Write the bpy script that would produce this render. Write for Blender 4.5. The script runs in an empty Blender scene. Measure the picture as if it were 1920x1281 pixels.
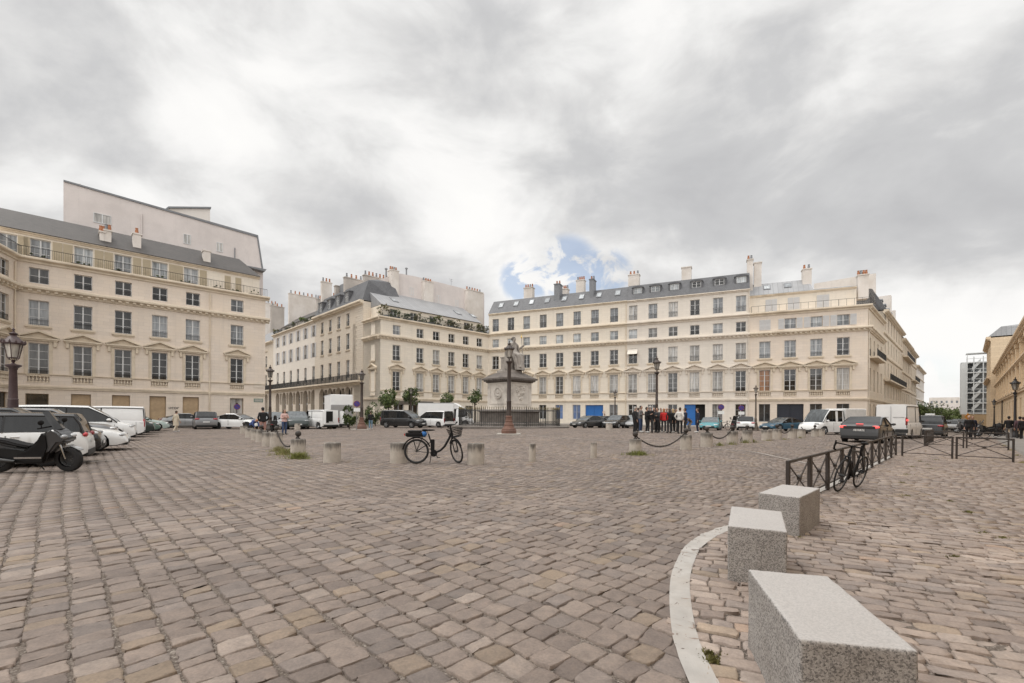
import bpy, bmesh, math, random
import numpy as np
from mathutils import Vector, Matrix, noise
from mathutils.bvhtree import BVHTree
rnd = random.Random(7)
npr = np.random.default_rng(5)
R = math.radians
S = bpy.context.scene
COL = S.collection

# ------------------------------------------------------------------ camera geometry
F, CX, HZ, ROLL, H = 853.0, 960.0, 778.0, 0.006, 1.5
def ray(px, py):
    u = (px - CX) / F; v = (HZ - py) / F
    return u - ROLL * v, v + ROLL * u
def gz(x, y):                       # height of the square's ground
    m = 0.42 * math.exp(-((x - 5) ** 2 + (y - 34) ** 2) / 200.0)
    s = 0.708 * x - 0.706 * y
    t = min(1.0, max(0.0, (s + 14) / 9.0)); t = t * t * (3 - 2 * t)
    e = max(0.0, 0.706 * x + 0.708 * y - 30)
    return m - 0.006 * e * t
def gz_np(x, y):
    m = 0.42 * np.exp(-((x - 5) ** 2 + (y - 34) ** 2) / 200.0)
    s = 0.708 * x - 0.706 * y
    t = np.clip((s + 14) / 9.0, 0, 1); t = t * t * (3 - 2 * t)
    e = np.maximum(0.0, 0.706 * x + 0.708 * y - 30)
    return m - 0.006 * e * t
def gp(px, py):                     # ground point seen at a photo pixel
    a, b = ray(px, py)
    Y = 1.0
    lo = 0.5
    while lo < 400:
        if H + b * lo < gz(a * lo, lo): break
        lo *= 1.01
    Y = lo
    return a * Y, Y
def atY(px, Y, py=790):
    a, b = ray(px, py)
    return a * Y, Y
def zat(px, py, Y):
    a, b = ray(px, py)
    return H + b * Y

# ------------------------------------------------------------------ objects
def tag(o, label=None, cat=None, group=None, kind=None):
    if label: o['label'] = label
    if cat: o['category'] = cat
    if group: o['group'] = group
    if kind: o['kind'] = kind
    return o
def empty(name, loc, rz=0.0, label=None, cat=None, group=None):
    o = bpy.data.objects.new(name, None); COL.objects.link(o)
    o.empty_display_size = 0.2
    o.location = loc; o.rotation_euler = (0, 0, rz)
    return tag(o, label, cat, group)
def link(name, me, parent=None, loc=None, rz=None):
    o = bpy.data.objects.new(name, me); COL.objects.link(o)
    if parent is not None: o.parent = parent
    if loc is not None: o.location = loc
    if rz is not None: o.rotation_euler = (0, 0, rz)
    return o
KIDS = {}
def kids(o):
    return [c for c in bpy.data.objects if c.parent == o]
def copy_tree(o, parent=None):
    c = o.copy(); COL.objects.link(c); c.parent = parent
    for ch in kids(o): copy_tree(ch, c)
    return c

class MB:
    """collects faces, builds ONE mesh"""
    def __init__(s):
        s.v = []; s.f = []; s.m = []; s.cur = 0; s.M = None
    def add(s, vs, fs, mi=None):
        b = len(s.v)
        if s.M is not None: vs = [tuple(s.M @ Vector(v)) for v in vs]
        s.v.extend(vs)
        for f in fs:
            s.f.append([b + i for i in f]); s.m.append(s.cur if mi is None else mi)
        return s
    def box(s, x0, x1, y0, y1, z0, z1, mi=None):
        return s.add([(x0,y0,z0),(x1,y0,z0),(x1,y1,z0),(x0,y1,z0),(x0,y0,z1),(x1,y0,z1),(x1,y1,z1),(x0,y1,z1)],
                     [(0,3,2,1),(4,5,6,7),(0,1,5,4),(1,2,6,5),(2,3,7,6),(3,0,4,7)], mi)
    def cbox(s, cx, cy, cz, wx, wy, wz, mi=None):
        return s.box(cx-wx/2, cx+wx/2, cy-wy/2, cy+wy/2, cz-wz/2, cz+wz/2, mi)
    def bbox(s, x0, x1, y0, y1, z0, z1, b=0.03):
        # box with chamfered edges
        vs = []
        for (z, i) in ((z0, b), (z0 + b, 0), (z1 - b, 0), (z1, b)):
            a0, a1, c0, c1 = x0 + i, x1 - i, y0 + i, y1 - i
            k = b - i if i == 0 else b * .4
            k = b if i == 0 else b * .5
            vs += [(a0+k,c0,z),(a1-k,c0,z),(a1,c0+k,z),(a1,c1-k,z),(a1-k,c1,z),(a0+k,c1,z),(a0,c1-k,z),(a0,c0+k,z)]
        fs = [tuple(range(7,-1,-1)), tuple(range(24,32))]
        for r in range(3):
            for i in range(8):
                j = (i + 1) % 8
                fs.append((r*8+i, r*8+j, r*8+8+j, r*8+8+i))
        return s.add(vs, fs)
    def poly(s, pts, mi=None):
        return s.add(list(pts), [tuple(range(len(pts)))], mi)
    def prism(s, pts, y0, y1, mi=None):      # pts (x,z) ccw seen from -y
        n = len(pts)
        vs = [(x, y0, z) for x, z in pts] + [(x, y1, z) for x, z in pts]
        fs = [tuple(range(n)), tuple(range(2*n-1, n-1, -1))]
        for i in range(n):
            j = (i+1) % n
            fs.append((i, i+n, j+n, j))
        return s.add(vs, fs, mi)
    def prismx(s, pts, x0, x1, mi=None):     # pts (y,z) profile, extruded along x
        n = len(pts)
        vs = [(x0, y, z) for y, z in pts] + [(x1, y, z) for y, z in pts]
        fs = [tuple(range(n-1, -1, -1)), tuple(range(n, 2*n))]
        for i in range(n):
            j = (i+1) % n
            fs.append((i, j, j+n, i+n))
        return s.add(vs, fs, mi)
    def prismz(s, pts, z0, z1, mi=None):     # pts (x,y) ccw
        n = len(pts)
        vs = [(x, y, z0) for x, y in pts] + [(x, y, z1) for x, y in pts]
        fs = [tuple(range(n-1, -1, -1)), tuple(range(n, 2*n))]
        for i in range(n):
            j = (i+1) % n
            fs.append((i, j, j+n, i+n))
        return s.add(vs, fs, mi)
    def lathe(s, prof, n=16, cx=0, cy=0, mi=None, cap=True, ph=0):
        vs = []
        for r, z in prof:
            for k in range(n):
                a = 2*math.pi*k/n + ph
                vs.append((cx + r*math.cos(a), cy + r*math.sin(a), z))
        fs = []
        for i in range(len(prof)-1):
            for k in range(n):
                j = (k+1) % n
                fs.append((i*n+k, i*n+j, (i+1)*n+j, (i+1)*n+k))
        if cap:
            fs.append(tuple(range(n-1, -1, -1)))
            fs.append(tuple(range((len(prof)-1)*n, len(prof)*n)))
        return s.add(vs, fs, mi)
    def tube(s, pts, r, n=8, mi=None, closed=False, cap=True):
        P = [Vector(p) for p in pts]; m = len(P)
        rs = r if isinstance(r, (list, tuple)) else [r]*m
        vs = []; up = None
        for i, p in enumerate(P):
            if closed: t = P[(i+1) % m] - P[i-1]
            else: t = P[min(i+1, m-1)] - P[max(i-1, 0)]
            if t.length < 1e-9: t = Vector((0,0,1))
            t.normalize()
            if up is None:
                up = Vector((0,0,1)) if abs(t.z) < .9 else Vector((1,0,0))
            a = t.cross(up)
            if a.length < 1e-4: a = t.cross(Vector((0,1,0)))
            a.normalize(); b = a.cross(t); up = b
            for k in range(n):
                an = 2*math.pi*k/n
                vs.append(tuple(p + (a*math.cos(an) + b*math.sin(an))*rs[i]))
        fs = []
        for i in range(m if closed else m-1):
            i2 = (i+1) % m
            for k in range(n):
                j = (k+1) % n
                fs.append((i*n+k, i2*n+k, i2*n+j, i*n+j))
        if cap and not closed:
            fs.append(tuple(range(n))); fs.append(tuple(range(m*n-1, (m-1)*n-1, -1)))
        return s.add(vs, fs, mi)
    def torus(s, c, R_, r, axis='y', n=28, k=8, mi=None):
        pts = []
        for i in range(n):
            a = 2*math.pi*i/n
            if axis == 'y': pts.append((c[0]+R_*math.cos(a), c[1], c[2]+R_*math.sin(a)))
            elif axis == 'z': pts.append((c[0]+R_*math.cos(a), c[1]+R_*math.sin(a), c[2]))
            else: pts.append((c[0], c[1]+R_*math.cos(a), c[2]+R_*math.sin(a)))
        return s.tube(pts, r, k, mi, closed=True)
    def sphere(s, c, r, nu=12, nv=8, sc=(1,1,1), mi=None):
        vs = [(c[0], c[1], c[2]-r*sc[2])]
        for i in range(1, nv):
            th = -math.pi/2 + math.pi*i/nv
            for k in range(nu):
                a = 2*math.pi*k/nu
                vs.append((c[0]+r*sc[0]*math.cos(th)*math.cos(a), c[1]+r*sc[1]*math.cos(th)*math.sin(a), c[2]+r*sc[2]*math.sin(th)))
        vs.append((c[0], c[1], c[2]+r*sc[2]))
        fs = []
        for k in range(nu): fs.append((0, 1+(k+1)%nu, 1+k))
        for i in range(nv-2):
            for k in range(nu):
                j = (k+1)%nu
                fs.append((1+i*nu+k, 1+i*nu+j, 1+(i+1)*nu+j, 1+(i+1)*nu+k))
        t = len(vs)-1; b = 1+(nv-2)*nu
        for k in range(nu): fs.append((b+k, b+(k+1)%nu, t))
        return s.add(vs, fs, mi)
    def mesh(s, name, mats, smooth=None):
        me = bpy.data.meshes.new(name)
        me.from_pydata([tuple(v) for v in s.v], [], s.f)
        if not isinstance(mats, (list, tuple)): mats = [mats]
        for m in mats: me.materials.append(m)
        if len(mats) > 1: me.polygons.foreach_set('material_index', s.m)
        # box-projected UVs in metres
        uv = me.uv_layers.new(name='UVMap')
        nl = len(me.loops)
        if nl:
            vi = np.empty(nl, np.int32); me.loops.foreach_get('vertex_index', vi)
            co = np.empty(len(me.vertices)*3, np.float32); me.vertices.foreach_get('co', co); co = co.reshape(-1,3)
            npoly = len(me.polygons)
            nr = np.empty(npoly*3, np.float32); me.polygons.foreach_get('normal', nr); nr = np.abs(nr.reshape(-1,3))
            lt = np.empty(npoly, np.int32); me.polygons.foreach_get('loop_total', lt)
            ax = np.repeat(np.argmax(nr * np.array([1,1,1.05]), axis=1), lt)
            c = co[vi]
            u = np.where(ax == 0, c[:,1], c[:,0]); v = np.where(ax == 2, c[:,1], c[:,2])
            uv.data.foreach_set('uv', np.stack([u, v], 1).astype(np.float32).ravel())
        if smooth is not None:
            me.polygons.foreach_set('use_smooth', [True]*len(me.polygons))
            me.set_sharp_from_angle(angle=R(smooth))
        me.update()
        return me
    def build(s, name, mats, parent=None, loc=None, rz=None, smooth=None):
        return link(name, s.mesh(name, mats, smooth), parent, loc, rz)

# ------------------------------------------------------------------ materials
MATS = {}
def nodes_of(name):
    m = bpy.data.materials.new(name); m.use_nodes = True
    nt = m.node_tree; nt.nodes.clear()
    out = nt.nodes.new('ShaderNodeOutputMaterial')
    b = nt.nodes.new('ShaderNodeBsdfPrincipled')
    nt.links.new(b.outputs[0], out.inputs[0])
    return m, nt, b
def ramp(nt, fac, stops):
    r = nt.nodes.new('ShaderNodeValToRGB')
    el = r.color_ramp.elements
    while len(el) < len(stops): el.new(0.5)
    for e, (p, c) in zip(el, stops):
        e.position = p; e.color = (*c, 1) if len(c) == 3 else c
    nt.links.new(fac, r.inputs[0]); return r.outputs[0]
def noise_tex(nt, vec, scale, detail=4, rough=.55, dist=0):
    n = nt.nodes.new('ShaderNodeTexNoise')
    n.inputs['Scale'].default_value = scale; n.inputs['Detail'].default_value = detail
    n.inputs['Roughness'].default_value = rough; n.inputs['Distortion'].default_value = dist
    if vec is not None: nt.links.new(vec, n.inputs['Vector'])
    return n.outputs['Fac']
def mixc(nt, fac, a, b, mode='MIX'):
    n = nt.nodes.new('ShaderNodeMix'); n.data_type = 'RGBA'; n.blend_type = mode
    for sock, v in ((0, fac), (6, a), (7, b)):
        if isinstance(v, (int, float)): n.inputs[sock].default_value = v
        elif isinstance(v, (tuple, list)): n.inputs[sock].default_value = (*v[:3], 1)
        else: nt.links.new(v, n.inputs[sock])
    return n.outputs[2]
def math_n(nt, op, a, b=None, c=None):
    n = nt.nodes.new('ShaderNodeMath'); n.operation = op
    for i, v in enumerate((a, b, c)):
        if v is None: continue
        if isinstance(v, (int, float)): n.inputs[i].default_value = v
        else: nt.links.new(v, n.inputs[i])
    return n.outputs[0]
def bump(nt, b, hsock, strength=.3, dist=.02):
    n = nt.nodes.new('ShaderNodeBump'); n.inputs['Strength'].default_value = strength; n.inputs['Distance'].default_value = dist
    nt.links.new(hsock, n.inputs['Height']); nt.links.new(n.outputs[0], b.inputs['Normal'])
def coord(nt, which='Object'):
    return nt.nodes.new('ShaderNodeTexCoord').outputs[which]
def mat(name, col, rough=.6, var=.12, scale=3.0, bmp=0.0, metal=0.0, spec=.5, coat=0.0, dirt=None, objvar=0.0):
    if name in MATS: return MATS[name]
    m, nt, b = nodes_of(name)
    v = coord(nt)
    n = noise_tex(nt, v, scale, 5, .6)
    lo = tuple(c*(1-var) for c in col); hi = tuple(min(1, c*(1+var)) for c in col)
    c = ramp(nt, n, [(.3, lo), (.7, hi)])
    if dirt:
        n2 = noise_tex(nt, v, scale*.35, 6, .65)
        f = ramp(nt, n2, [(.5, (0,0,0)), (.75, (1,1,1))])
        c = mixc(nt, f, c, dirt)
    if objvar:
        oi = nt.nodes.new('ShaderNodeObjectInfo')
        f = ramp(nt, oi.outputs['Random'], [(0, (1-objvar,)*3), (1, (1+objvar,)*3)])
        c = mixc(nt, 1.0, c, f, 'MULTIPLY')
    nt.links.new(c, b.inputs['Base Color'])
    b.inputs['Roughness'].default_value = rough; b.inputs['Metallic'].default_value = metal
    b.inputs['Specular IOR Level'].default_value = spec
    if coat: b.inputs['Coat Weight'].default_value = coat; b.inputs['Coat Roughness'].default_value = .05
    if bmp: bump(nt, b, noise_tex(nt, v, scale*8, 4, .6), bmp, .01)
    MATS[name] = m
    return m
def stone_wall(name, col, course=.36, joint=.06, tint=None, dirty=.3, width=.9, jcol=.86):
    """ashlar limestone: faint coursing from metre UVs, stains, grain"""
    m, nt, b = nodes_of(name)
    uv = coord(nt, 'UV')
    br = nt.nodes.new('ShaderNodeTexBrick')
    br.inputs['Scale'].default_value = 1.0
    br.inputs['Brick Width'].default_value = width; br.inputs['Row Height'].default_value = course
    br.inputs['Mortar Size'].default_value = .010; br.inputs['Mortar Smooth'].default_value = .3
    br.inputs['Color1'].default_value = (*[c*1.02 for c in col], 1)
    br.inputs['Color2'].default_value = (*[c*(1-joint) for c in col], 1)
    br.inputs['Mortar'].default_value = (*[c*jcol for c in col], 1)
    nt.links.new(uv, br.inputs['Vector'])
    v = coord(nt)
    n = noise_tex(nt, v, .35, 6, .65)
    t = tint or tuple(c*k for c, k in zip(col, (1.0, .93, .84)))
    c = mixc(nt, ramp(nt, n, [(.42, (0,0,0)), (.66, (.75,)*3)]), br.outputs['Color'], t)
    # vertical rain streaks and soot
    mp = nt.nodes.new('ShaderNodeMapping'); mp.inputs['Scale'].default_value = (1.6, 1.6, .12)
    nt.links.new(v, mp.inputs[0])
    n2 = noise_tex(nt, mp.outputs[0], 1.0, 6, .7)
    c = mixc(nt, ramp(nt, n2, [(.53, (0,0,0)), (.78, (dirty,)*3)]), c, tuple(x*.62 for x in col))
    n3 = noise_tex(nt, v, 14, 3, .6)
    c = mixc(nt, .5, c, ramp(nt, n3, [(.3, (.9,)*3), (.7, (1.06,)*3)]), 'MULTIPLY')
    nt.links.new(c, b.inputs['Base Color'])
    b.inputs['Roughness'].default_value = .85; b.inputs['Specular IOR Level'].default_value = .25
    bump(nt, b, br.outputs['Fac'], -.25, .01)
    MATS[name] = m
    return m
def slate_mat(name, col, rowh=.22):
    m, nt, b = nodes_of(name)
    uv = coord(nt, 'UV')
    br = nt.nodes.new('ShaderNodeTexBrick')
    br.inputs['Scale'].default_value = 1; br.inputs['Brick Width'].default_value = .24; br.inputs['Row Height'].default_value = rowh
    br.inputs['Mortar Size'].default_value = .012
    br.inputs['Color1'].default_value = (*[c*1.18 for c in col], 1); br.inputs['Color2'].default_value = (*[c*.84 for c in col], 1)
    br.inputs['Mortar'].default_value = (*[c*.55 for c in col], 1)
    nt.links.new(uv, br.inputs['Vector'])
    v = coord(nt)
    n = noise_tex(nt, v, .5, 6, .65)
    c = mixc(nt, ramp(nt, n, [(.45, (0,0,0)), (.7, (.6,)*3)]), br.outputs['Color'], tuple(x*1.35 for x in col))
    nt.links.new(c, b.inputs['Base Color']); b.inputs['Roughness'].default_value = .55
    MATS[name] = m; return m
def zinc_mat(name, col):
    m, nt, b = nodes_of(name)
    uv = coord(nt, 'UV')
    w = nt.nodes.new('ShaderNodeTexBrick'); w.inputs['Scale'].default_value = 1; w.offset = 0
    w.inputs['Brick Width'].default_value = .6; w.inputs['Row Height'].default_value = 6; w.inputs['Mortar Size'].default_value = .03
    w.inputs['Color1'].default_value = (*col, 1); w.inputs['Color2'].default_value = (*[c*.88 for c in col], 1); w.inputs['Mortar'].default_value = (*[c*.6 for c in col], 1)
    nt.links.new(uv, w.inputs['Vector'])
    n = noise_tex(nt, coord(nt), .7, 6, .65)
    c = mixc(nt, ramp(nt, n, [(.4, (0,0,0)), (.7, (.7,)*3)]), w.outputs['Color'], tuple(x*.72 for x in col))
    nt.links.new(c, b.inputs['Base Color']); b.inputs['Roughness'].default_value = .5; b.inputs['Metallic'].default_value = .15
    MATS[name] = m; return m
def granite_mat():
    m, nt, b = nodes_of('speckled_granite')
    v = coord(nt)
    vo = nt.nodes.new('ShaderNodeTexVoronoi'); vo.inputs['Scale'].default_value = 130; nt.links.new(v, vo.inputs['Vector'])
    sep = nt.nodes.new('ShaderNodeSeparateColor'); nt.links.new(vo.outputs['Color'], sep.inputs[0])
    c = ramp(nt, sep.outputs[0], [(0, (.03,.027,.025)), (.24, (.10,.09,.083)), (.42, (.29,.267,.25)), (.8, (.47,.44,.41))])
    vo2 = nt.nodes.new('ShaderNodeTexVoronoi'); vo2.inputs['Scale'].default_value = 300; nt.links.new(v, vo2.inputs['Vector'])
    sep2 = nt.nodes.new('ShaderNodeSeparateColor'); nt.links.new(vo2.outputs['Color'], sep2.inputs[0])
    c2 = ramp(nt, sep2.outputs[0], [(0, (.10,.10,.10)), (.4, (.42,.40,.38)), (1, (.52,.50,.48))])
    c = mixc(nt, .4, c, c2)
    n = noise_tex(nt, v, 2.2, 5, .6)
    c = mixc(nt, 1.0, c, ramp(nt, n, [(.3, (.80,.785,.77)), (.7, (1.10,)*3)]), 'MULTIPLY')
    mp = nt.nodes.new('ShaderNodeMapping'); mp.inputs['Scale'].default_value = (9, 9, 1.4); nt.links.new(v, mp.inputs[0])
    c = mixc(nt, ramp(nt, noise_tex(nt, mp.outputs[0], 1, 6, .7), [(.6, (0,0,0)), (.85, (.25,)*3)]), c, (.12,.11,.10))
    # light from above put into the colour: upward faces paler than the sides
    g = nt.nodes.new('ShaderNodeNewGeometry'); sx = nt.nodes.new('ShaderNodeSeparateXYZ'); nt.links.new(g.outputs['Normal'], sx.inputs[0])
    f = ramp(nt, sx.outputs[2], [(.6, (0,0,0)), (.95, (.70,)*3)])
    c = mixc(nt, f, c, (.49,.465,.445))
    nt.links.new(c, b.inputs['Base Color']); b.inputs['Roughness'].default_value = .7
    bump(nt, b, sep.outputs[1], .25, .004)
    MATS['granite'] = m; return m
def glass_mat(name, col, rough=.04, spec=.8):
    if name in MATS: return MATS[name]
    m, nt, b = nodes_of(name)
    mp = nt.nodes.new('ShaderNodeMapping'); mp.inputs['Scale'].default_value = (5, 5, .6); nt.links.new(coord(nt), mp.inputs[0])
    oi = nt.nodes.new('ShaderNodeObjectInfo'); va = nt.nodes.new('ShaderNodeVectorMath'); va.operation = 'ADD'
    cm = nt.nodes.new('ShaderNodeCombineXYZ'); nt.links.new(math_n(nt, 'MULTIPLY', oi.outputs['Random'], 50), cm.inputs[0]); nt.links.new(mp.outputs[0], va.inputs[0]); nt.links.new(cm.outputs[0], va.inputs[1])
    n = noise_tex(nt, va.outputs[0], 1.0, 4, .55)
    c = ramp(nt, n, [(.32, tuple(x*.55 for x in col)), (.68, tuple(x*1.4 for x in col))])
    c = mixc(nt, 1.0, c, ramp(nt, oi.outputs['Random'], [(0, (.55,.55,.55)), (1, (1.45,1.42,1.38))]), 'MULTIPLY')
    nt.links.new(c, b.inputs['Base Color']); b.inputs['Roughness'].default_value = rough; b.inputs['Specular IOR Level'].default_value = spec
    MATS[name] = m; return m
def paint(name, col, rough=.3, coat=.6, metal=0.0):
    return mat(name, col, rough, .04, 1.5, 0, metal, .5, coat)
# ================================================================== camera, light, sky
cam = bpy.data.cameras.new('camera'); camo = bpy.data.objects.new('camera', cam); COL.objects.link(camo)
cam.sensor_width = 36; cam.sensor_fit = 'HORIZONTAL'; cam.lens = F / 1920 * 36
cam.shift_y = (HZ - 640.5) / 1920; cam.clip_end = 3000; cam.clip_start = .05
camo.matrix_world = Matrix.Translation((0, 0, H)) @ Matrix.Rotation(R(90), 4, 'X') @ Matrix.Rotation(ROLL, 4, 'Z')
S.camera = camo
S.view_settings.view_transform = 'Standard'; S.view_settings.look = 'None'; S.view_settings.gamma = 1; S.view_settings.exposure = 0
S.cycles.use_denoising = True
S.cycles.max_bounces = 6; S.cycles.diffuse_bounces = 3; S.cycles.glossy_bounces = 3; S.cycles.transmission_bounces = 4

SUN = Vector((-.52, .05, .85)).normalized()
ld = bpy.data.lights.new('sun', 'SUN'); ld.energy = 1.1; ld.angle = R(20); ld.color = (1, .97, .92)
lo = bpy.data.objects.new('sun', ld); COL.objects.link(lo)
lo.rotation_euler = SUN.to_track_quat('Z', 'Y').to_euler(); lo.location = (0, 0, 40)

w = bpy.data.worlds.new('World'); S.world = w; w.use_nodes = True
nt = w.node_tree; nt.nodes.clear()
wo = nt.nodes.new('ShaderNodeOutputWorld'); bg = nt.nodes.new('ShaderNodeBackground'); nt.links.new(bg.outputs[0], wo.inputs[0])
bg.inputs['Strength'].default_value = .1
sky = nt.nodes.new('ShaderNodeTexSky'); sky.sky_type = 'NISHITA'; sky.sun_disc = False
sky.sun_elevation = math.asin(SUN.z); sky.sun_rotation = math.atan2(SUN.x, SUN.y); sky.air_density = 1; sky.dust_density = .6
g = coord(nt, 'Generated')
sx = nt.nodes.new('ShaderNodeSeparateXYZ'); nt.links.new(g, sx.inputs[0])
zz = math_n(nt, 'ADD', math_n(nt, 'MAXIMUM', sx.outputs[2], 0.0), .26)
cb = nt.nodes.new('ShaderNodeCombineXYZ')
nt.links.new(math_n(nt, 'DIVIDE', sx.outputs[0], zz), cb.inputs[0]); nt.links.new(math_n(nt, 'DIVIDE', sx.outputs[1], zz), cb.inputs[1])
cb.inputs[2].default_value = 3.7
n1 = noise_tex(nt, cb.outputs[0], 1.25, 10, .56, .45)
n2 = noise_tex(nt, cb.outputs[0], .42, 4, .5, .2)
mpc = nt.nodes.new('ShaderNodeMapping'); mpc.inputs['Scale'].default_value = (1, 1, 1.7); nt.links.new(g, mpc.inputs[0])
n5 = noise_tex(nt, mpc.outputs[0], 4.2, 10, .54, .35)
n3 = noise_tex(nt, g, 13.0, 9, .6, .6)
def dirpx(px, py):
    a, b = ray(px, py); return Vector((a, 1, b)).normalized()
def blob(d, wdeg, amp):
    vd = nt.nodes.new('ShaderNodeVectorMath'); vd.operation = 'DOT_PRODUCT'
    nt.links.new(g, vd.inputs[0]); vd.inputs[1].default_value = d
    mr = nt.nodes.new('ShaderNodeMapRange'); mr.interpolation_type = 'SMOOTHSTEP'
    mr.inputs['From Min'].default_value = math.cos(R(wdeg)); mr.inputs['From Max'].default_value = 1.0
    mr.inputs['To Min'].default_value = 0; mr.inputs['To Max'].default_value = amp
    nt.links.new(vd.outputs['Value'], mr.inputs['Value']); return mr.outputs[0]
# where this day's cloud deck is thick (dark) or thin (bright)
t = math_n(nt, 'ADD', math_n(nt, 'MULTIPLY', n1, .85), math_n(nt, 'MULTIPLY', n2, .5))
t = math_n(nt, 'SUBTRACT', math_n(nt, 'ADD', t, math_n(nt, 'MULTIPLY', n5, 1.15)), 1.25)
for px, py, wd, am in ((600, 90, 16, .09), (1310, 70, 14, .10), (1250, 260, 17, -.19), (1560, 240, 20, -.18), (860, 340, 9, .09), (930, 430, 10, .14), (1120, 380, 9, .06),
                       (330, 300, 22, -.10), (700, 500, 10, -.14), (380, 250, 5, .12), (1400, 470, 9, .04), (1790, 340, 14, -.22), (1760, 560, 8, .14), (1850, 620, 9, .09), (80, 120, 18, -.03), (1010, 540, 6, .10), (200, 330, 8, .05), (1000, 180, 13, -.06)):
    t = math_n(nt, 'ADD', t, blob(dirpx(px, py), wd, am))
t = math_n(nt, 'ADD', math_n(nt, 'MULTIPLY', t, 1.2), .63)
cl = ramp(nt, t, [(.0, (.53,.53,.54)), (.30, (.62,.62,.625)), (.46, (.745,.74,.735)), (.58, (.86,.855,.845)), (.72, (.96,.95,.935)), (.9, (1.0,.99,.97))])
# unseen deck behind the viewer and overhead, brightened to add light on the fronts
def mr(v, a, b, lo_, hi_):
    m_ = nt.nodes.new('ShaderNodeMapRange'); m_.interpolation_type = 'SMOOTHSTEP'
    for i, x in zip((1, 2, 3, 4), (a, b, lo_, hi_)): m_.inputs[i].default_value = x
    nt.links.new(v, m_.inputs[0]); return m_.outputs[0]
gain = math_n(nt, 'ADD', 1.0, mr(sx.outputs[2], .64, .95, 0, 1.35))
gain = math_n(nt, 'ADD', gain, blob(Vector((-.1, -.85, .5)).normalized(), 65, .85))
cs = nt.nodes.new('ShaderNodeVectorMath'); cs.operation = 'SCALE'; nt.links.new(cl, cs.inputs[0])
nt.links.new(math_n(nt, 'MULTIPLY', gain, 10.0), cs.inputs['Scale'])
# the blue gap
hole = blob(dirpx(1062, 506), 5.0, 1.15)
hole = math_n(nt, 'ADD', hole, blob(dirpx(980, 524), 3.6, 1.05)); hole = math_n(nt, 'ADD', hole, blob(dirpx(1145, 512), 3.6, .8))
hole = math_n(nt, 'ADD', hole, blob(dirpx(1740, 715), 4.0, .35))
hm = math_n(nt, 'MULTIPLY', hole, mr(n3, .40, .58, .10, 1.25))
hm = mr(hm, .12, 1.0, 0, .60)
sks = nt.nodes.new('ShaderNodeVectorMath'); sks.operation = 'SCALE'; nt.links.new(sky.outputs[0], sks.inputs[0]); sks.inputs['Scale'].default_value = 1.5
SKYSCALE = sks
fin = mixc(nt, hm, cs.outputs[0], sks.outputs[0])
nt.links.new(fin, bg.inputs['Color'])

# ================================================================== ground
SD = (.706, .708)           # street direction (rue along the palace)
WL = [gp(x, y) for x, y in ((1318, 1279), (1282, 1187), (1275, 1092), (1290, 1041), (1307, 1019), (1347, 996))]
WL = [(WL[0][0] - .6, WL[0][1] - 1.4)] + WL
B0 = gp(1478, 918); 
bar0 = Vector((4.44, 7.32)); bdir = Vector((.7145, .6997)).normalized()
bound = WL + [tuple(bar0 + bdir * t) for t in (-.6, 0, 20, 90)]
bY = np.array([p[1] for p in bound]); bX = np.array([p[0] for p in bound])
def side_np(x, y): return x - np.interp(y, bY, bX)

def sheet(name, xs, ys, zf, m, kind='structure'):
    X, Y = np.meshgrid(xs, ys); Z = zf(X, Y)
    V = np.stack([X.ravel(), Y.ravel(), Z.ravel()], 1)
    nx, ny = len(xs), len(ys)
    i = np.arange((ny-1)*(nx-1)); r = i // (nx-1); c = i % (nx-1); a = r*nx + c
    Fc = np.stack([a, a+1, a+nx+1, a+nx], 1)
    return np_mesh(name, V, Fc, m, kind)
def np_mesh(name, V, Fc, m, kind='structure', col=None, smooth=False):
    me = bpy.data.meshes.new(name)
    me.vertices.add(len(V)); me.vertices.foreach_set('co', V.astype(np.float32).ravel())
    k = Fc.shape[1]
    me.loops.add(Fc.size); me.loops.foreach_set('vertex_index', Fc.astype(np.int32).ravel())
    me.polygons.add(len(Fc)); me.polygons.foreach_set('loop_start', np.arange(0, Fc.size, k, dtype=np.int32))
    if smooth: me.polygons.foreach_set('use_smooth', np.ones(len(Fc), bool))
    if col is not None:
        at = me.attributes.new('tint', 'FLOAT_COLOR', 'POINT')
        at.data.foreach_set('color', np.concatenate([col, np.ones((len(col), 1))], 1).astype(np.float32).ravel())
    me.materials.append(m); me.update(calc_edges=True); me.validate()
    o = link(name, me); o['kind'] = kind
    return o
def sand_mat():
    m, nt, b = nodes_of('joint_sand')
    v = coord(nt)
    vo = nt.nodes.new('ShaderNodeTexVoronoi'); vo.inputs['Scale'].default_value = 90; nt.links.new(v, vo.inputs['Vector'])
    sp = nt.nodes.new('ShaderNodeSeparateColor'); nt.links.new(vo.outputs['Color'], sp.inputs[0])
    c = ramp(nt, sp.outputs[0], [(0, (.095,.078,.066)), (.55, (.165,.137,.115)), (.9, (.235,.20,.172)), (1, (.32,.285,.25))])
    n = noise_tex(nt, v, 1.3, 6, .6)
    c = mixc(nt, ramp(nt, n, [(.45, (0,0,0)), (.75, (.6,)*3)]), c, (.125,.10,.082))
    nt.links.new(c, b.inputs['Base Color']); b.inputs['Roughness'].default_value = .95; b.inputs['Specular IOR Level'].default_value = .15
    bump(nt, b, sp.outputs[1], .5, .006)
    return m
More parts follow.
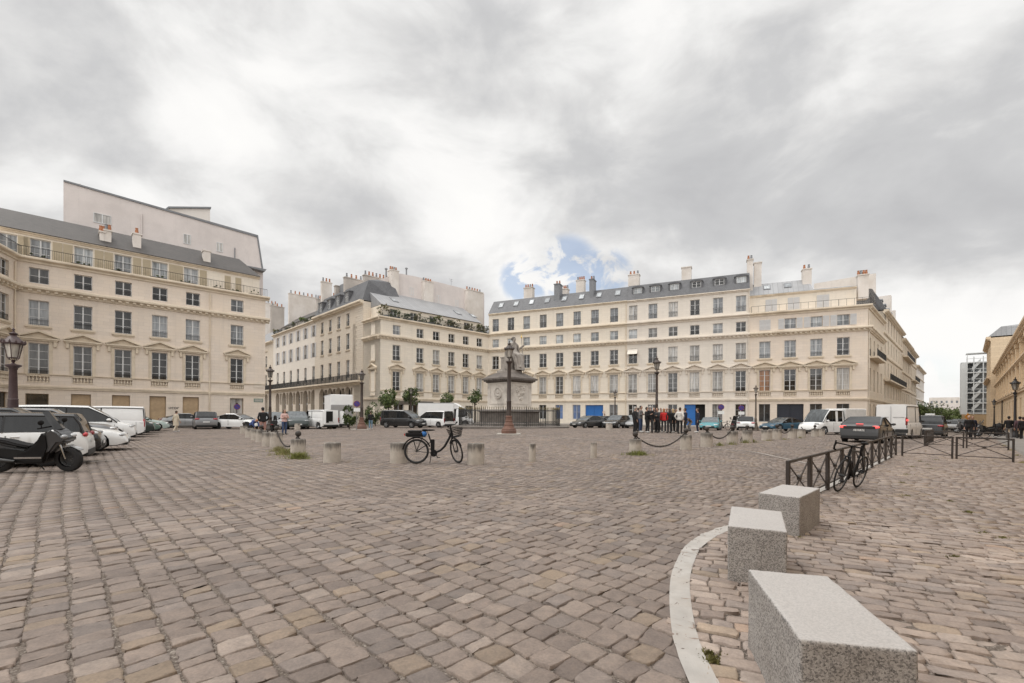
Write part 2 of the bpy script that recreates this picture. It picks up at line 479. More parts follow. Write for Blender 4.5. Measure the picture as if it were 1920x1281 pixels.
def cobble_mat():
    m, nt, b = nodes_of('cobble_stone')
    at = nt.nodes.new('ShaderNodeAttribute'); at.attribute_name = 'tint'
    v = coord(nt)
    n = noise_tex(nt, v, 9, 6, .65)
    c = mixc(nt, 1.0, at.outputs['Color'], ramp(nt, n, [(.25, (.74,.73,.73)), (.5, (1,1,1)), (.75, (1.22,1.2,1.17))]), 'MULTIPLY')
    n2 = noise_tex(nt, v, 60, 4, .6)
    c = mixc(nt, 1.0, c, ramp(nt, n2, [(.3, (.84,)*3), (.7, (1.12,)*3)]), 'MULTIPLY')
    n4 = noise_tex(nt, v, .33, 5, .6)
    c = mixc(nt, 1.0, c, ramp(nt, n4, [(.3, (.84,.84,.85)), (.7, (1.15,1.13,1.11))]), 'MULTIPLY')
    n6 = noise_tex(nt, v, 1.1, 7, .7)
    c = mixc(nt, ramp(nt, n6, [(.64, (0,0,0)), (.74, (.35,)*3)]), c, (.085,.072,.063))
    nt.links.new(c, b.inputs['Base Color'])
    nt.links.new(ramp(nt, n, [(.3, (.5,)*3), (.7, (.72,)*3)]), b.inputs['Roughness'])
    b.inputs['Specular IOR Level'].default_value = .32
    h = math_n(nt, 'ADD', math_n(nt, 'MULTIPLY', n, 1.0), math_n(nt, 'MULTIPLY', n2, .25))
    bump(nt, b, h, .55, .012)
    return m
M_SAND, M_COB = sand_mat(), cobble_mat()
def spread(a, b, steps):
    return np.array(sorted(set(np.round(np.concatenate([np.arange(x0, x1 + 1e-6, st) for x0, x1, st in steps]), 3))))
gxs = spread(0, 0, [(-600, -100, 50), (-100, 120, 1.5), (120, 700, 40)])
gys = spread(0, 0, [(-120, 0, 10), (0, 110, 1.5), (110, 900, 40)])
sheet('ground', gxs, gys, lambda x, y: gz_np(x, y) - .016, M_SAND)

PAL = np.array([(.222,.186,.163), (.202,.169,.149), (.238,.200,.174), (.172,.144,.128), (.232,.189,.150), (.268,.230,.203), (.210,.181,.164), (.190,.165,.151), (.235,.190,.146), (.250,.190,.150)])
PW = np.array([.24, .19, .18, .09, .06, .07, .09, .05, .012, .004]); PW = PW / PW.sum()
def stones(name, ang, wl, ws, keep, stagger=True, cut=60.0, bright=1.0):
    r = np.array([math.cos(ang), math.sin(ang)]); p = np.array([-r[1], r[0]])   # r: along the course, p: across
    J = np.arange(-420, 420); I = np.arange(-620, 620)
    jj, ii = np.meshgrid(J, I, indexing='ij')
    offs = npr.uniform(0, ws, len(J))[:, None]
    b = ii * ws + offs + npr.uniform(-.24, .24, ii.shape) * ws
    lo, hi = b[:, :-1], b[:, 1:]
    rowj = npr.uniform(-.06, .06, len(J) + 1) * wl
    c0 = (jj[:, :-1]) * wl + rowj[:-1][:, None]; c1 = (jj[:, :-1] + 1) * wl + rowj[1:][:, None]
    a = (lo + hi) / 2; q = (c0 + c1) / 2
    q = q + .05 * np.sin(a * .22 + 1.3) + .018 * np.sin(a * .8)
    hw, hl = (hi - lo) / 2, (c1 - c0) / 2
    q = q + npr.normal(0, .006, q.shape)
    x = a * r[0] + q * p[0]; y = a * r[1] + q * p[1]
    k = (y > .35) & (y < cut) & (np.abs(x) < 1.32 * y + 3.0) & keep(x, y)
    x, y, hw, hl = x[k], y[k], hw[k], hl[k]
    d = np.hypot(x, y)
    outV, outF, outC, base = [], [], [], 0
    for (d0, d1, us) in ((0, 8.5, (-1, -.965, -.86, -.3, .3, .86, .965, 1)), (8.5, 26, (-1, -.94, .94, 1)), (26, 1e9, None)):
        s = (d >= d0) & (d < d1); n = s.sum()
        if n == 0: continue
        X, Y, HW, HL = x[s], y[s], hw[s], hl[s]
        if us is None:
            uu = np.array([-1, 1, 1, -1, -.95, .95, .95, -.95]); vv = np.array([-1, -1, 1, 1, -.95, -.95, .95, .95])
            skirt = np.array([1, 1, 1, 1, 0, 0, 0, 0]); fc = np.array([(0,1,5,4), (1,2,6,5), (2,3,7,6), (3,0,4,7), (4,5,6,7)])
            dome = np.zeros(8)
        else:
            m_ = len(us); U, Vv = np.meshgrid(us, us); uu, vv = U.ravel(), Vv.ravel()
            skirt = ((np.abs(uu) == 1) | (np.abs(vv) == 1)).astype(float)
            i = np.arange((m_-1)**2); a_ = (i // (m_-1)) * m_ + i % (m_-1)
            fc = np.stack([a_, a_+1, a_+m_+1, a_+m_], 1)
            dome = .0028 * (np.abs(uu)**4 + np.abs(vv)**4)
        k_ = len(uu)
        gap = npr.uniform(.002, .009, (n, 1)) * (1.0 if d0 < 1 else (.85 if d0 < 20 else .5))
        ru = uu * (1 - .075 * np.abs(vv)**9); rv = vv * (1 - .075 * np.abs(uu)**9)
        lu = ru[None] * (HW[:, None] - gap*.55); lv = rv[None] * (HL[:, None] - gap * 1.3 - .0015)
        # skewed, uneven outlines
        sk = npr.normal(0, .075, (n, 2))
        lu2 = lu + lv * sk[:, :1]; lv2 = lv + lu * sk[:, 1:]
        if us is not None:
            lu2 = lu2 + npr.normal(0, .0042, lu2.shape) * (np.abs(uu) > .8); lv2 = lv2 + npr.normal(0, .0042, lv2.shape) * (np.abs(vv) > .8)
        px = X[:, None] + lu2 * r[0] + lv2 * p[0]; py = Y[:, None] + lu2 * r[1] + lv2 * p[1]
        lod = 1.0 if d0 < 1 else (.6 if d0 < 20 else .4)
        tilt = npr.normal(0, .028*lod, (n, 2)); off = npr.normal(0, .0042*lod, (n, 1))
        pz = gz_np(px, py) + off + lu * tilt[:, :1] + lv * tilt[:, 1:] - dome[None] - skirt[None] * .045
        if us is not None and len(us) > 5:
            pz = pz + npr.normal(0, .0022, pz.shape) * (1 - skirt[None])
        V = np.stack([px.ravel(), py.ravel(), pz.ravel()], 1)
        Fc = (fc[None] + (np.arange(n) * k_)[:, None, None]).reshape(-1, 4) + base
        c = np.array([.995,.96,.93]) * PAL[npr.choice(len(PAL), n, p=PW)] * npr.normal(1, .065, (n, 1)) * bright
        outV.append(V); outF.append(Fc); outC.append(np.repeat(c, k_, 0)); base += len(V)
    return np_mesh(name, np.concatenate(outV), np.concatenate(outF), M_COB, 'structure', np.concatenate(outC), True)
angN = math.atan2(-.7145, .6997)
cobL = stones('cobbled_square', angN, .225, .168, lambda x, y: side_np(x, y) < -.02)
cobR = stones('cobbled_lane', R(-24), .135, .215, lambda x, y: side_np(x, y) >= -.02, bright=1.45)

M_LINE = mat('road_paint_white', (.42,.395,.365), .8, .12, 5, .3, dirt=(.38,.34,.30))
M_WORN = mat('worn_pale_stone', (.31,.275,.245), .85, .15, 4, .2)
def bvh_of(o, box):
    me = o.data; n = len(me.vertices)
    co = np.empty(n*3, np.float32); me.vertices.foreach_get('co', co); co = co.reshape(-1, 3)
    fv = np.empty(len(me.loops), np.int32); me.loops.foreach_get('vertex_index', fv); fv = fv.reshape(-1, 4)
    c = co[fv[:, 0]]
    k = (c[:, 0] > box[0]) & (c[:, 0] < box[1]) & (c[:, 1] > box[2]) & (c[:, 1] < box[3])
    f = fv[k]; u, inv = np.unique(f, return_inverse=True)
    return BVHTree.FromPolygons(co[u].tolist(), inv.reshape(-1, 4).tolist())
def resample(pts, step):
    P = [Vector(p) for p in pts]; out = []
    # catmull-rom
    for i in range(len(P) - 1):
        p0, p1, p2, p3 = P[max(i-1, 0)], P[i], P[i+1], P[min(i+2, len(P)-1)]
        n = max(2, int((p2-p1).length/step))
        for k in range(n):
            t = k / n
            out.append(.5*((2*p1) + (p2-p0)*t + (2*p0-5*p1+4*p2-p3)*t*t + (3*p1-p0-3*p2+p3)*t**3))
    out.append(P[-1]); return out
def strip(name, pts, width, m, step=.02, conform=None, zoff=.012, wfun=None, nw=9):
    P = resample(pts, step); V, Fc = [], []
    for i, p in enumerate(P):
        t = (P[min(i+1, len(P)-1)] - P[max(i-1, 0)]).normalized(); nn = Vector((-t.y, t.x))
        ww = width * (wfun(i/len(P)) if wfun else 1)
        for k in range(nw):
            q = p + nn * ((k/(nw-1) - .5) * ww)
            z = gz(q.x, q.y) + zoff
            if conform:
                best = None
                for bt in conform:
                    h = bt.ray_cast(Vector((q.x, q.y, 2)), Vector((0, 0, -1)))
                    if h[0] is not None: best = max(best, h[0].z) if best is not None else h[0].z
                z = (best if best is not None else gz(q.x, q.y) - .02); z = max(z, gz(q.x, q.y) - .005) + .003
            V.append((q.x, q.y, z))
    for i in range(len(P) - 1):
        for k in range(nw - 1):
            a = i*nw + k; Fc.append((a, a+1, a+nw+1, a+nw))
    return np_mesh(name, np.array(V), np.array(Fc), m, 'structure', None, True)
bx = (0, 4, .3, 6.5)
bts = [bvh_of(cobL, bx), bvh_of(cobR, bx)]
wl_pts = [gp(x, y) for x, y in ((1352, 1330), (1318, 1279), (1283, 1187), (1275, 1092), (1290, 1043), (1307, 1020), (1347, 997), (1400, 980))]
strip('painted_line', wl_pts, .165, M_LINE, .022, bts)
# the line goes on, worn, under the low barriers
q0, q1 = bar0 + bdir * -.9, bar0 + bdir * 13.5
off = Vector((-.06, .06))
strip('painted_line', [tuple(q0 + off), tuple((q0 + q1) / 2 + off), tuple(q1 + off)], .17, M_LINE, .25, None, .014, None, 3)
for pts, wd in ((((-20, 872), (180, 866), (440, 847), (560, 839), (745, 830)), .13), (((985, 817), (1181, 830), (1296, 838), (1414, 848), (1520, 871)), .13), (((745, 830), (985, 817)), .1),
                (((560, 818), (900, 816), (940, 816)), .1)):
    P = []
    for a, b in zip(pts[:-1], pts[1:]):
        for k in range(6): P.append(gp(a[0] + (b[0]-a[0])*k/6, a[1] + (b[1]-a[1])*k/6))
    P.append(gp(*pts[-1]))
    strip('paving_line', P, wd, M_WORN, .8, None, .005, None, 3)
M_PAVE = mat('pavement_slab', (.27,.245,.22), .9, .14, 2.5, .25, dirt=(.2,.18,.16))
M_KERB = mat('kerb_granite', (.30,.28,.25), .85, .15, 6, .2)
def pavement(name, a, b, d0, d1, zk=.12, extra=0):
    """raised pavement from a to b along its kerb; d0..d1 = across (left normal)"""
    a, b = Vector(a), Vector(b); t = (b - a).normalized(); n = Vector((-t.y, t.x)); L = (b - a).length
    N = max(2, int(L / 1.5)); V, Fc = [], []
    for i in range(N + 1):
        for d, dz in ((d0, -.3), (d0, 0), (d1, 0)):
            q = a + t * (L * i / N) + n * d
            qq = a + t * (L * i / N) + n * d0
            V.append((q.x, q.y, gz(qq.x, qq.y) + zk + dz + (.02 if d == d1 else 0)))
    for i in range(N):
        for k in range(2):
            a_ = i*3 + k; Fc.append((a_, a_+3, a_+4, a_+1))
    o = np_mesh(name, np.array(V), np.array(Fc), M_PAVE)
    return o
# ================================================================== buildings
STONE = stone_wall('limestone_cream', (.79,.715,.61), .34, .07, (.775,.685,.565), .38, .9, .78)
STONE_W = stone_wall('limestone_pale', (.755,.69,.61), .36, .05, (.735,.67,.585), .32, .9, .82)
STONE_P = stone_wall('limestone_pinkish', (.75,.655,.56), .34, .07, (.75,.635,.515), .40, .9, .76)
STONE_Y = stone_wall('limestone_street', (.66,.57,.455), .36, .10, (.60,.49,.37), .34, .9, .74)
STONE_Q = stone_wall('limestone_coursed', (.68,.60,.50), .33, .06, (.62,.53,.42), .30, .8, .62)
PLASTER_D = stone_wall('plaster_sooty', (.50,.455,.41), 30, .02, (.40,.36,.325), .5, 60)
STONE_G = stone_wall('ochre_rustic', (.74,.585,.41), .42, .10, (.68,.52,.35), .3, 1.0, .62)
PLASTER = stone_wall('plaster_grey_pink', (.72,.655,.62), 30, .02, (.60,.545,.515), .34, 60)
PLASTER_W = stone_wall('plaster_white', (.74,.685,.63), 30, .02, (.58,.52,.455), .3, 60)
TRIM = mat('stone_trim', (.67,.575,.45), .85, .10, 1.2, .15, dirt=(.48,.40,.30))
TRIM_W = mat('stone_trim_pale', (.69,.61,.515), .85, .08, 1.2, .15, dirt=(.50,.44,.36))
FRAME = mat('window_paint_white', (.66,.66,.65), .5, .05, 3)
FRAME_G = mat('window_paint_grey', (.42,.43,.44), .5, .05, 3)
GL_D = glass_mat('glass_dark', (.022,.021,.020)); GL_M = glass_mat('glass_mid', (.085,.083,.080), .06)
GL_L = glass_mat('glass_curtain', (.38,.37,.355), .12, .5); GL_B = glass_mat('glass_blind', (.42,.45,.47), .2, .5)
GL_S = glass_mat('glass_sky_tint', (.25,.265,.28), .08); GL_O = glass_mat('glass_orange_curtain', (.33,.16,.075), .2); GL_SHOP = mat('shop_display', (.44,.32,.20), .25, .22, 1.1)  # GL_S: a sky reflection painted into the pane colour
GL_BLUE = glass_mat('glass_blue_drape', (.13,.2,.38), .2)
IRON = mat('black_iron', (.022,.021,.020), .5, .2, 4); SLATE = slate_mat('slate', (.105,.105,.110)); SLATE_D = slate_mat('dark_tiles', (.055,.047,.042), .16)
ZINC = zinc_mat('zinc', (.36,.36,.365)); POT = mat('terracotta', (.36,.15,.075), .8, .25, 5); SHUT = mat('shutter_taupe', (.46,.385,.27), .7, .05, 3)
SHUT_W = mat('shutter_grey', (.56,.55,.54), .7, .05, 3); DOOR_B = mat('door_blue', (.018,.14,.44), .4, .06, 3); DOOR_N = mat('door_navy', (.02,.024,.036), .45, .1, 3)
DARK = mat('dark_interior', (.012,.011,.010), .9, .2, 2); LEAD = mat('lead_flashing', (.2,.205,.215), .5, .1, 2)
LEAF1 = mat('leaf_green', (.105,.14,.036), .65, .45, 1.4); LEAF2 = mat('leaf_dark', (.055,.08,.028), .65, .4, 1.4); LEAF3 = mat('leaf_dry', (.17,.13,.05), .7, .4, 1.4)
BARK = mat('bark', (.09,.07,.05), .9, .25, 4)
ED = Vector((.7145, .6997)); ND = Vector((.6997, -.7145)); CD = Vector((.907, -.421)).normalized(); SDV = Vector((.706, .708)).normalized(); NS = Vector((.708, -.706))
LD = Vector((-.4019, .9157)).normalized()
a0, _ = ray(916, 700); PL = Vector((a0 * 80.9, 80.9))
def s_on(O, d, px, py=700):
    a, b = ray(px, py); return (a * O[1] - O[0]) / (d[0] - a * d[1])
PR = PL + CD * s_on(PL, CD, 1627)
def inward(d): return Vector((-d[1], d[0]))
def plane_pt(O, d, dep, px, py):
    O2 = Vector(O) + inward(d) * dep; s = s_on(O2, d, px, py); q = O2 + Vector(d) * s
    a, b = ray(px, py); return s, H + b * q.y
MC = {}
def mc(key, fn):
    if key not in MC: MC[key] = fn()
    return MC[key]
def building(name, label, O, d, group=None, cat='building'):
    e = empty(name, (O[0], O[1], 0), math.atan2(d[1], d[0]), label, cat, group); return e
class Fac:
    def __init__(s, root, O, d, L):
        s.root, s.O, s.d, s.L = root, Vector(O), Vector(d).normalized(), L
        rr = root.rotation_euler[2]; dl = s.O - Vector(root.location[:2])
        s.l0 = Vector((dl.x*math.cos(rr) + dl.y*math.sin(rr), -dl.x*math.sin(rr) + dl.y*math.cos(rr)))
        s.lr = math.atan2(s.d[1], s.d[0]) - rr
        s.ops = []
    def S(s, px, py=700): return s_on(s.O, s.d, px, py)
    def put(s, name, me, x=0, y=0, z=0, parent=None, lab=None):
        if parent is not None: return link(name, me, parent, (x, y, z))
        c, n = math.cos(s.lr), math.sin(s.lr)
        o = link(name, me, s.root, (s.l0.x + x*c - y*n, s.l0.y + x*n + y*c, z), s.lr)
        if lab: o['label'] = lab
        return o
    def open(s, s0, s1, z0, z1, dep=.28, back=False, arch=False): s.ops.append((s0, s1, z0, z1, dep, back, arch))
    def wall(s, z0, z1, m, D=10, name='wall', roofless=False, sides=True):
        mb = MB(); ops = [o for o in s.ops if o[3] <= z1 + .01 and o[2] >= z0 - .5]
        xs = sorted(set([0, s.L] + [v for o in ops for v in o[:2] if 0 < v < s.L]))
        for a, b in zip(xs[:-1], xs[1:]):
            if b - a < 1e-4: continue
            mid = (a+b)/2; cov = sorted([(o[2], o[3]) for o in ops if o[0] < mid < o[1]]); z = z0
            for (u, v) in cov:
                if u > z: mb.poly([(a,0,z),(b,0,z),(b,0,u),(a,0,u)])
                z = max(z, v)
            if z < z1: mb.poly([(a,0,z),(b,0,z),(b,0,z1),(a,0,z1)])
        for (a, b, u, v, dp, back, arch) in ops:
            mb.poly([(a,0,u),(a,dp,u),(a,dp,v),(a,0,v)]); mb.poly([(b,0,u),(b,0,v),(b,dp,v),(b,dp,u)])
            mb.poly([(a,0,u),(b,0,u),(b,dp,u),(a,dp,u)]); mb.poly([(a,0,v),(a,dp,v),(b,dp,v),(b,0,v)])
            if back: mb.poly([(a,dp,u),(b,dp,u),(b,dp,v),(a,dp,v)])
            if arch:          # spandrels turn the opening's head into a round arch
                r = (b-a)/2; c = (a+b)/2; zc = v - r
                for sg in (-1, 1):
                    pts = [(c+sg*r, v)] + [(c+sg*r*math.cos(t), zc+r*math.sin(t)) for t in [i*math.pi/16 for i in range(9)]]
                    if sg > 0: pts = pts
                    mb.prism(pts if sg < 0 else pts[::-1], .001, dp*.9)
        if sides:
            mb.poly([(0,0,z0),(0,0,z1),(0,D,z1),(0,D,z0)]); mb.poly([(s.L,0,z0),(s.L,D,z0),(s.L,D,z1),(s.L,0,z1)])
            mb.poly([(0,D,z0),(0,D,z1),(s.L,D,z1),(s.L,D,z0)])
            mb.poly([(0,0,z1),(s.L,0,z1),(s.L,D,z1),(0,D,z1)])
        return s.put(name, mb.mesh(name, m))
    def window(s, c, z0, w, h, rows=3, gl=None, fr=None, guard=0, sill=False, dep=.22, bars=2, cut=True, plain=False):
        if cut: s.open(c-w/2, c+w/2, z0, z0+h)
        fr = fr or FRAME; gl = gl or GL_D; w = round(w, 2); h = round(h, 2)
        def fm():
            mb = MB(); t = .06
            mb.box(-w/2, -w/2+t, 0, .07, 0, h).box(w/2-t, w/2, 0, .07, 0, h).box(-w/2+t, w/2-t, 0, .07, h-t, h).box(-w/2+t, w/2-t, 0, .07, 0, t*1.4)
            if bars == 2: mb.box(-.05, .05, -.012, .06, t*1.4, h-t)
            for i in range(1, rows):
                z = h*i/rows
                for x0, x1 in ((-w/2+t, -.05), (.05, w/2-t)): mb.box(x0, x1, .012, .045, z-.018, z+.018)
            return mb.mesh('window', fr)
        o = s.put('window', mc(('w', w, h, rows, fr.name, bars), fm), c, dep, z0)
        s.put('pane', mc(('p', w, h, gl.name), lambda: MB().box(-w/2+.03, w/2-.03, .05, .065, .03, h-.03).mesh('pane', gl)), 0, 0, 0, o)
        if guard:
            def gm():
                mb = MB(); gh = guard; y = -dep + .06
                if guard > .75 or rows >= 3:
                    mb.box(-w/2, w/2, y-.015, y+.015, gh-.03, gh); mb.box(-w/2, w/2, y-.01, y+.01, gh*.80, gh*.80+.018); mb.box(-w/2, w/2, y-.01, y+.01, .10, .12)
                    n = max(5, int(w/.13))
                    for i in range(n+1):
                        x = -w/2 + w*i/n; mb.box(x-.008, x+.008, y-.008, y+.008, .0, gh-.03)
                else:
                    for k in (1, .68, .36): mb.box(-w/2, w/2, y-.012, y+.012, gh*k-.025, gh*k)
                return mb.mesh('window_guard', IRON)
            s.put('window_guard', mc(('g', w, guard, dep, rows >= 3), gm), 0, 0, 0, o)
        if sill:
            s.put('sill', mc(('s', w, dep), lambda: MB().box(-w/2-.22, w/2+.22, -dep-.14, -dep+.05, -.20, -.02).box(-w/2-.12, w/2+.12, -dep-.07, -dep-.005, -.33, -.20).mesh('sill', TRIM)), 0, 0, 0, o)
        return o
    def pediment(s, c, z, hw, h=.85, m=None, wbase=None, zwin=None, w=1.3):
        def pm():
            mb = MB(); t = .13
            mb.box(-hw, hw, -.30, -.003, 0, .13); mb.box(-hw+.10, hw-.10, -.20, -.003, -.14, 0)
            for sg in (-1, 1):
                L = [(sg*(hw+.02), .13), (sg*(hw+.02), .24), (0, h), (0, h-.19)]
                mb.prism(L if sg > 0 else L[::-1], -.33, -.003)
            mb.prism([(-hw*.86, .13), (hw*.86, .13), (0, h-.19)], -.05, -.003)
            # moulded surround of the opening below
            if zwin:
                zz = -zwin
                mb.box(-w/2-.26, -w/2-.02, -.06, -.003, zz, -.14); mb.box(w/2+.02, w/2+.26, -.06, -.003, zz, -.14)
                for sg in (-1, 1):
                    mb.box(sg*(w/2+.42)-.11, sg*(w/2+.42)+.11, -.16, -.003, -.62, -.14)
            return mb.mesh('pediment', m or TRIM)
        return s.put('pediment', mc(('ped', round(hw,2), h, (m or TRIM).name, round(zwin or 0, 2), w), pm), c, 0, z)
    def balustrade(s, c, z0, z1, w=1.45, m=None):
        s.open(c-w/2, c+w/2, z0+.07, z1-.07, .26, True)
        def bm():
            mb = MB(); h = z1-z0
            mb.box(-w/2-.05, w/2+.05, -.05, .10, h-.09, h+.02); mb.box(-w/2-.05, w/2+.05, -.035, .10, 0, .09)
            n = 6
            for i in range(n):
                x = -w/2 + w*(i+.5)/n; q = h-.18
                mb.lathe([(.045,.09),(.03,.12),(.075,.09+q*.32),(.03,.09+q*.75),(.05,.09+q)], 8, x, .03)
            return mb.mesh('balustrade', m or TRIM)
        return s.put('balustrade', mc(('bal', w, round(z1-z0,2), (m or TRIM).name), bm), c, 0, z0)
    def cornice(s, z, h=.5, out=.5, dent=True, x0=None, x1=None, m=None, name='cornice'):
        x0 = -.0 if x0 is None else x0; x1 = s.L if x1 is None else x1
        mb = MB()
        mb.prismx([(-.003,0),(-.12,0),(-.14,h*.35),(-out*.8,h*.5),(-out,h*.62),(-out,h*.86),(-out*.92,h),(-.003,h)], x0, x1)
        if dent:
            n = int((x1-x0)/.56)
            for i in range(n):
                x = x0 + (i+.5)*(x1-x0)/n; mb.box(x-.13, x+.13, -out*.72, -.13, h*.22, h*.47)
        return s.put(name, mb.mesh(name, m or TRIM), 0, 0, z)
    def band(s, z, h=.22, out=.1, x0=0, x1=None, m=None):
        x1 = s.L if x1 is None else x1
        mb = MB().box(x0, x1, -out, -.003, z, z+h*.55).box(x0, x1, -out-.06, -.003, z+h*.55, z+h)
        return s.put('string_course', mb.mesh('string_course', m or TRIM))
    def railing(s, z, h=.95, y=-.2, x0=0, x1=None, step=.13, r=.011, name='railing'):
        x1 = s.L if x1 is None else x1; mb = MB()
        mb.box(x0, x1, y-.02, y+.02, z+h-.035, z+h); mb.box(x0, x1, y-.015, y+.015, z+.06, z+.085)
        n = int((x1-x0)/step)
        for i in range(n+1):
            x = x0 + (x1-x0)*i/n; rr = r*1.7 if i % 12 == 0 else r
            mb.box(x-rr, x+rr, y-rr, y+rr, z, z+h-.03)
        return s.put(name, mb.mesh(name, IRON))
    def shutter(s, c, z0, w, h, m=None):
        def sm():
            mb = MB(); mb.box(-w/2, w/2, -.055, -.003, 0, h)
            for k in range(2):
                zb = .08 + k*h/2
                n = 9
                for i in range(n):
                    z = zb + (h/2-.16)*i/n; mb.box(-w/2+.05, w/2-.05, -.066, -.0551, z, z+.03)
            return mb.mesh('shutter', m or SHUT)
        return s.put('shutter', mc(('sh', round(w,2), round(h,2), (m or SHUT).name), sm), c, 0, z0)
    def pipe(s, x, z0, z1, m=None):
        mb = MB().tube([(x,-.1,z0),(x,-.1,z1)], .06, 8)
        for k in range(int((z1-z0)/2.6)): mb.tube([(x,-.1,z0+1+k*2.6),(x,-.1,z0+1.1+k*2.6)], .085, 8)
        return s.put('drainpipe', mb.mesh('drainpipe', m or TRIM, 40))
    def roof(s, prof, m, x0=0, x1=None, name='roof', hip0=None, hip1=None, D=None):
        """prof: (y,z) list from eave to ridge; hips pull the ridge in at the ends"""
        x1 = s.L if x1 is None else x1; mb = MB(); n = len(prof); V = []
        y0, yN = prof[0][0], prof[-1][0]
        for (y, z) in prof:
            k = (y-y0)/max(1e-6, yN-y0)
            V.append((x0 + (hip0 or 0)*k, y, z)); V.append((x1 - (hip1 or 0)*k, y, z))
        Fc = [(2*i, 2*i+1, 2*i+3, 2*i+2) for i in range(n-1)]
        b = len(V); yb = D or (yN + 4); zb = prof[0][1]
        V += [(x0, yb, zb), (x1, yb, zb), V[2*n-2][:1] + (yb - .5, prof[-1][1]), V[2*n-1][:1] + (yb - .5, prof[-1][1])]
        Fc += [(2*n-2, 2*n-1, b+3, b+2), (b, b+1, 1, 0), (b+2, b+3, b+1, b)]
        Fc += [tuple([2*i for i in range(n)][::-1] + [b]) + () if False else tuple([b] + [b+2] + [2*i for i in range(n-1, -1, -1)]), tuple([2*i+1 for i in range(n)] + [b+3, b+1])]
        mb.add(V, Fc); 
        return s.put(name, mb.mesh(name, m))
    def chimney(s, px0, px1, pt, pb, dep, pots=3, m=None, thick=1.1, capm=None, zb=None):
        a, zt = plane_pt(s.O, s.d, dep, px0, pt); b, _ = plane_pt(s.O, s.d, dep, px1, pt); _, z0 = plane_pt(s.O, s.d, dep, (px0+px1)/2, pb)
        if zb is not None: z0 = zb
        mb = MB(); mb.box(a, b, dep, dep+thick, z0-.8, zt); mb.box(a-.08, b+.08, dep-.08, dep+thick+.08, zt, zt+.14)
        o = s.put('chimney', mb.mesh('chimney', m or PLASTER_W))
        c = (a+b)/2
        for i in range(pots):
            x = a + (b-a)*(i+.5)/pots
            p = MB().lathe([(.16,0),(.15,.35),(.11,.55),(.14,.60),(.14,.64)], 8, x, dep+thick/2).mesh('chimney_pot', POT if (i*7+int(px0)) % 4 else LEAD)
            s.put('chimney_pot', p, 0, 0, zt+.14, o)
        return o
    def skylight(s, px, py, dep_fn, w=.8, h=1.0):
        pass
def slope_box(fc, name, x, y0, z0, y1, z1, w, m, fm, lift=.06):
    """a skylight lying on a roof slope from (y0,z0) to (y1,z1)"""
    mb = MB(); dy, dz = y1-y0, z1-z0; L = math.hypot(dy, dz); n = (-dz/L*lift, dy/L*lift)
    mb.add([(x-w/2,y0,z0),(x+w/2,y0,z0),(x+w/2,y1,z1),(x-w/2,y1,z1)] + [(x-w/2,y0+n[0],z0+n[1]),(x+w/2,y0+n[0],z0+n[1]),(x+w/2,y1+n[0],z1+n[1]),(x-w/2,y1+n[0],z1+n[1])],
           [(4,5,6,7),(0,1,5,4),(1,2,6,5),(2,3,7,6),(3,0,4,7)])
    o = fc.put(name, mb.mesh(name, fm)); k = .12
    lp = lambda u, v: (x + (u-.5)*w, y0+dy*v+n[0]*1.15, z0+dz*v+n[1]*1.15)
    fc.put('pane', MB().poly([lp(k,k), lp(1-k,k), lp(1-k,1-k), lp(k,1-k)]).mesh('pane', m), 0, 0, 0, None).parent = o
    pane = kids_last = bpy.data.objects[-1] if False else None
    return o
def foliage(name, parent, blobs, m, n, leaf=.10, seed=1, mats=None):
    """leaf-sized faces spread through clumps: blobs = [(x,y,z,rx,ry,rz)]"""
    r = np.random.default_rng(seed); V, Fc, mi = [], [], []
    tot = sum(b[3]*b[4]*b[5] for b in blobs)
    cl = []
    for b in blobs:
        k = max(12, int(n * b[3]*b[4]*b[5] / tot))
        # sub-clumps make the outline uneven
        nc = max(4, k // 34); dirs = r.normal(size=(nc, 3)); dirs /= np.linalg.norm(dirs, axis=1)[:, None]
        cc = dirs * (r.uniform(.25, 1, (nc, 1)) ** .45) * np.array(b[3:6]) * .86 + np.array(b[:3])
        which = r.integers(0, nc, k); sz = min(b[3:6]) * .34
        p = cc[which] + r.normal(0, 1, (k, 3)) * sz * .62
        for q in p:
            u = r.normal(size=3); u /= np.linalg.norm(u); v = r.normal(size=3); v -= u*(v@u); v /= np.linalg.norm(v)
            s_ = leaf * r.uniform(.6, 1.4); i = len(V)
            V += [tuple(q - u*s_), tuple(q + v*s_*.55), tuple(q + u*s_), tuple(q - v*s_*.55)]; Fc.append((i, i+1, i+2, i+3)); mi.append(int(r.random() * len(mats)) if mats else 0)
    me = bpy.data.meshes.new(name); me.from_pydata(V, [], Fc)
    for x in (mats or [m]): me.materials.append(x)
    me.polygons.foreach_set('material_index', mi); me.update()
    return link(name, me, parent)

def rowset(fc, cols, z0, w, h, rows, gls, seed, guard=0, sill=False, fr=None, skip=()):
    r = random.Random(seed)
    for i, c in enumerate(cols):
        if i in skip: continue
        gl = gls[i] if isinstance(gls, tuple) else r.choice(gls)
        fc.window(c, z0, w, h, rows, gl, fr, guard, sill)

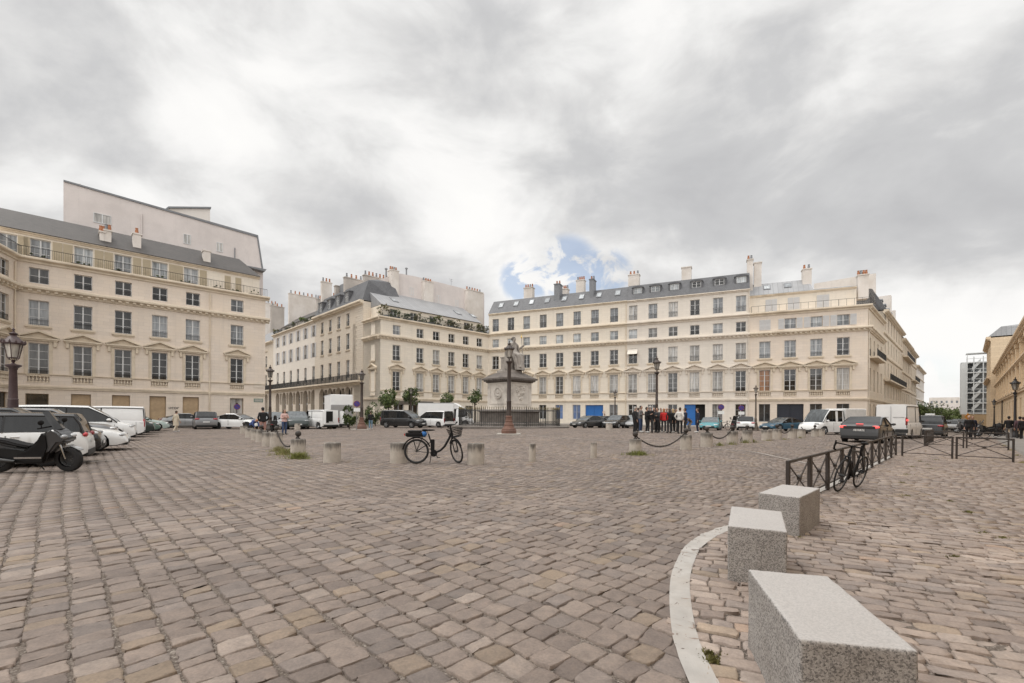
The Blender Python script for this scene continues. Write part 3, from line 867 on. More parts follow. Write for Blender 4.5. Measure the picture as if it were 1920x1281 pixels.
# ---------------------------------------------------------------- C1: eight bays, slate roof with skylights
def c_block(name, label, px0, px1, cols_px, wallm, trim, spec):
    O = PL + CD * s_on(PL, CD, px0); L = s_on(O, CD, px1)
    root = building(name, label, O, CD, 'stone town houses round the square'); fc = Fac(root, O, CD, L)
    fc.cols = [fc.S(p, 660) for p in cols_px]; fc.trim = trim; fc.wm = wallm
    return fc
DZ = -.9    # walls run down below the pavement
def palace_rows(fc, W, sp, seed, pedh=.86, ped_skip=()):
    c = fc.cols; hw = min(1.36, min(b-a for a, b in zip(c[:-1], c[1:]))*.5 - .03) if len(c) > 1 else 1.36
    rowset(fc, c, 4.93, W, 2.95, 4, sp['g1'], seed, .45, fr=sp.get('f1'))
    for i, x in enumerate(c):
        fc.balustrade(x, 4.24, 4.90, 1.42, fc.trim)
        if i not in ped_skip: fc.pediment(x, 8.22, hw, pedh, fc.trim, None, 3.3, W)
    rowset(fc, c, 9.52, W, 2.3, 3, sp['g2'], seed+1, sp.get('gd2', .55), True)
    rowset(fc, c, 13.38, W*.98, 1.42, 2, sp['g3'], seed+2, .5)
def add_dims(fc): return fc
C1 = c_block('town_house', 'cream stone town house of eight bays with slate roof, behind the monument', 916, 1175.5, [929, 957.5, 987, 1018, 1049, 1081.6, 1115, 1151], STONE, TRIM, None)
palace_rows(C1, 1.30, dict(g1=[GL_M, GL_L, GL_M], g2=[GL_D], g3=[GL_B]), 1)
rowset(C1, C1.cols, 16.2, 1.25, 2.2, 3, [GL_S, GL_M, GL_S], 5, .9, fr=FRAME_G)
for i, x in enumerate(C1.cols):
    if i == 6: continue
    C1.window(x, .85, 1.3, 2.35, 2, GL_BLUE if i in (4, 5) else GL_M, FRAME_G)
gx = C1.S(1114, 780); C1.open(gx-1.45, gx+1.45, -.6, 3.15, .35)
def gate_mesh(w, h):
    mb = MB()
    for sg in (-1, 1):
        x0, x1 = (-w/2, -.01) if sg < 0 else (.01, w/2)
        mb.box(x0, x1, 0, .08, 0, h)
        for (a, b) in ((.12, .42), (.46, .8), (.84, .96)):
            mb.box(x0+.16, x1-.16, -.03, -.0005, h*a, h*b); mb.box(x0+.26, x1-.26, -.045, -.0305, h*a+.1, h*b-.1)
    return mb
C1.put('gate', gate_mesh(2.9, 3.7).mesh('gate', DOOR_B), gx, .3, -.55, None, 'bright blue double carriage gate')
C1.wall(DZ, 19.3, STONE, 11); C1.cornice(12.5, .62, .48); C1.cornice(15.35, .5, .42, False); C1.cornice(19.05, .3, .3, False, m=TRIM); C1.band(3.62, .3); C1.band(4.92, .12, .05)
C1.roof([(-.25,19.36),(1.9,22.0),(6.2,22.9)], SLATE, D=11)
C1.pipe(C1.L-.15, 0, 19)
def skylight_row(fc, pxs, prof, w=.85, v0=.42, v1=.80):
    (y0, z0), (y1, z1) = prof
    for p in pxs:
        x = s_on(fc.O + inward(fc.d)*((y0+y1)/2), fc.d, p, 560); dy, dz = y1-y0, z1-z0; L = math.hypot(dy, dz)
        n = Vector((0, -dz/L, dy/L))
        def q(u, v, k): return Vector((x + u*w/2, y0+dy*v, z0+dz*v)) + n*k
        mb = MB(); mb.add([q(-1,v0,.0), q(1,v0,0), q(1,v1,0), q(-1,v1,0), q(-1,v0,.09), q(1,v0,.09), q(1,v1,.09), q(-1,v1,.09)], [(4,5,6,7),(0,1,5,4),(1,2,6,5),(2,3,7,6),(3,0,4,7)])
        o = fc.put('skylight', mb.mesh('skylight', LEAD))
        va, vb = v0+.06, v1-.06
        fc.put('pane', MB().poly([q(-.78,va,.095), q(.78,va,.095), q(.78,vb,.095), q(-.78,vb,.095)]).mesh('pane', GL_B), 0, 0, 0, o)
skylight_row(C1, [939, 967, 996, 1025.5, 1057.6, 1090, 1122.6, 1158], ((-.25,19.36),(1.9,22.0)))
for a in ((982, 998, 541, 562, 3.0, 4), (1080, 1095, 527, 548, 3.2, 4), (1054, 1064, 543, 552, 4, 3)): C1.chimney(a[0], a[1], a[2], a[3], a[4], a[5], PLASTER_W, zb=21.6)
for a in ((1039, 1049, 534, 575, .9, 2), (1105, 1113, 525, 566, .9, 2)): C1.chimney(a[0], a[1], a[2], a[3], a[4], a[5], LEAD, 1.6, zb=20.4)
C1.put('entry_sign', MB().tube([(0,-.03,0),(0,-.003,0)], .24, 14).mesh('entry_sign', mat('sign_pale', (.6,.5,.4), .6)), C1.S(1132.5, 774), 0, 2.0)

# ---------------------------------------------------------------- C2: six bays, dormers, big blue doorway
C2 = c_block('town_house', 'pale town house of six bays with slate mansard dormers and open blue gate', 1175.5, 1405, [1186.6, 1223.7, 1261.7, 1302.4, 1345.7, 1389], STONE_W, TRIM_W, None)
palace_rows(C2, 1.30, dict(g1=(GL_L, GL_L, GL_M, GL_L, GL_L, GL_D), g2=(GL_D, GL_D, GL_L, GL_L, GL_L, GL_L), g3=(GL_B, GL_L, GL_M, GL_D, GL_S, GL_D), gd2=.8), 11)
rowset(C2, C2.cols, 16.25, 1.3, 2.25, 3, (GL_L, GL_S, GL_L, GL_D, GL_S, GL_S), 15, .8)
for i, x in enumerate(C2.cols):
    if i == 3: continue
    C2.window(x, .75, 1.3, 2.45, 3, [GL_D, GL_D, GL_M, GL_D, GL_L, GL_D][i], FRAME)
    if i >= 4:
        mb = MB()
        for k in range(8): mb.box(-.6+k*1.2/7-.012, -.6+k*1.2/7+.012, -.05, -.026, 0, 2.4)
        for z in (.1, 1.2, 2.3): mb.box(-.65, .65, -.055, -.025, z-.015, z+.015)
        C2.put('window_bars', mb.mesh('window_bars', IRON), x, .04, .78)
g0, g1 = C2.S(1283, 780), C2.S(1322, 780); C2.open(g0, g1, -.6, 3.2, .6)
leaf = MB(); lw = (g1-g0)*.53
leaf.box(0, lw, 0, .09, 0, 3.75)
for z0_, z1_ in ((.4, 1.5), (1.7, 2.9), (3.1, 3.6)): leaf.box(.2, lw-.2, -.03, -.0005, z0_, z1_)
C2.put('gate_leaf', leaf.mesh('gate_leaf', DOOR_B), g0, .3, -.55, None, 'bright blue gate leaf, closed')
C2.put('passage', MB().box(g0+lw, g1, .5, .55, -.6, 3.2).mesh('passage', DARK))
C2.wall(DZ, 19.25, STONE_W, 11); C2.cornice(12.5, .62, .48, m=TRIM_W); C2.cornice(15.35, .5, .42, False, m=TRIM_W); C2.cornice(19.0, .3, .3, False, m=TRIM_W); C2.band(3.62, .3, m=TRIM_W); C2.band(4.92, .12, .05, m=TRIM_W)
C2.roof([(-.25,19.32),(1.2,21.9),(5.5,22.6)], SLATE, D=11)
def dormer(fc, x, z, w, h, y=.35, gl=None, hood=SLATE, jamb=None, dp=2.2, arch=True):
    mb = MB()
    mb.box(-w/2-.22, -w/2, 0, dp, -.1, h+.02); mb.box(w/2, w/2+.22, 0, dp, -.1, h+.02); mb.box(-w/2, w/2, .04, dp, -.1, .02)
    if arch:
        pts = [(-w/2-.3, h), (w/2+.3, h)] + [((w/2+.3)*math.cos(t), h+.30*math.sin(t)) for t in [i*math.pi/8 for i in range(1, 8)]]
        mb.prism(pts, -.08, dp)
    else: mb.box(-w/2-.3, w/2+.3, -.08, dp, h+.021, h+.2)
    o = fc.put('dormer', mb.mesh('dormer', hood), x, y, z)
    t = .07; fr = MB(); fr.box(-w/2, w/2, .06, .12, .02, .02+t).box(-w/2, w/2, .06, .12, h-t, h).box(-w/2, -w/2+t, .06, .12, .02+t, h-t).box(w/2-t, w/2, .06, .12, .02+t, h-t).box(-.04, .04, .055, .115, .02+t, h-t)
    for k in (1, 2): fr.box(-w/2+t, w/2-t, .07, .11, h*k/3-.015, h*k/3+.015)
    fc.put('frame', fr.mesh('frame', jamb or FRAME), 0, 0, 0, o)
    fc.put('pane', MB().box(-w/2+.02, w/2-.02, .1, .11, .03, h-.02).mesh('pane', gl or GL_B), 0, 0, 0, o)
    return o
for i, (p, g_) in enumerate(zip((1196, 1229, 1265, 1306, 1349, 1390), (GL_B, GL_B, GL_B, GL_D, GL_D, GL_B))):
    dormer(C2, s_on(C2.O + inward(CD)*.4, CD, p, 535), 20.0, 1.25, 1.25, .28, g_)
for a in ((1178, 1198, 517, 543, 2.2, 3), (1278, 1296, 503, 541, 1.6, 0)): C2.chimney(a[0], a[1], a[2], a[3], a[4], a[5], PLASTER_W, zb=20.5)
C2.pipe(C2.L-.12, 0, 19, TRIM_W)
aw = MB(); aw.add([(-.75,-.02,0),(.75,-.02,0),(.75,-.75,-.85),(-.75,-.75,-.85),(-.75,-.045,.02),(.75,-.045,.02),(.75,-.78,-.83),(-.75,-.78,-.83)], [(0,1,2,3),(7,6,5,4),(0,4,5,1),(1,5,6,2),(2,6,7,3),(3,7,4,0)])
C2.put('awning', aw.mesh('awning', mat('canvas_cream', (.72,.66,.58), .8)), C2.cols[0], 0, 11.75)

# ---------------------------------------------------------------- C3: corner house with terrace, side along the street
O3 = PL + CD * s_on(PL, CD, 1405); L3 = (PR - O3).length
c3 = building('corner_house', 'warm cream corner house with roof terrace railing and navy carriage gate', O3, CD, 'stone town houses round the square')
C3 = Fac(c3, O3, CD, L3); C3.trim = TRIM; C3.cols = [C3.S(p, 660) for p in (1434, 1481.5, 1530.5, 1581)]
hw = 1.5
rowset(C3, C3.cols, 4.93, 1.36, 2.95, 4, (GL_O, GL_D, GL_M, GL_L), 21)
for x in C3.cols: C3.balustrade(x, 4.24, 4.90, 1.5, TRIM); C3.pediment(x, 8.22, hw, .86, TRIM, None, 3.3, 1.36)
rowset(C3, C3.cols, 9.52, 1.36, 2.3, 3, [GL_S, GL_M, GL_D], 22, .5, True)
for i, x in enumerate(C3.cols):
    if i == 0:
        for sg in (-1, 1): C3.shutter(x+sg*.34, 13.38, .66, 1.42, SHUT_W)
    else:
        C3.window(x, 13.38, 1.36, 1.42, 2, [0, GL_S, GL_B, GL_B][i], FRAME, .5)
        for sg in (-1, 1): C3.shutter(x+sg*1.06, 13.38, .68, 1.42, SHUT_W)
for i, p in enumerate((1434, 1530, 1581)):
    x = C3.cols[(0, 2, 3)[i]]
    C3.window(x, .75, 1.36, 2.45, 2, GL_M, FRAME_G)
    mb = MB()
    for k in range(9): mb.box(-.62+k*1.24/8-.012, -.62+k*1.24/8+.012, -.05, -.026, 0, 2.4)
    for z in (.1, 1.2, 2.3): mb.box(-.66, .66, -.055, -.025, z-.015, z+.015)
    C3.put('window_bars', mb.mesh('window_bars', IRON), x, .04, .78)
gx = C3.S(1481.5, 780); C3.open(gx-1.55, gx+1.55, -.8, 3.2, .35)
C3.put('gate', gate_mesh(3.1, 3.95).mesh('gate', DOOR_N), gx, .3, -.78, None, 'dark navy double carriage gate')
C3.wall(DZ, 15.75, STONE_P, 12); C3.cornice(12.5, .62, .48, x1=L3+.45); C3.cornice(15.35, .5, .42, False, x1=L3+.4); C3.band(3.62, .3); C3.band(4.92, .12, .05)
C3.railing(15.8, .95, -.25, .2, L3+.2, .8, .014)
up = Fac(c3, O3 + inward(CD)*1.5, CD, L3-.9)
for i, p in enumerate((1446, 1488, 1543)):
    x = up.S(p, 570)
    for sg in (-1, 1): up.shutter(x+sg*.36, 15.9, .68, 2.0, SHUT_W)
up.wall(15.5, 18.5, STONE, 9); up.cornice(18.35, .25, .25, False); up.roof([(-.25,18.62),(1.6,20.6),(5.0,21.3)], ZINC, D=9, x1=up.L*.62, hip1=1.2)
up.roof([(-.25,18.62),(3.5,19.6),(5.0,19.9)], ZINC, D=9, x0=up.L*.62)
skylight_row(up, [1438, 1477], ((-.25,18.62),(1.6,20.6)), .9)
for a in ((1401, 1412, 488, 540, .6, 2), (1414, 1428, 494, 545, 1.2, 0)): up.chimney(a[0], a[1], a[2], a[3], a[4], a[5], PLASTER_W, zb=18)
up.chimney(1505, 1522, 506, 541, .8, 2, PLASTER_W, zb=18.5); up.chimney(1609, 1629, 517, 540, 1.2, 4, PLASTER_W, zb=18)
C3.put('street_sign', MB().box(-.42,.42,-.03,-.003,0,.42).mesh('street_sign', mat('enamel_green', (.05,.16,.12), .3)), C3.S(1613.5, 776), 0, 2.0)
S1 = Fac(c3, PR, SDV, 15.5)
for i in range(4):
    x = 2.2 + i*3.6
    S1.window(x, 4.93, 1.25, 2.95, 4, GL_M, FRAME); S1.window(x, 9.52, 1.25, 2.3, 3, GL_L, FRAME, .9); S1.window(x, .6, 1.25, 2.6, 2, GL_D, FRAME_G)
S1.wall(DZ, 15.75, STONE_Y, 8, sides=False); S1.cornice(12.5, .62, .48); S1.cornice(15.35, .5, .42, False); S1.band(3.62, .3); S1.railing(15.8, .95, -.25, 0, 15, .8, .014)
S1.put('balcony', MB().box(1, 10, -.9, -.003, 9.1, 9.35).box(1,10,-.9,-.86,10.2,10.26).mesh('balcony', TRIM)); S1.railing(9.35, .95, -.86, 1, 10, .22, .02)
S1.pipe(.25, 0, 15, TRIM_W)

# ---------------------------------------------------------------- houses down the street
def street_house(label, t0, t1, z, wm, floors, ncol, roofz, mans=True, balc=()):
    O = PR + SDV*t0; root = building('street_house', label, O, SDV, 'houses along the left side of the street'); f = Fac(root, O, SDV, t1-t0)
    hs = z / floors
    for fl in range(floors):
        for i in range(ncol):
            x = (i+.5)*f.L/ncol
            f.window(x, fl*hs+ (.9 if fl else .2), 1.2, hs*.62, 3, rnd.choice([GL_D, GL_M, GL_L]), FRAME)
        if fl: f.band(fl*hs+.1, .2, .12)
    f.wall(DZ-1, z, wm, 12); f.cornice(z-.4, .6, .6)
    if mans: f.roof([(-.3, z+.2), (1.4, roofz-.6), (4, roofz)], SLATE if mans == 1 else ZINC, D=12)
    for b in balc:
        f.put('balcony', MB().box(1, f.L-1, -.8, -.003, b-.2, b).mesh('balcony', TRIM)); f.railing(b, .95, -.76, 1, f.L-1, .3, .025)
    return f
f = street_house('first street house past the corner, cream with mansard dormers and chimneys', 15.5, 44, 17.6, STONE_Y, 5, 7, 21.8, 1, (7.2,))
for i in range(4): dormer(f, 3+i*4.2, 18.2, 1.3, 1.5, .5, GL_M, LEAD, None, 2)
mb = MB().box(0, .5, 1, 9, 17.5, 23.5); f.put('chimney', mb.mesh('chimney', PLASTER_W)); f.put('chimney', MB().box(20, 21.5, 1, 7, 19, 24).mesh('chimney', PLASTER_W)); f.put('chimney', MB().box(27.8, 28.4, 1, 6, 17.5, 22.5).mesh('chimney', PLASTER_W))
street_house('second street house, ochre stone with a long balcony below the roof', 44, 64, 16.8, STONE_Y, 5, 5, 19.5, 1, (13.6,))
street_house('third street house, narrower, with a grey roof and a balcony on its second floor', 64, 80, 16.6, STONE_Y, 5, 4, 18.8, 2, (10,))
street_house('fourth street house, pale, near the trees at the end', 80, 110, 14.5, PLASTER_W, 5, 6, 16, 2)

# ---------------------------------------------------------------- B: seven bays with planted roof terrace
tB0 = s_on(PL, ED, 713); KB = PL + ED*tB0; LB = -tB0
bb = building('town_house', 'cream town house with a planted roof terrace and zinc roof, left of the statue', KB, ED, 'stone town houses round the square')
B = Fac(bb, KB, ED, LB); B.trim = TRIM; B.cols = [B.S(p, 660) for p in (743.6, 787.7, 818, 846.7, 873.5, 899)]
palace_rows(B, 1.30, dict(g1=(GL_D, GL_L, GL_L, GL_L, GL_L, GL_L), g2=(GL_M, GL_M, GL_L, GL_M, GL_D, GL_L), g3=(GL_S, GL_M, GL_D, GL_D, GL_D, GL_D)), 31)
for i, p in enumerate((748, 775, 795, 850, 880)):
    B.window(B.S(p, 780), .3, 1.7, 2.7, 2, GL_D if i < 3 else GL_M, FRAME_G)
B.wall(DZ, 15.75, STONE, 9, sides=True); B.cornice(12.5, .62, .48, x0=-.45); B.cornice(15.3, .5, .42, False, x0=-.4); B.band(3.62, .3, x0=-.1); B.band(4.92, .12, .05); B.railing(15.75, 1.0, -.15, .2, LB, .12, .012)
B.put('shop_fascia', MB().box(B.S(715), B.S(812), -.12, -.003, 3.0, 3.5).mesh('shop_fascia', mat('fascia_dark', (.10,.085,.07), .6)))
eN = -ND
BE = Fac(bb, KB + eN*5.3, ND, 5.3); xc = BE.S(699, 660)
for z0_, h_, r_ in ((4.93, 2.95, 4), (9.52, 2.3, 3), (13.38, 1.42, 2)): BE.window(xc, z0_, 1.25, h_, r_, GL_L, FRAME, .5, z0_ == 9.52)
BE.balustrade(xc, 4.24, 4.90, 1.42, TRIM); BE.pediment(xc, 8.22, 1.3, .86, TRIM, None, 3.3, 1.25)
BE.window(xc, .4, 1.5, 2.6, 2, GL_D, FRAME_G)
BE.wall(DZ, 15.75, STONE, .5, sides=False); BE.cornice(12.5, .62, .48); BE.cornice(15.3, .5, .42, False); BE.band(3.62, .3)
# terrace storey
bu = Fac(bb, KB + inward(ED)*2.2 + ED*1.2, ED, LB-1.2)
for i in range(6): bu.window(2.2+i*3.6, 15.9, 1.3, 1.8, 3, rnd.choice([GL_M, GL_D]), FRAME)
bu.wall(15.5, 18.0, STONE, 6); bu.roof([(-.3,18.05),(5.2,21.6),(6.0,21.8)], ZINC, D=7)
skylight_row(bu, [738, 857, 886], ((-.3,18.05),(5.2,21.6)), 1.0, .35, .6)
for i, (x, w_, h_, sd, mm) in enumerate(((.9, 1.3, 1.7, 3, [LEAF3, LEAF2, LEAF3]), (2.8, 1.2, 1.1, 4, [LEAF2, LEAF2, LEAF1]), (4.8, .9, .8, 14, [LEAF2]), (6.8, .8, 1.5, 5, [LEAF2, LEAF3]), (8.6, 1.2, .7, 15, [LEAF2]), (10.6, 1.1, 1.4, 6, [LEAF3, LEAF1, LEAF2]), (12.6, 1.4, .9, 16, [LEAF2, LEAF3]), (14.4, 1.3, 1.3, 7, [LEAF3, LEAF3, LEAF2]), (17, 1.3, 1.0, 8, [LEAF2, LEAF3]), (19.3, 1.2, 1.3, 9, [LEAF1, LEAF3, LEAF2]), (21.2, 1.0, 1.2, 10, [LEAF1, LEAF3, LEAF2]))):
    o = empty('terrace_shrub', tuple(KB + ED*x + inward(ED)*.75) + (15.75,), 0, ['large rust coloured shrub at the left corner of the planted roof terrace', 'dark green bush in a planter beside the rust coloured terrace shrub', 'low dark bush third from the left on the planted terrace', 'upright dark shrub before the terrace wall, fourth from the left', 'low spreading bush fifth from the left on the terrace', 'tall yellowish shrub at the middle of the planted terrace', 'wide low bush right of the middle of the terrace', 'dry brown shrub, fourth from the right on the terrace', 'dark bush, third from the right on the terrace', 'yellow green shrub, second from the right on the terrace', 'yellow green bush at the right end of the planted terrace'][i], 'shrub', 'shrubs on the planted roof terrace')
    foliage('foliage', o, [(0, 0, .35+h_*.42, w_*.95, .5, h_*.66), (w_*.3, 0, .4+h_*.75, w_*.4, .3, h_*.35)], None, 620, .085, sd, mm)
    MB().box(-w_*.6, w_*.6, -.25, .25, 0, .42).build('planter', mat('planter_grey', (.12,.13,.14), .7), o)
# party wall building behind B
O_ = KB + inward(ED)*8.2
pw = building('party_wall_block', 'blank pale rear wall with tall chimney stacks rising behind the planted terrace', O_, ED)
P_ = Fac(pw, O_, ED, LB)
def polyface(fc, pts, dep, th, m, name='wall'):
    q = [plane_pt(fc.O, fc.d, dep, x, y) for x, y in pts]
    n = len(q); mb = MB(); mb.add([(s_, dep, z) for s_, z in q] + [(s_, dep+th, z) for s_, z in q], [tuple(range(n)), tuple(range(2*n-1, n-1, -1))] + [(i, i+n, (i+1) % n + n, (i+1) % n) for i in range(n)])
    return fc.put(name, mb.mesh(name, m))
polyface(P_, [(700, 610), (700, 529), (745, 512), (781, 519), (908, 551), (908, 625)][::-1], 0, 6, PLASTER)
for (a, b, u, v, n_) in ((734, 748, 506, 560, 4), (796, 813, 527, 575, 4), (877, 906, 543, 595, 6)): P_.chimney(a, b, u, v, -.9, n_, PLASTER_W, 1.3, zb=16)
for px_, py_ in ((730, 536), (772, 546), (822, 560), (857, 569)):
    s_, z_ = plane_pt(P_.O, ED, 0, px_, py_); P_.window(s_, z_-.7, .8, 1.3, 2, GL_M, FRAME, 0, False, -.03, 2, False)
for px_, py_ in ((724, 510), (762, 509)):
    s_, z_ = plane_pt(P_.O, ED, 1, px_, py_); P_.put('flue', MB().lathe([(.13,0),(.13,1.6),(.25,1.62),(.25,1.75),(.05,1.9)], 8).mesh('flue', LEAD, 40), s_, 1, z_-1.2)
s_, z_ = plane_pt(P_.O, ED, 1, 846, 535); P_.put('aerial', MB().tube([(0,0,0),(0,0,2.6)], .03, 5).tube([(-.5,0,2.5),(.5,0,2.5)], .02, 4).tube([(-.35,0,2.2),(.35,0,2.2)], .02, 4).mesh('aerial', LEAD), s_, 1, z_-1.4)

# ---------------------------------------------------------------- the side street: slate corner house and shuttered house
Q0 = KB + eN*24.5; QL = 19.2
sc = building('corner_house', 'arcaded corner house with slate mansard and dormers at the side street', Q0, ND, 'arcaded houses of the side street')
G = Fac(sc, Q0, ND, QL); gcols = [G.S(p, 640) for p in (604, 619, 635, 652)]
def arcade(f, cols, wm, gl2, sh=None):
    step = cols[1]-cols[0]
    for i, x in enumerate(cols):
        f.window(x, 7.35, 1.25, 2.9, 3, rnd.choice([GL_M, GL_D]), FRAME, 1.0)
        f.window(x, 11.95, 1.2, 2.6, 3, rnd.choice(gl2), FRAME, .8, sh is None); f.window(x, 15.75, 1.15, 2.05, 3, rnd.choice(gl2), FRAME, .8, sh is None)
        if sh:
            for sg in (-1, 1): f.shutter(x+sg*.93, 11.95, .62, 2.6, sh); f.shutter(x+sg*.93, 15.75, .6, 2.05, sh)
        f.open(x-1.2, x+1.2, -.5, 5.9, .8, False, True); f.open(x+step*.5-.55, x+step*.5+.55, 3.3, 5.7, .5) if x+step*.5+.6 < f.L else None
    for i, x in enumerate(cols):
        f.put('arch_window', MB().box(-1.2, 1.2, 0, .06, -.5, 5.9).mesh('arch_window', GL_D), x, .75, 0)
        f.put('arch_frame', MB().box(-1.2, 1.2, -.06, -.01, 3.2, 3.5).box(-.05,.05,-.06,-.01,3.5,5.8).box(-1.2,1.2,-.06,-.01,4.5,4.6).mesh('arch_frame', FRAME_G), x, .74, 0)
        if x+step*.5+.6 < f.L:
            f.put('mezzanine_window', MB().box(-.55,.55,0,.05,3.3,5.7).mesh('mezzanine_window', GL_M), x+step*.5, .45, 0)
            f.put('mezzanine_frame', MB().box(-.05,.05,-.05,-.005,3.3,5.7).box(-.55,.55,-.05,-.005,4.4,4.5).mesh('mezzanine_frame', FRAME), x+step*.5, .45, 0)
    f.put('balcony', MB().box(0, f.L, -.85, -.003, 6.45, 6.72).mesh('balcony', TRIM)); f.cornice(6.0, .45, .4); f.railing(6.72, 1.0, -.8, 0, f.L, .14, .016)
arcade(G, gcols, STONE_Q, [GL_M, GL_D, GL_L])
G.wall(DZ, 18.9, STONE_Q, 7); G.cornice(18.3, .75, .7)
G.roof([(-.2,19.05),(1.3,22.6),(3.6,23.5)], SLATE, D=7, hip1=2.6)
for p in (603, 619, 635, 652): dormer(G, s_on(G.O + inward(ND)*.3, ND, p, 560), 19.2, 1.3, 2.2, .1, GL_M, SLATE, FRAME, 1.4, False)
qm = MB()
for k in range(32):
    qm.box(QL-(2.6 if k % 2 else 2.2), QL, -.07, -.003, 7.0+k*.36, 7.0+k*.36+.33)
G.put('quoin', qm.mesh('quoin', STONE_Q))
def crosswall(fc, s, y0, y1, py, m, pots=0, th=.7, zb=18):
    """party wall running back through the roof at s, its head at photo height py"""
    q = fc.O + fc.d*s + inward(fc.d)*y0; px = CX + F*q.x/q.y; z = zat(px, py, q.y); mb = MB()
    mb.box(s-th/2, s+th/2, y0, y1, zb, z); mb.box(s-th/2-.08, s+th/2+.08, y0-.08, y1+.08, z, z+.16)
    o = fc.put('chimney_wall', mb.mesh('chimney_wall', m))
    for i in range(pots):
        y = y0 + (y1-y0)*(i+.5)/pots; fc.put('chimney_pot', MB().lathe([(.17,0),(.15,.4),(.11,.6),(.15,.66),(.15,.72)], 8, s, y).mesh('chimney_pot', POT if i % 3 else LEAD), 0, 0, z+.16, o)
crosswall(G, .6, .9, 2.7, 529, PLASTER_W, 3); crosswall(G, 5.6, 1.3, 4.2, 537, PLASTER_D, 0); crosswall(G, 9.6, 1.2, 4.6, 521, PLASTER_D, 4); crosswall(G, 14.6, 2.2, 6.8, 517, PLASTER_D, 7)
G.put('roof_hatch', MB().box(6.2, 8.6, 1.9, 3.4, 22.5, 24.3).mesh('roof_hatch', LEAD))
W0 = KB + eN*48.1
ws_ = building('terraced_house', 'white fronted arcaded house with grey shutters in the side street', W0, ND, 'arcaded houses of the side street')
Wf = Fac(ws_, W0, ND, 23.6); wcols = [Wf.S(p, 640) for p in (521, 533, 545.5, 559, 573, 588)]
arcade(Wf, wcols, STONE_W, [GL_D, GL_M], SHUT_W)
Wf.wall(DZ, 6.2, STONE_Q, 12, 'arcade_wall'); Wf.wall(6.2, 18.7, STONE_W, 12); Wf.cornice(18.2, .5, .45, False)
Wf.railing(18.7, .9, .05, 0, 23.6, .3, .02)
wu = Fac(ws_, W0 + inward(ND)*1.8, ND, 23.6); wu.wall(18.5, 20.6, PLASTER_W, 9); wu.roof([(-.2,20.6),(3.2,23.2),(5,23.6)], SLATE_D, D=9)
crosswall(wu, .5, 1.2, 8.6, 551, PLASTER_W, 8, .7, 19); crosswall(wu, 12, 3.0, 4.6, 562, PLASTER_D, 3, .8, 19); crosswall(wu, 22.6, .8, 3.4, 556, PLASTER, 3, .8, 19)
for i, (p, w_, h_, sd) in enumerate(((520, 1.2, 1.6, 41), (543, 1.8, 1.0, 42), (553, 1.4, 1.4, 43), (567, 1.3, 2.4, 44), (580, 1.8, 1.3, 45), (590, 1.2, 1.2, 46))):
    x = s_on(Wf.O + inward(ND)*.8, ND, p, 590); q = W0 + ND*x + inward(ND)*.8
    o = empty('terrace_shrub', (q.x, q.y, 18.7), 0, ['bush beside a small cabin at the far left of the white house roof', 'low leafy planting left of the middle on the white house roof', 'green bush at the middle of the white house roof terrace', 'tallest bright green shrub on the white house roof terrace', 'dense dark planting near the slate mansard on the white house roof', 'dark bush against the slate mansard, last on the white house roof'][i], 'shrub', 'shrubs on the white house roof')
    foliage('foliage', o, [(0, 0, h_*.5, w_*.8, .6, h_*.55)], None, 260, .14, sd, [LEAF1, LEAF2, LEAF1 if i == 3 else LEAF3])
    MB().box(-w_*.5, w_*.5, -.25, .25, 0, .4).build('planter', mat('planter_grey', (.12,.13,.14), .7), o)
Z0 = KB + eN*75
zz_ = building('terraced_house', 'narrow stone house, farthest one visible in the side street', Z0, ND, 'arcaded houses of the side street')
Zf = Fac(zz_, Z0, ND, 26.9)
arcade(Zf, [Zf.S(p, 640) for p in (499, 510)][:2] if False else [4, 10, 16, 22], STONE_Q, [GL_D]); Zf.wall(DZ, 17.4, STONE_Q, 12); Zf.cornice(17.0, .6, .6); Zf.roof([(-.3,17.6),(1.5,20.4),(5,21)], ZINC, D=12)
crosswall(Zf, 8, 1.5, 6.5, 566, PLASTER_W, 6, .7, 17); crosswall(Zf, 18, 2, 5, 574, PLASTER_D, 3, .7, 17)

# ---------------------------------------------------------------- A: left house of six bays, shops below
tA0 = s_on(PL, ED, 30, 700); tA1 = s_on(PL, ED, 497); KA = PL + ED*tA0; LA = tA1 - tA0
ab = building('town_house', 'cream town house with shops, shuttered top floor and brown tiled roof, on the left', KA, ED, 'stone town houses round the square')
A = Fac(ab, KA, ED, LA); A.trim = TRIM; A.cols = [A.S(p, 660) for p in (72.5, 155.5, 231, 299.5, 361.5, 444.5)]
palace_rows(A, 1.32, dict(g1=(GL_M, GL_M, GL_M, GL_D, GL_D, GL_D), g2=(GL_S, GL_M, GL_D, GL_S, GL_S, GL_S), g3=(GL_M, GL_D, GL_D, GL_D, GL_D, GL_S)), 51)
for i, p in enumerate((69.5, 152, 227, 296, 358, 444)):
    x = A.S(p, 760); A.window(x, -.2 if i == 0 else .5, 1.5 if i in (0, 4) else 1.4, 3.4 if i == 0 else 2.75, 1, (GL_D, GL_SHOP, GL_SHOP, GL_SHOP, GL_SHOP, GL_L)[i], mat('shop_frame', (.28,.20,.12), .5), 0, False, .22, 1)
A.wall(DZ, 15.6, STONE_P, 10); A.cornice(12.45, .62, .48, x1=LA+.4); A.cornice(15.2, .5, .42, False, x1=LA+.4); A.band(3.62, .3); A.band(4.92, .12, .05)
A.railing(15.62, .95, -.3, 0, LA+.1, .15, .010)
A.pipe(A.S(393), 0, 15)
au = Fac(ab, KA + inward(ED)*1.0 - ED*4, ED, LA-.4+4)
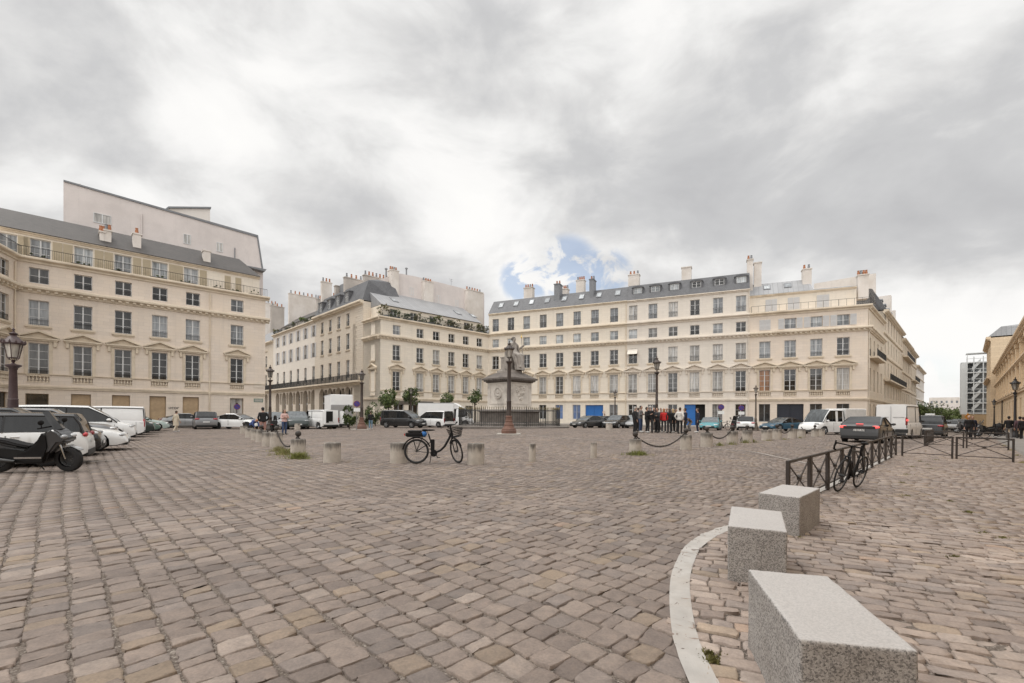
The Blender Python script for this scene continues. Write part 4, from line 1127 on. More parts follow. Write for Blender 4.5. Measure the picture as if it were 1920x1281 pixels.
for i, p in enumerate((76, 157, 231, 300, 359)):
    x = au.S(p, 490); au.window(x, 15.75, 1.35, 2.0, 3, (GL_S, GL_B, GL_S, GL_B, GL_S)[i], FRAME)
    for sg in (-1, 1): au.shutter(x+sg*1.12, 15.75, .66, 2.0, SHUT)
au.window(au.S(12, 470), 15.75, 1.35, 2.0, 3, GL_S, FRAME); au.shutter(au.S(12, 470)+1.12, 15.75, .66, 2.0, SHUT)
x = au.S(437, 520)
for sg in (-1, 1): au.shutter(x+sg*.55, 15.75, .6, 1.9, SHUT)
au.wall(15.4, 18.1, STONE, 8); au.cornice(17.95, .25, .3, False); au.roof([(-.4,18.22),(2.6,20.7),(4.5,21.2)], SLATE_D, D=8, hip1=2.6)
for a in ((187, 197, 435, 455, 2), (196, 209, 432, 458, 2), (249.5, 265, 438, 467, 1), (382, 395, 470, 490, 0)): au.chimney(a[0], a[1], a[2], a[3], .5, a[4], PLASTER_W, .9, zb=18.6)
for i, p in enumerate((70, 152, 226, 296, 352, 412, 440, 478)):
    x = A.S(p, 520); q = KA + ED*x + inward(ED)*-.12
    o = empty('flower_box', (q.x, q.y, 15.63), math.atan2(ED.y, ED.x), 'planted flower box on the left house balcony, before %s' % ['its first top floor window', 'its second top floor window', 'its third top floor window', 'its fourth top floor window', 'its fifth top floor window', 'the bare wall past the drainpipe', 'the last closed shutters', 'the far right railing, the bushiest one'][i], 'flower box', 'flower boxes on the left house balcony')
    foliage('foliage', o, [(0, 0, .28 if i < 7 else .45, .75 if i < 7 else .5, .14, .18 if i < 7 else .45)], None, 120, .07, 60+i, [LEAF2, LEAF1]); MB().box(-.7, .7, -.1, .1, 0, .18).build('planter', mat('planter_brown', (.10,.07,.05), .8), o)
def text_mesh(txt, size, m, ext=.004):
    cu = bpy.data.curves.new('lettering', 'FONT'); cu.body = txt; cu.size = size; cu.extrude = ext; cu.align_x = 'CENTER'; cu.align_y = 'CENTER'
    o = bpy.data.objects.new('tmp_text', cu); COL.objects.link(o); bpy.context.view_layer.update()
    dg = bpy.context.evaluated_depsgraph_get(); me = bpy.data.meshes.new_from_object(o.evaluated_get(dg))
    me.transform(Matrix.Rotation(R(90), 4, 'X')); me.materials.clear(); me.materials.append(m)
    bpy.data.objects.remove(o); bpy.data.curves.remove(cu); return me
INK = mat('sign_ink', (.03,.03,.03), .6); ENAMEL = mat('enamel_blue_green', (.03,.06,.12), .35, .1); ENW = mat('enamel_white', (.8,.8,.78), .4, .03)
A.put('shop_lettering', text_mesh('ucor', .5, INK), A.S(326, 767), -.02, 2.05)
A.put('shop_lettering', text_mesh('ucor', .5, INK), A.S(110, 763), -.02, 1.95)
sg = A.put('street_sign', MB().box(-.5,.5,-.03,-.003,0,.42).mesh('street_sign', mat('enamel_green', (.05,.16,.12), .3)), A.S(484.5, 753), 0, 2.85)
A.put('sign_face', MB().box(-.44,.44,-.034,-.031,.05,.37).mesh('sign_face', mat('sign_face_pale', (.36,.36,.32), .5)), 0, 0, 0, sg)
mb = MB(); 
pl = A.put('plaque', MB().prism([(-.55,0),(.55,0),(.55,.5),(.25,.62),(0,.72),(-.25,.62),(-.55,.5)], -.05, -.003).mesh('plaque', TRIM_W), A.S(485, 715), 0, 4.6)
# gable wall of the tall block behind A
LEAF4 = mat('leaf_light', (.15,.185,.06), .65, .4, .5)
O_ = KA + inward(ED)*8.5
tw = building('apartment_block', 'tall windowed blank gable of a pinkish grey apartment block behind the left house', O_, ED); T_ = Fac(tw, O_, ED, LA)
polyface(T_, [(119, 480), (119, 338), (483, 443), (493, 507), (493, 620), (119, 620)][::-1], 0, 9, PLASTER)
polyface(T_, [(309, 430), (309, 393), (316, 389), (394, 390), (394, 430)][::-1], 2, 5, PLASTER_W, 'penthouse')
polyface(T_, [(304, 396), (316, 387), (396, 388), (396, 391), (317, 390), (306, 398)][::-1], 1.8, 5.4, LEAD, 'penthouse_roof')
polyface(T_, [(119, 340), (119, 337), (484, 441), (494, 506), (491.5, 507), (482, 444.5)][::-1], -.12, 9.2, LEAD, 'coping')
T_.pipe(T_.S(265, 440), 20, 25, PLASTER); T_.pipe(T_.S(440, 470), 18, 23.5, LEAD)
polyface(T_, [(132, 352), (132, 343), (152, 345), (152, 358)][::-1], 1, 2, PLASTER_W, 'chimney')
polyface(T_, [(463, 500), (463, 498), (500, 505), (497, 509)][::-1], -1.1, 1, LEAD, 'canopy')
for px_, py_, w_, h_ in ((192, 411, 1.5, 1.1), (351, 449, .75, 1.2), (412, 464, .7, 1.2)):
    s_, z_ = plane_pt(T_.O, ED, 0, px_, py_); T_.window(s_, z_-h_/2, w_, h_, 1, GL_L, FRAME, 0, False, -.06, 2, False)
# ---------------------------------------------------------------- the return wing at the far left
OL = KA - LD*16.0
lb = building('town_house', 'return wing of the stone square at the far left edge', OL, LD, 'stone town houses round the square'); Lf = Fac(lb, OL, LD, 16.0); Lf.trim = TRIM
xa = 16 - 1.75; Lf.cols = [xa, xa-3.1, xa-6.2, xa-9.3, xa-12.4]
palace_rows(Lf, 1.3, dict(g1=[GL_M], g2=[GL_M], g3=[GL_D]), 71)
for x in Lf.cols: Lf.window(x, .5, 1.4, 2.75, 1, GL_D, mat('shop_frame', (.28,.20,.12), .5), 0, False, .22, 1)
Lf.wall(DZ, 15.6, STONE_P, 9); Lf.cornice(12.45, .62, .48); Lf.cornice(15.2, .5, .42, False); Lf.band(3.62, .3); Lf.band(4.92, .12, .05); Lf.railing(15.62, .95, -.3, 0, 16, .15, .010); Lf.pipe(15.6, 0, 15)

# ---------------------------------------------------------------- the palace wing on the right
def SP(e, n): return SDV*e + NS*n
OP = SP(112, 3.65)
pb = building('palace_wing', 'long ochre stone palace wing with rusticated base and deep cornice, right edge', OP, -SDV); Pf = Fac(pb, OP, -SDV, 150)
for i in range(29):
    x = 3 + i*5
    Pf.open(x-.9, x+.9, 4.9, 6.3, .3, True); Pf.open(x-.85, x+.85, 1.2, 3.4, .35, True)
    Pf.put('pilaster', mc('pil', lambda: MB().box(-.45,.45,-.22,-.003,4.2,8.7).box(-.55,.55,-.28,-.003,8.3,8.7).box(-.55,.55,-.28,-.003,4.2,4.6).mesh('pilaster', STONE_G)), x+2.5)
Pf.wall(-1.8, 9.0, STONE_G, 12); Pf.cornice(8.6, .8, .55, True, m=mat('ochre_trim', (.70,.545,.38), .85, .12, 1.2)); Pf.band(3.9, .35, .16, m=mat('ochre_trim', (.55,.42,.29))); Pf.cornice(6.5, .4, .35, True, m=mat('ochre_trim', (.55,.42,.29)))
rm = MB()
for k in range(11): rm.box(0, 150, -.10, -.003, -1.6+k*.5, -1.6+k*.5+.45)
Pf.roof([(-.4,9.41),(4,10.4),(6,10.6)], ZINC, D=12); Pf.pipe(20, 0, 9, IRON); Pf.pipe(44, 0, 9, IRON)
OV = SP(134, 3.0); pv = building('palace_pavilion', 'taller ochre pavilion with slate roof beyond the palace wing', OV, -SDV); Vf = Fac(pv, OV, -SDV, 21)
for i in range(4):
    for z_ in (2, 6.2, 10.6): Vf.window(2.6+i*5, z_, 1.5, 2.8, 3, GL_D, FRAME)
Vf.wall(-2, 15.2, STONE_G, 16); Vf.cornice(14.6, .8, .6, m=mat('ochre_trim', (.55,.42,.29))); Vf.cornice(8, .6, .5, m=mat('ochre_trim', (.55,.42,.29))); Vf.roof([(-.3,15.41),(1.2,17.0),(6,17.4)], ZINC, D=16, hip0=1, hip1=1)

# ---------------------------------------------------------------- stair tower, end of the street
Y_ = 104; xl, xr = atY(1801, Y_)[0], atY(1852, Y_)[0]; zt = zat(1826, 672, Y_); W_ = (xr-xl)*.80
GREY = mat('galvanised_panel', (.60,.62,.62), .6, .08, .6); GREYD = mat('steel_grating', (.27,.28,.285), .6, .1, 2)
st = empty('stair_tower', (xl, Y_, gz(xl, Y_)-.3), R(-42), 'grey temporary stair tower with zigzag flights beside the palace', 'stair tower')
MB().box(0, W_*.20, 0, 3, 3.2, zt).box(W_*.2, W_, 2.8, 3, 3.2, zt).build('panel_wall', GREY, st)
fl = 5; hh = (zt-3.6)/fl
mb = MB()
for k in range(fl+1):
    z = 3.4 + k*hh; mb.box(W_*.2, W_, 0, 2.8, z, z+.22)
    mb.box(W_*.2, W_, -.03, 0, z+.9, z+1.0)
mb.build('landing', GREY, st)
for k in range(fl):
    z = 3.62 + k*hh; m2 = MB(); a, b = W_*.36, W_*.64
    m2.add([(a,.1,z+.2),(b,.1,z+hh-.25),(b,.1,z+hh+.7),(a,.1,z+1.1),(a,1.6,z+.2),(b,1.6,z+hh-.25),(b,1.6,z+hh+.7),(a,1.6,z+1.1)], [(0,1,2,3),(7,6,5,4),(0,4,5,1),(3,2,6,7)]); m2.build('flight', GREY, st)
mb = MB()
for u in (.2, .42, .72, 1.0): mb.box(W_*u-.09, W_*u+.09, -.06, .12, 0, zt+1.2)
mb.build('post', GREY, st); MB().box(W_*.18, W_*1.03, -.1, 3, zt+1.9, zt+2.05).box(W_*.2,W_*.2+.1,0,.1,zt,zt+1.9).box(W_-.1,W_,0,.1,zt,zt+1.9).build('roof', GREY, st)
MB().box(W_*.2, W_, 2.4, 2.5, 3.3, zt).build('mesh_screen', GREYD, st)
sf = empty('scaffold', (xr+.2, Y_+1, gz(xr, Y_)-.3), R(-42), 'dark scaffolding tower clad in netting right of the grey stair tower', 'scaffold'); mb = MB()
for i in range(4):
    for j in range(2): mb.tube([(i*1.1, j*2.0, 0), (i*1.1, j*2.0, zt*.82)], .07, 5)
for k in range(9): mb.box(-.1, 3.4, -.1, 2.1, k*zt*.82/8, k*zt*.82/8+.1)
mb.build('frame', IRON, sf); MB().box(0, 3.3, 1.0, 1.05, 3, zt*.8).build('netting', mat('dark_net', (.05,.06,.06), .9), sf)
tg = empty('site_hoarding', (atY(1803, 98)[0], 98, gz(72, 98)), R(-42), 'pale timber site hoarding under the stair tower', 'hoarding'); MB().box(0, 7.2, 0, .1, -.4, 2.2).build('board', mat('plywood', (.45,.33,.2), .8, .1, 1), tg); MB().box(4.6, 7.2, -.03, -.003, -.3, 3.6).build('panel', mat('plywood2', (.45,.36,.27), .8), tg)
for label, px_, Yd, w_, zz2, mm, nn in (('distant white apartment house on the hill at the end of the street', 1770, 330, 16, 19, PLASTER_W, 6), ('distant grey flat roofed building beyond the street end', 1792, 300, 14, 13, PLASTER, 5), ('farthest pale house between the two street trees', 1757, 380, 12, 17, PLASTER_W, 4)):
    x = atY(px_, Yd)[0]; e = empty('distant_building', (x, Yd, -3), 0, label, 'building', 'distant buildings at the street end'); dd = Vector((.74,-.67)); f = Fac(e, Vector((x, Yd)) - dd*w_/2, dd, w_)
    for i in range(nn):
        for z_ in range(5): f.window((i+.5)*w_/nn, 2+z_*3.2 if 2+z_*3.2+1.8 < zz2 else .2, w_/nn*.45, 1.8, 1, GL_S, FRAME, 0, False, .1, 1) if 2+z_*3.2+1.8 < zz2 else None
    f.wall(0, zz2, mm, 12)
# ================================================================== street furniture
GRAN = granite_mat()
def at_z(px, py, z):
    a, b = ray(px, py); Y = (z - H) / b; return Vector((a*Y, Y))
def block(pts, zt, label):
    c = sum((Vector(p) for p in pts), Vector((0, 0))) / len(pts); z0 = gz(c.x, c.y) - .03
    # order counter clockwise
    P = sorted([Vector(p) - c for p in pts], key=lambda v: math.atan2(v.y, v.x))
    bm = bmesh.new(); lo = [bm.verts.new((p.x, p.y, 0)) for p in P]; hi = [bm.verts.new((p.x, p.y, zt - z0)) for p in P]
    n = len(P); bm.faces.new(lo[::-1]); bm.faces.new(hi)
    for i in range(n): bm.faces.new((lo[i], lo[(i+1) % n], hi[(i+1) % n], hi[i]))
    bmesh.ops.bevel(bm, geom=bm.edges[:], offset=.014, segments=3, affect='EDGES', profile=.6)
    bmesh.ops.subdivide_edges(bm, edges=[e_ for e_ in bm.edges if e_.calc_length() > .2], cuts=24, use_grid_fill=True)
    for v_ in bm.verts:
        w_ = Vector((v_.co.x + c.x, v_.co.y + c.y, v_.co.z)); v_.co += Vector((noise.noise(w_*9), noise.noise(w_*9 + Vector((7,0,0))), noise.noise(w_*9 + Vector((0,9,0)))))*.0035 + Vector((noise.noise(w_*40), noise.noise(w_*40 + Vector((3,0,0))), noise.noise(w_*40 + Vector((0,5,0)))))*.0016
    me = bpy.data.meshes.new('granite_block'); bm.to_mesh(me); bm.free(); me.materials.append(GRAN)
    for p in me.polygons: p.use_smooth = True
    me.set_sharp_from_angle(angle=R(50))
    o = link('granite_block', me, None, (c.x, c.y, z0)); return tag(o, label, 'block', 'granite blocks beside the lane')
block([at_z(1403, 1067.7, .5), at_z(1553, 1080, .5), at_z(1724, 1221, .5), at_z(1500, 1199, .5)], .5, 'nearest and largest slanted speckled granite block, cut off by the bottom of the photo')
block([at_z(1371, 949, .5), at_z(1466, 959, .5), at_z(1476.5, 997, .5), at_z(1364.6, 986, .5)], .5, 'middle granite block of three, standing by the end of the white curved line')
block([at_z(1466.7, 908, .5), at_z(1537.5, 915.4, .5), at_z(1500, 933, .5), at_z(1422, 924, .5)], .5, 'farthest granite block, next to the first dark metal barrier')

# ---------------------------------------------------------------- bollards
def bollard_mat():
    m, nt, b = nodes_of('bollard_stone'); v = coord(nt)
    oi = nt.nodes.new('ShaderNodeObjectInfo'); va = nt.nodes.new('ShaderNodeVectorMath'); va.operation = 'ADD'
    cm = nt.nodes.new('ShaderNodeCombineXYZ'); nt.links.new(math_n(nt, 'MULTIPLY', oi.outputs['Random'], 40), cm.inputs[0]); nt.links.new(v, va.inputs[0]); nt.links.new(cm.outputs[0], va.inputs[1])
    n = noise_tex(nt, va.outputs[0], 5, 6, .65); c = ramp(nt, n, [(.3, (.38,.335,.285)), (.7, (.52,.465,.40))])
    mp = nt.nodes.new('ShaderNodeMapping'); mp.inputs['Scale'].default_value = (7, 7, 1.1); nt.links.new(va.outputs[0], mp.inputs[0])
    n2 = noise_tex(nt, mp.outputs[0], 1, 6, .7)
    sx_ = nt.nodes.new('ShaderNodeSeparateXYZ'); nt.links.new(v, sx_.inputs[0])
    zf = ramp(nt, sx_.outputs[2], [(.30, (0,0,0)), (.56, (.42,)*3)])
    f = ramp(nt, math_n(nt, 'ADD', n2, zf), [(.66, (0,0,0)), (.92, (.85,)*3)])
    c = mixc(nt, f, c, (.085,.075,.065)); nt.links.new(c, b.inputs['Base Color']); b.inputs['Roughness'].default_value = .9
    bump(nt, b, n, .3, .01); return m
M_BOL = bollard_mat(); RUST = mat('iron_rusty', (.045,.036,.030), .65, .3, 6)
def bollard(px, py, r, h, label, ball=False, x=None):
    X, Y = gp(px, py)
    e = empty('bollard', (X, Y, gz(X, Y) - .03), rnd.random()*6, label, 'bollard', 'stone bollards round the square')
    mc_ = mc(('bol', round(r, 2), round(h, 2)), lambda: MB().lathe([(r*1.04,0),(r*1.02,h*.25),(r,h*.8),(r*.985,h-.03),(r*.94,h-.005),(r*.9,h)], 28).mesh('stone', M_BOL, 40))
    link('stone', mc_, e)
    if ball: link('ball', mc('ball', lambda: MB().lathe([(.075,0),(.06,.03),(.035,.05),(.035,.10)], 12).sphere((0,0,.18), .10, 14, 10).mesh('ball', RUST, 60)), e, (0, 0, h))
    return Vector((X, Y, gz(X, Y) - .03 + h + .13))
def chain(a, b, sag, label):
    d = b - a; L = math.hypot(d.x, d.y); n = int((L + sag*1.3)/.062); mb = MB()
    pts = [a + d*(i/n) - Vector((0, 0, sag*(1-(2*i/n-1)**2))) for i in range(n+1)]
    o0 = pts[0]
    for i in range(n):
        p, q = pts[i]-o0, pts[i+1]-o0; t = (q-p).normalized(); s_ = t.cross(Vector((0,0,1))).normalized(); u = t.cross(s_)
        w_ = (s_ if i % 2 else u)*.026; l = (q-p)*.70
        c = (p+q)/2; ring = []
        for k in range(10):
            an = 2*math.pi*k/10; ring.append(tuple(c + l*math.cos(an) + w_*math.sin(an)))
        mb.tube(ring, .011, 5, closed=True)
    o = mb.build('chain', RUST, None, tuple(o0), None, 60); return tag(o, label, 'chain', 'chains between the bollards')
BL = [ # px, base, radius, height, ball, label
 (559, 857, .24, .63, 1, 'stained stone bollard with an iron ball on top, left of the e-bike, in grass'),
 (623, 867, .25, .62, 0, 'pale stone bollard without a ball between the grassy bollard and the e-bike'),
 (748, 868, .26, .63, 0, 'dark stained bollard in front of the rear wheel of the e-bike'),
 (892, 870, .25, .64, 0, 'stained bollard right of the front wheel of the e-bike'),
 (998, 866, .105, .58, 0, 'slim stone post right of the stained bollard, nearest of the two slim ones'),
 (1113, 859, .105, .54, 0, 'slim stone post nearer to the chained bollards'),
 (1191, 852, .22, .58, 1, 'chained bollard with iron ball and a ring of grass at its foot'),
 (1286, 843, .23, .62, 1, 'chained bollard with iron ball in front of the man in white shirt'),
 (1325, 838, .25, .64, 1, 'pale chained bollard with iron ball before the turquoise car'),
 (1373, 833, .25, .64, 1, 'bollard between the two low chains, weeds at its foot'),
 (1401, 830, .25, .62, 1, 'bollard with a hanging chain before the white hatchback'),
 (1437.6, 826, .26, .60, 0, 'bollard left of the blue car without a ball'),
 (1456.5, 824, .25, .62, 1, 'bollard with ball before the front wheel of the blue car'),
 (1485.5, 822, .25, .62, 1, 'bollard with ball before the rear of the blue car'),
 (1502, 821, .25, .60, 0, 'bollard behind the right end of the blue car'),
 (1528, 819, .25, .60, 1, 'bollard with ball beneath the nose of the white pickup truck'),
 (1539, 818.5, .25, .60, 0, 'last bollard on the right, against the white pickup truck'),
 (518, 839, .25, .66, 1, 'second nearest bollard of the left row, with iron ball, chained to the grassy one'),
 (502, 837, .23, .64, 0, 'third bollard of the left row, partly hidden by the second'),
 (489.5, 829, .24, .62, 1, 'fourth bollard of the left row, by the man in pink shorts'),
 (480, 825.5, .24, .60, 0, 'fifth bollard of the left row'),
 (468.5, 821, .24, .60, 0, 'sixth bollard of the left row, beside the person in blue'),
 (457, 813, .24, .58, 1, 'farthest bollard of the left row, against the white saloon'),
 (557.5, 806, .24, .60, 0, 'small distant bollard before the dark green SUV'),
 (618, 804, .24, .60, 0, 'small distant bollard before the open white van'),
 (718, 799.5, .24, .58, 0, 'small distant bollard left of the black people carrier'),
 (774, 800.5, .24, .58, 0, 'small distant bollard in front of the black people carrier'),
 (811, 799.5, .24, .55, 0, 'small distant bollard in front of the white minibus'),
 (1142, 806.5, .24, .55, 0, 'small distant bollard in front of the dark parked cars'),
]
tops = [bollard(b[0], b[1], b[2], b[3], b[5], bool(b[4])) for b in BL]
chain(tops[0], tops[17], .55, 'chain sagging down to the grass between two left bollards')
chain(tops[6], tops[7], .50, 'long sagging chain in front of the group of people')
chain(tops[8], tops[9], .42, 'sagging chain in front of the turquoise car')
chain(tops[12], tops[13], .38, 'short chain in front of the blue car')
chain(tops[13+2], tops[14], .34, 'short chain before the nose of the white pickup')
mb = MB(); t_ = tops[10]
for i in range(16): mb.torus((-.02*i - .04 + .05*(i % 2)*.2, .02*(i % 3), -.045*i*.95), .026, .010, 'y' if i % 2 else 'x', 8, 5)
tag(mb.build('chain', RUST, None, tuple(t_)), 'loose chain hanging down from a bollard before the white hatchback', 'chain', 'chains between the bollards')
tops2 = (tops[19], tops[18]); chain(tops[19], tops[18] + Vector((0,0,-.05)), .4, 'chain hanging among the bollards of the left row')

# grass and weeds at the bollards
def grass(label, spots, m, n, h, name='grass_tuft', sd=1):
    r = random.Random(sd); mb = MB(); c0 = spots[0]
    for k in range(n):
        (x, y, rx, ry) = spots[k % len(spots)]; a, q = r.random()*6.28, min(1.3, abs(r.gauss(0, .55)))
        px, py = x + rx*q*math.cos(a), y + ry*q*math.sin(a); z = gz(px, py) - .02; hh = h*r.uniform(.3, 1.15)*max(.25, 1.15-q*.75); an = r.random()*6.28; ln = hh*r.uniform(.1, .8)
        dx, dy = math.cos(an), math.sin(an); w_ = .007
        mb.add([(px-dy*w_, py+dx*w_, z), (px+dy*w_, py-dx*w_, z), (px+dx*ln*.5+dy*w_*.7, py+dy*ln*.5-dx*w_*.7, z+hh*.65), (px+dx*ln, py+dy*ln, z+hh), (px+dx*ln*.5-dy*w_*.7, py+dy*ln*.5+dx*w_*.7, z+hh*.65)], [(0,1,2,3,4)])
    o = mb.build(name, m); o['kind'] = 'stuff'; o['label'] = label; return o
GRS = mat('grass_green', (.235,.25,.075), .7, .5, 6); GRY = mat('grass_dry', (.31,.28,.13), .8, .3, 2.5)
x, y = gp(559, 860); x2, y2 = gp(520, 846)
grass('green grass at the foot of the left bollards', [(x-.05, y-.05, .55, .22), (x+.15, y-.1, .4, .2), ((x+x2)/2, (y+y2)/2, .55, .55)], GRS, 620, .24, sd=2)
grass('dry grass between the left bollards', [((x+x2)/2, (y+y2)/2-.1, .7, .7), (x2+.1, y2-.1, .5, .5)], GRY, 650, .2, sd=3)
x, y = gp(1191, 854); grass('green grass at the foot of the chained bollard', [(x-.05, y+.02, .65, .22), (x+.2, y, .4, .2)], GRS, 380, .19, sd=4)
sp = []
for px_, py_ in ((1349, 836), (1373, 834), (1398, 831), (1412, 830), (1440, 827), (1470, 825), (1500, 822)): sp.append(gp(px_, py_) + (.35, .25))
grass('weeds along the right row of bollards', sp, GRY, 520, .14, sd=5)
grass('weeds along the right row of bollards', sp[:4], GRS, 300, .2, sd=6)
sp = [gp(px_, py_) + (.10, .16) for px_, py_ in ((1700, 890), (1725, 865), (1710, 875), (1755, 862), (1745, 880), (1700, 930), (1845, 1000), (1880, 1010), (1790, 1045), (1500, 1010), (1690, 905), (1330, 1225), (1336, 1240), (1740, 871), (1780, 940), (1815, 960))]
grass('moss and weeds in the joints of the lane', [(a, b, .12 if q > 5 else .35, .08 if q > 5 else .22) for q, (a, b, _, _) in enumerate(sp)], mat('moss', (.17,.155,.05), .9, .3, 3), 2000, .04, 'weeds', 7)
xx = [gp(px_, py_) + (.25, .12) for px_, py_ in ((1884, 836), (1896, 845), (1908, 855), (1918, 868))]
grass('leaf litter and weeds along the kerb', xx, GRY, 500, .07, 'weeds', 8)

# ---------------------------------------------------------------- low metal barriers
BARR = mat('barrier_brown', (.040,.030,.024), .5, .2, 5, dirt=(.06,.05,.045))
def barrier_proto(L, h=.78):
    e = empty('barrier', (0, 0, 0), 0, 'x', 'barrier', 'low cross braced barriers')
    for x in (.03, L-.03): MB().bbox(x-.03, x+.03, -.03, .03, -.05, h, .008).build('post', BARR, e)
    MB().bbox(.06, L-.06, -.018, .018, h-.05, h, .008).build('top_rail', BARR, e); MB().box(.06, L-.06, -.012, .012, .10, .125).build('bottom_rail', BARR, e)
    mb = MB(); mb.tube([(.06,-.008,.125),(L-.06,-.008,h-.05)], .014, 6); mb.tube([(.06,.016,h-.05),(L-.06,.016,.125)], .014, 6)
    mb.tube([(L/2,-.028,.44),(L/2,.03,.44)], .045, 10); mb.build('cross_brace', BARR, e)
    return e
bp = barrier_proto(1.40); used = False
def barrier(a, d, label):
    global used
    o = copy_tree(bp) if used else bp; used = True
    d = Vector(d).normalized(); m_ = a + d*.7
    sl = (gz(a.x+d.x*1.4, a.y+d.y*1.4) - gz(a.x, a.y))/1.4
    o.location = (a.x, a.y, gz(a.x, a.y)); o.rotation_euler = (0, -math.atan(sl), math.atan2(d.y, d.x)); o['label'] = label; return o
ordn = ['first', 'second', 'third', 'fourth', 'fifth', 'sixth', 'seventh', 'eighth', 'ninth', 'tenth', 'eleventh', 'twelfth']
for k in range(10):
    barrier(bar0 + bdir*(1.41*k), bdir, ['nearest dark barrier of the long row, beside the farthest granite block', 'dark barrier of the long row just before the leaning bicycle', 'dark barrier the bicycle leans against', 'dark barrier just behind the leaning bicycle', 'fifth dark barrier of the long row, past the bicycle', 'sixth dark barrier of the long row, before the grey car', 'seventh dark barrier of the long row', 'eighth dark barrier of the long row', 'second last dark barrier of the long row', 'last dark barrier of the long row, at the corner'][k])
cor = Vector((14.55, 17.0)); qd = (Vector((16.25, 15.35)) - cor).normalized()
barrier(cor, qd, 'front crosswise barrier joined to the corner of the long row'); barrier(cor + qd*1.45, qd, 'front crosswise barrier at the free right end')
c2 = Vector((20.5, 22.6)); barrier(c2, qd, 'rear crosswise barrier joined to the far row'); barrier(c2 + qd*1.45, qd, 'rear crosswise barrier at its right end')
for k in range(6): barrier(c2 + SDV*(1.42*k), SDV, ordn[k] + ' barrier of the far row beside the black car in the street')

# ---------------------------------------------------------------- lamps
LAMP = mat('lamp_iron_brown', (.052,.037,.030), .5, .25, 4); LBASE = mat('lamp_base_red', (.165,.085,.060), .75, .2, 4, dirt=(.10,.07,.06)); LGL = glass_mat('lantern_glass', (.34,.32,.29), .15, .5)
LBLK = mat('lamp_iron_black', (.022,.020,.021), .45, .2, 4)
def lantern(e, z, s, m):
    # six sided crown lantern, narrower at its foot
    MB().lathe([(.10*s,z),(.03*s,z+.06*s),(.07*s,z+.12*s),(.03*s,z+.17*s)], 12).build('lantern_stem', m, e, smooth=50)
    fr = MB()
    for k in range(6):
        a = k*math.pi/3; b = (k+1)*math.pi/3
        lo_, hi_ = (.17*s*math.cos(a), .17*s*math.sin(a), z+.25*s), (.27*s*math.cos(a), .27*s*math.sin(a), z+.80*s); fr.tube([lo_, hi_], .014*s, 5)
        fr.tube([lo_, (.17*s*math.cos(b), .17*s*math.sin(b), z+.25*s)], .018*s, 5)
        fr.tube([(.03*s*math.cos(a),.03*s*math.sin(a),z+.15*s), (.12*s*math.cos(a),.12*s*math.sin(a),z+.18*s), lo_], .012*s, 5)
    fr.build('lantern_frame', m, e)
    MB().lathe([(.155*s,z+.26*s),(.255*s,z+.80*s)], 6).build('lantern_glass', LGL, e)
    MB().lathe([(.33*s,z+.78*s),(.36*s,z+.83*s),(.31*s,z+.90*s),(.21*s,z+1.0*s),(.13*s,z+1.10*s),(.09*s,z+1.14*s),(.14*s,z+1.22*s),(.05*s,z+1.26*s),(.03*s,z+1.34*s),(.05*s,z+1.38*s),(.005*s,z+1.45*s)], 12).build('lantern_roof', m, e, smooth=40)
    cr = MB()
    for k in range(12):
        a = k*math.pi/6; cr.lathe([(.03*s,z+.82*s),(.035*s,z+.88*s),(.006*s,z+.96*s)], 5, .34*s*math.cos(a), .34*s*math.sin(a))
    cr.build('lantern_crest', m, e)
def lamp_big(px, py, h, label, s=.85, m=None, base=None, thick=1.0):
    X, Y = gp(px, py); m = m or LAMP; base = base or LBASE
    e = empty('street_lamp', (X, Y, gz(X, Y)), 0, label, 'street lamp', 'ornate street lamps of the square')
    zl = h - 1.45*s
    MB().bbox(-.72*thick,.72*thick,-.72*thick,.72*thick,-.1,.06,.02).build('plinth', mat('plinth_stone', (.36,.33,.29), .9, .1, 4), e)
    MB().lathe([(.46*thick,.06),(.46*thick,.24),(.43*thick,.27),(.42*thick,.34),(.34*thick,.42),(.29*thick,.55),(.31*thick,.60),(.25*thick,.66),(.22*thick,.80),(.25*thick,.84),(.20*thick,.88),(.19*thick,1.05),(.22*thick,1.09),(.17*thick,1.14)], 20).build('pedestal', base, e, smooth=35)
    MB().lathe([(.165*thick,1.14),(.155*thick,1.5),(.15*thick,1.55),(.14*thick,2.0),(.15*thick,2.03),(.13*thick,2.06),(.105*thick,zl-.25),(.12*thick,zl-.22),(.13*thick,zl-.16),(.24*s,zl-.08),(.24*s,zl-.03),(.12*s,zl)], 18).build('column', m, e, smooth=35)
    lantern(e, zl, s, m); return e
def lamp_small(px, py, h, label, s=.62, m=None, Yd=None):
    if Yd: X, Y = atY(px, Yd)
    else: X, Y = gp(px, py)
    m = m or LAMP; e = empty('street_lamp', (X, Y, gz(X, Y)), 0, label, 'street lamp', 'ornate street lamps of the square'); zl = h - 1.45*s
    MB().lathe([(.34,-.2),(.34,.10),(.27,.16),(.25,.35),(.19,.45),(.15,.75),(.17,.8),(.12,.86)], 16).build('pedestal', m, e, smooth=35)
    MB().lathe([(.12,.86),(.10,1.2),(.115,1.24),(.09,1.28),(.065,zl-.3),(.09,zl-.27),(.06,zl-.22),(.13,zl-.08),(.13,zl-.04),(.06,zl)], 14).build('column', m, e, smooth=35)
    lantern(e, zl, s, m); return e
lamp_big(954, 815, 5.75, 'tall ornate lamp on a reddish base standing in front of the statue', .86)
lamp_big(678, 806, 5.6, 'tall ornate lamp on a reddish base beside the man in jeans, left of the trees', .86)
lamp_big(506, 809, 5.5, 'dark ornate lamp rising behind the group by the left bollards', .86, LAMP, LAMP, .8)
lamp_big(1231, 808, 5.7, 'dark ornate lamp rising out of the group of people', .84, LAMP, LAMP, .75)
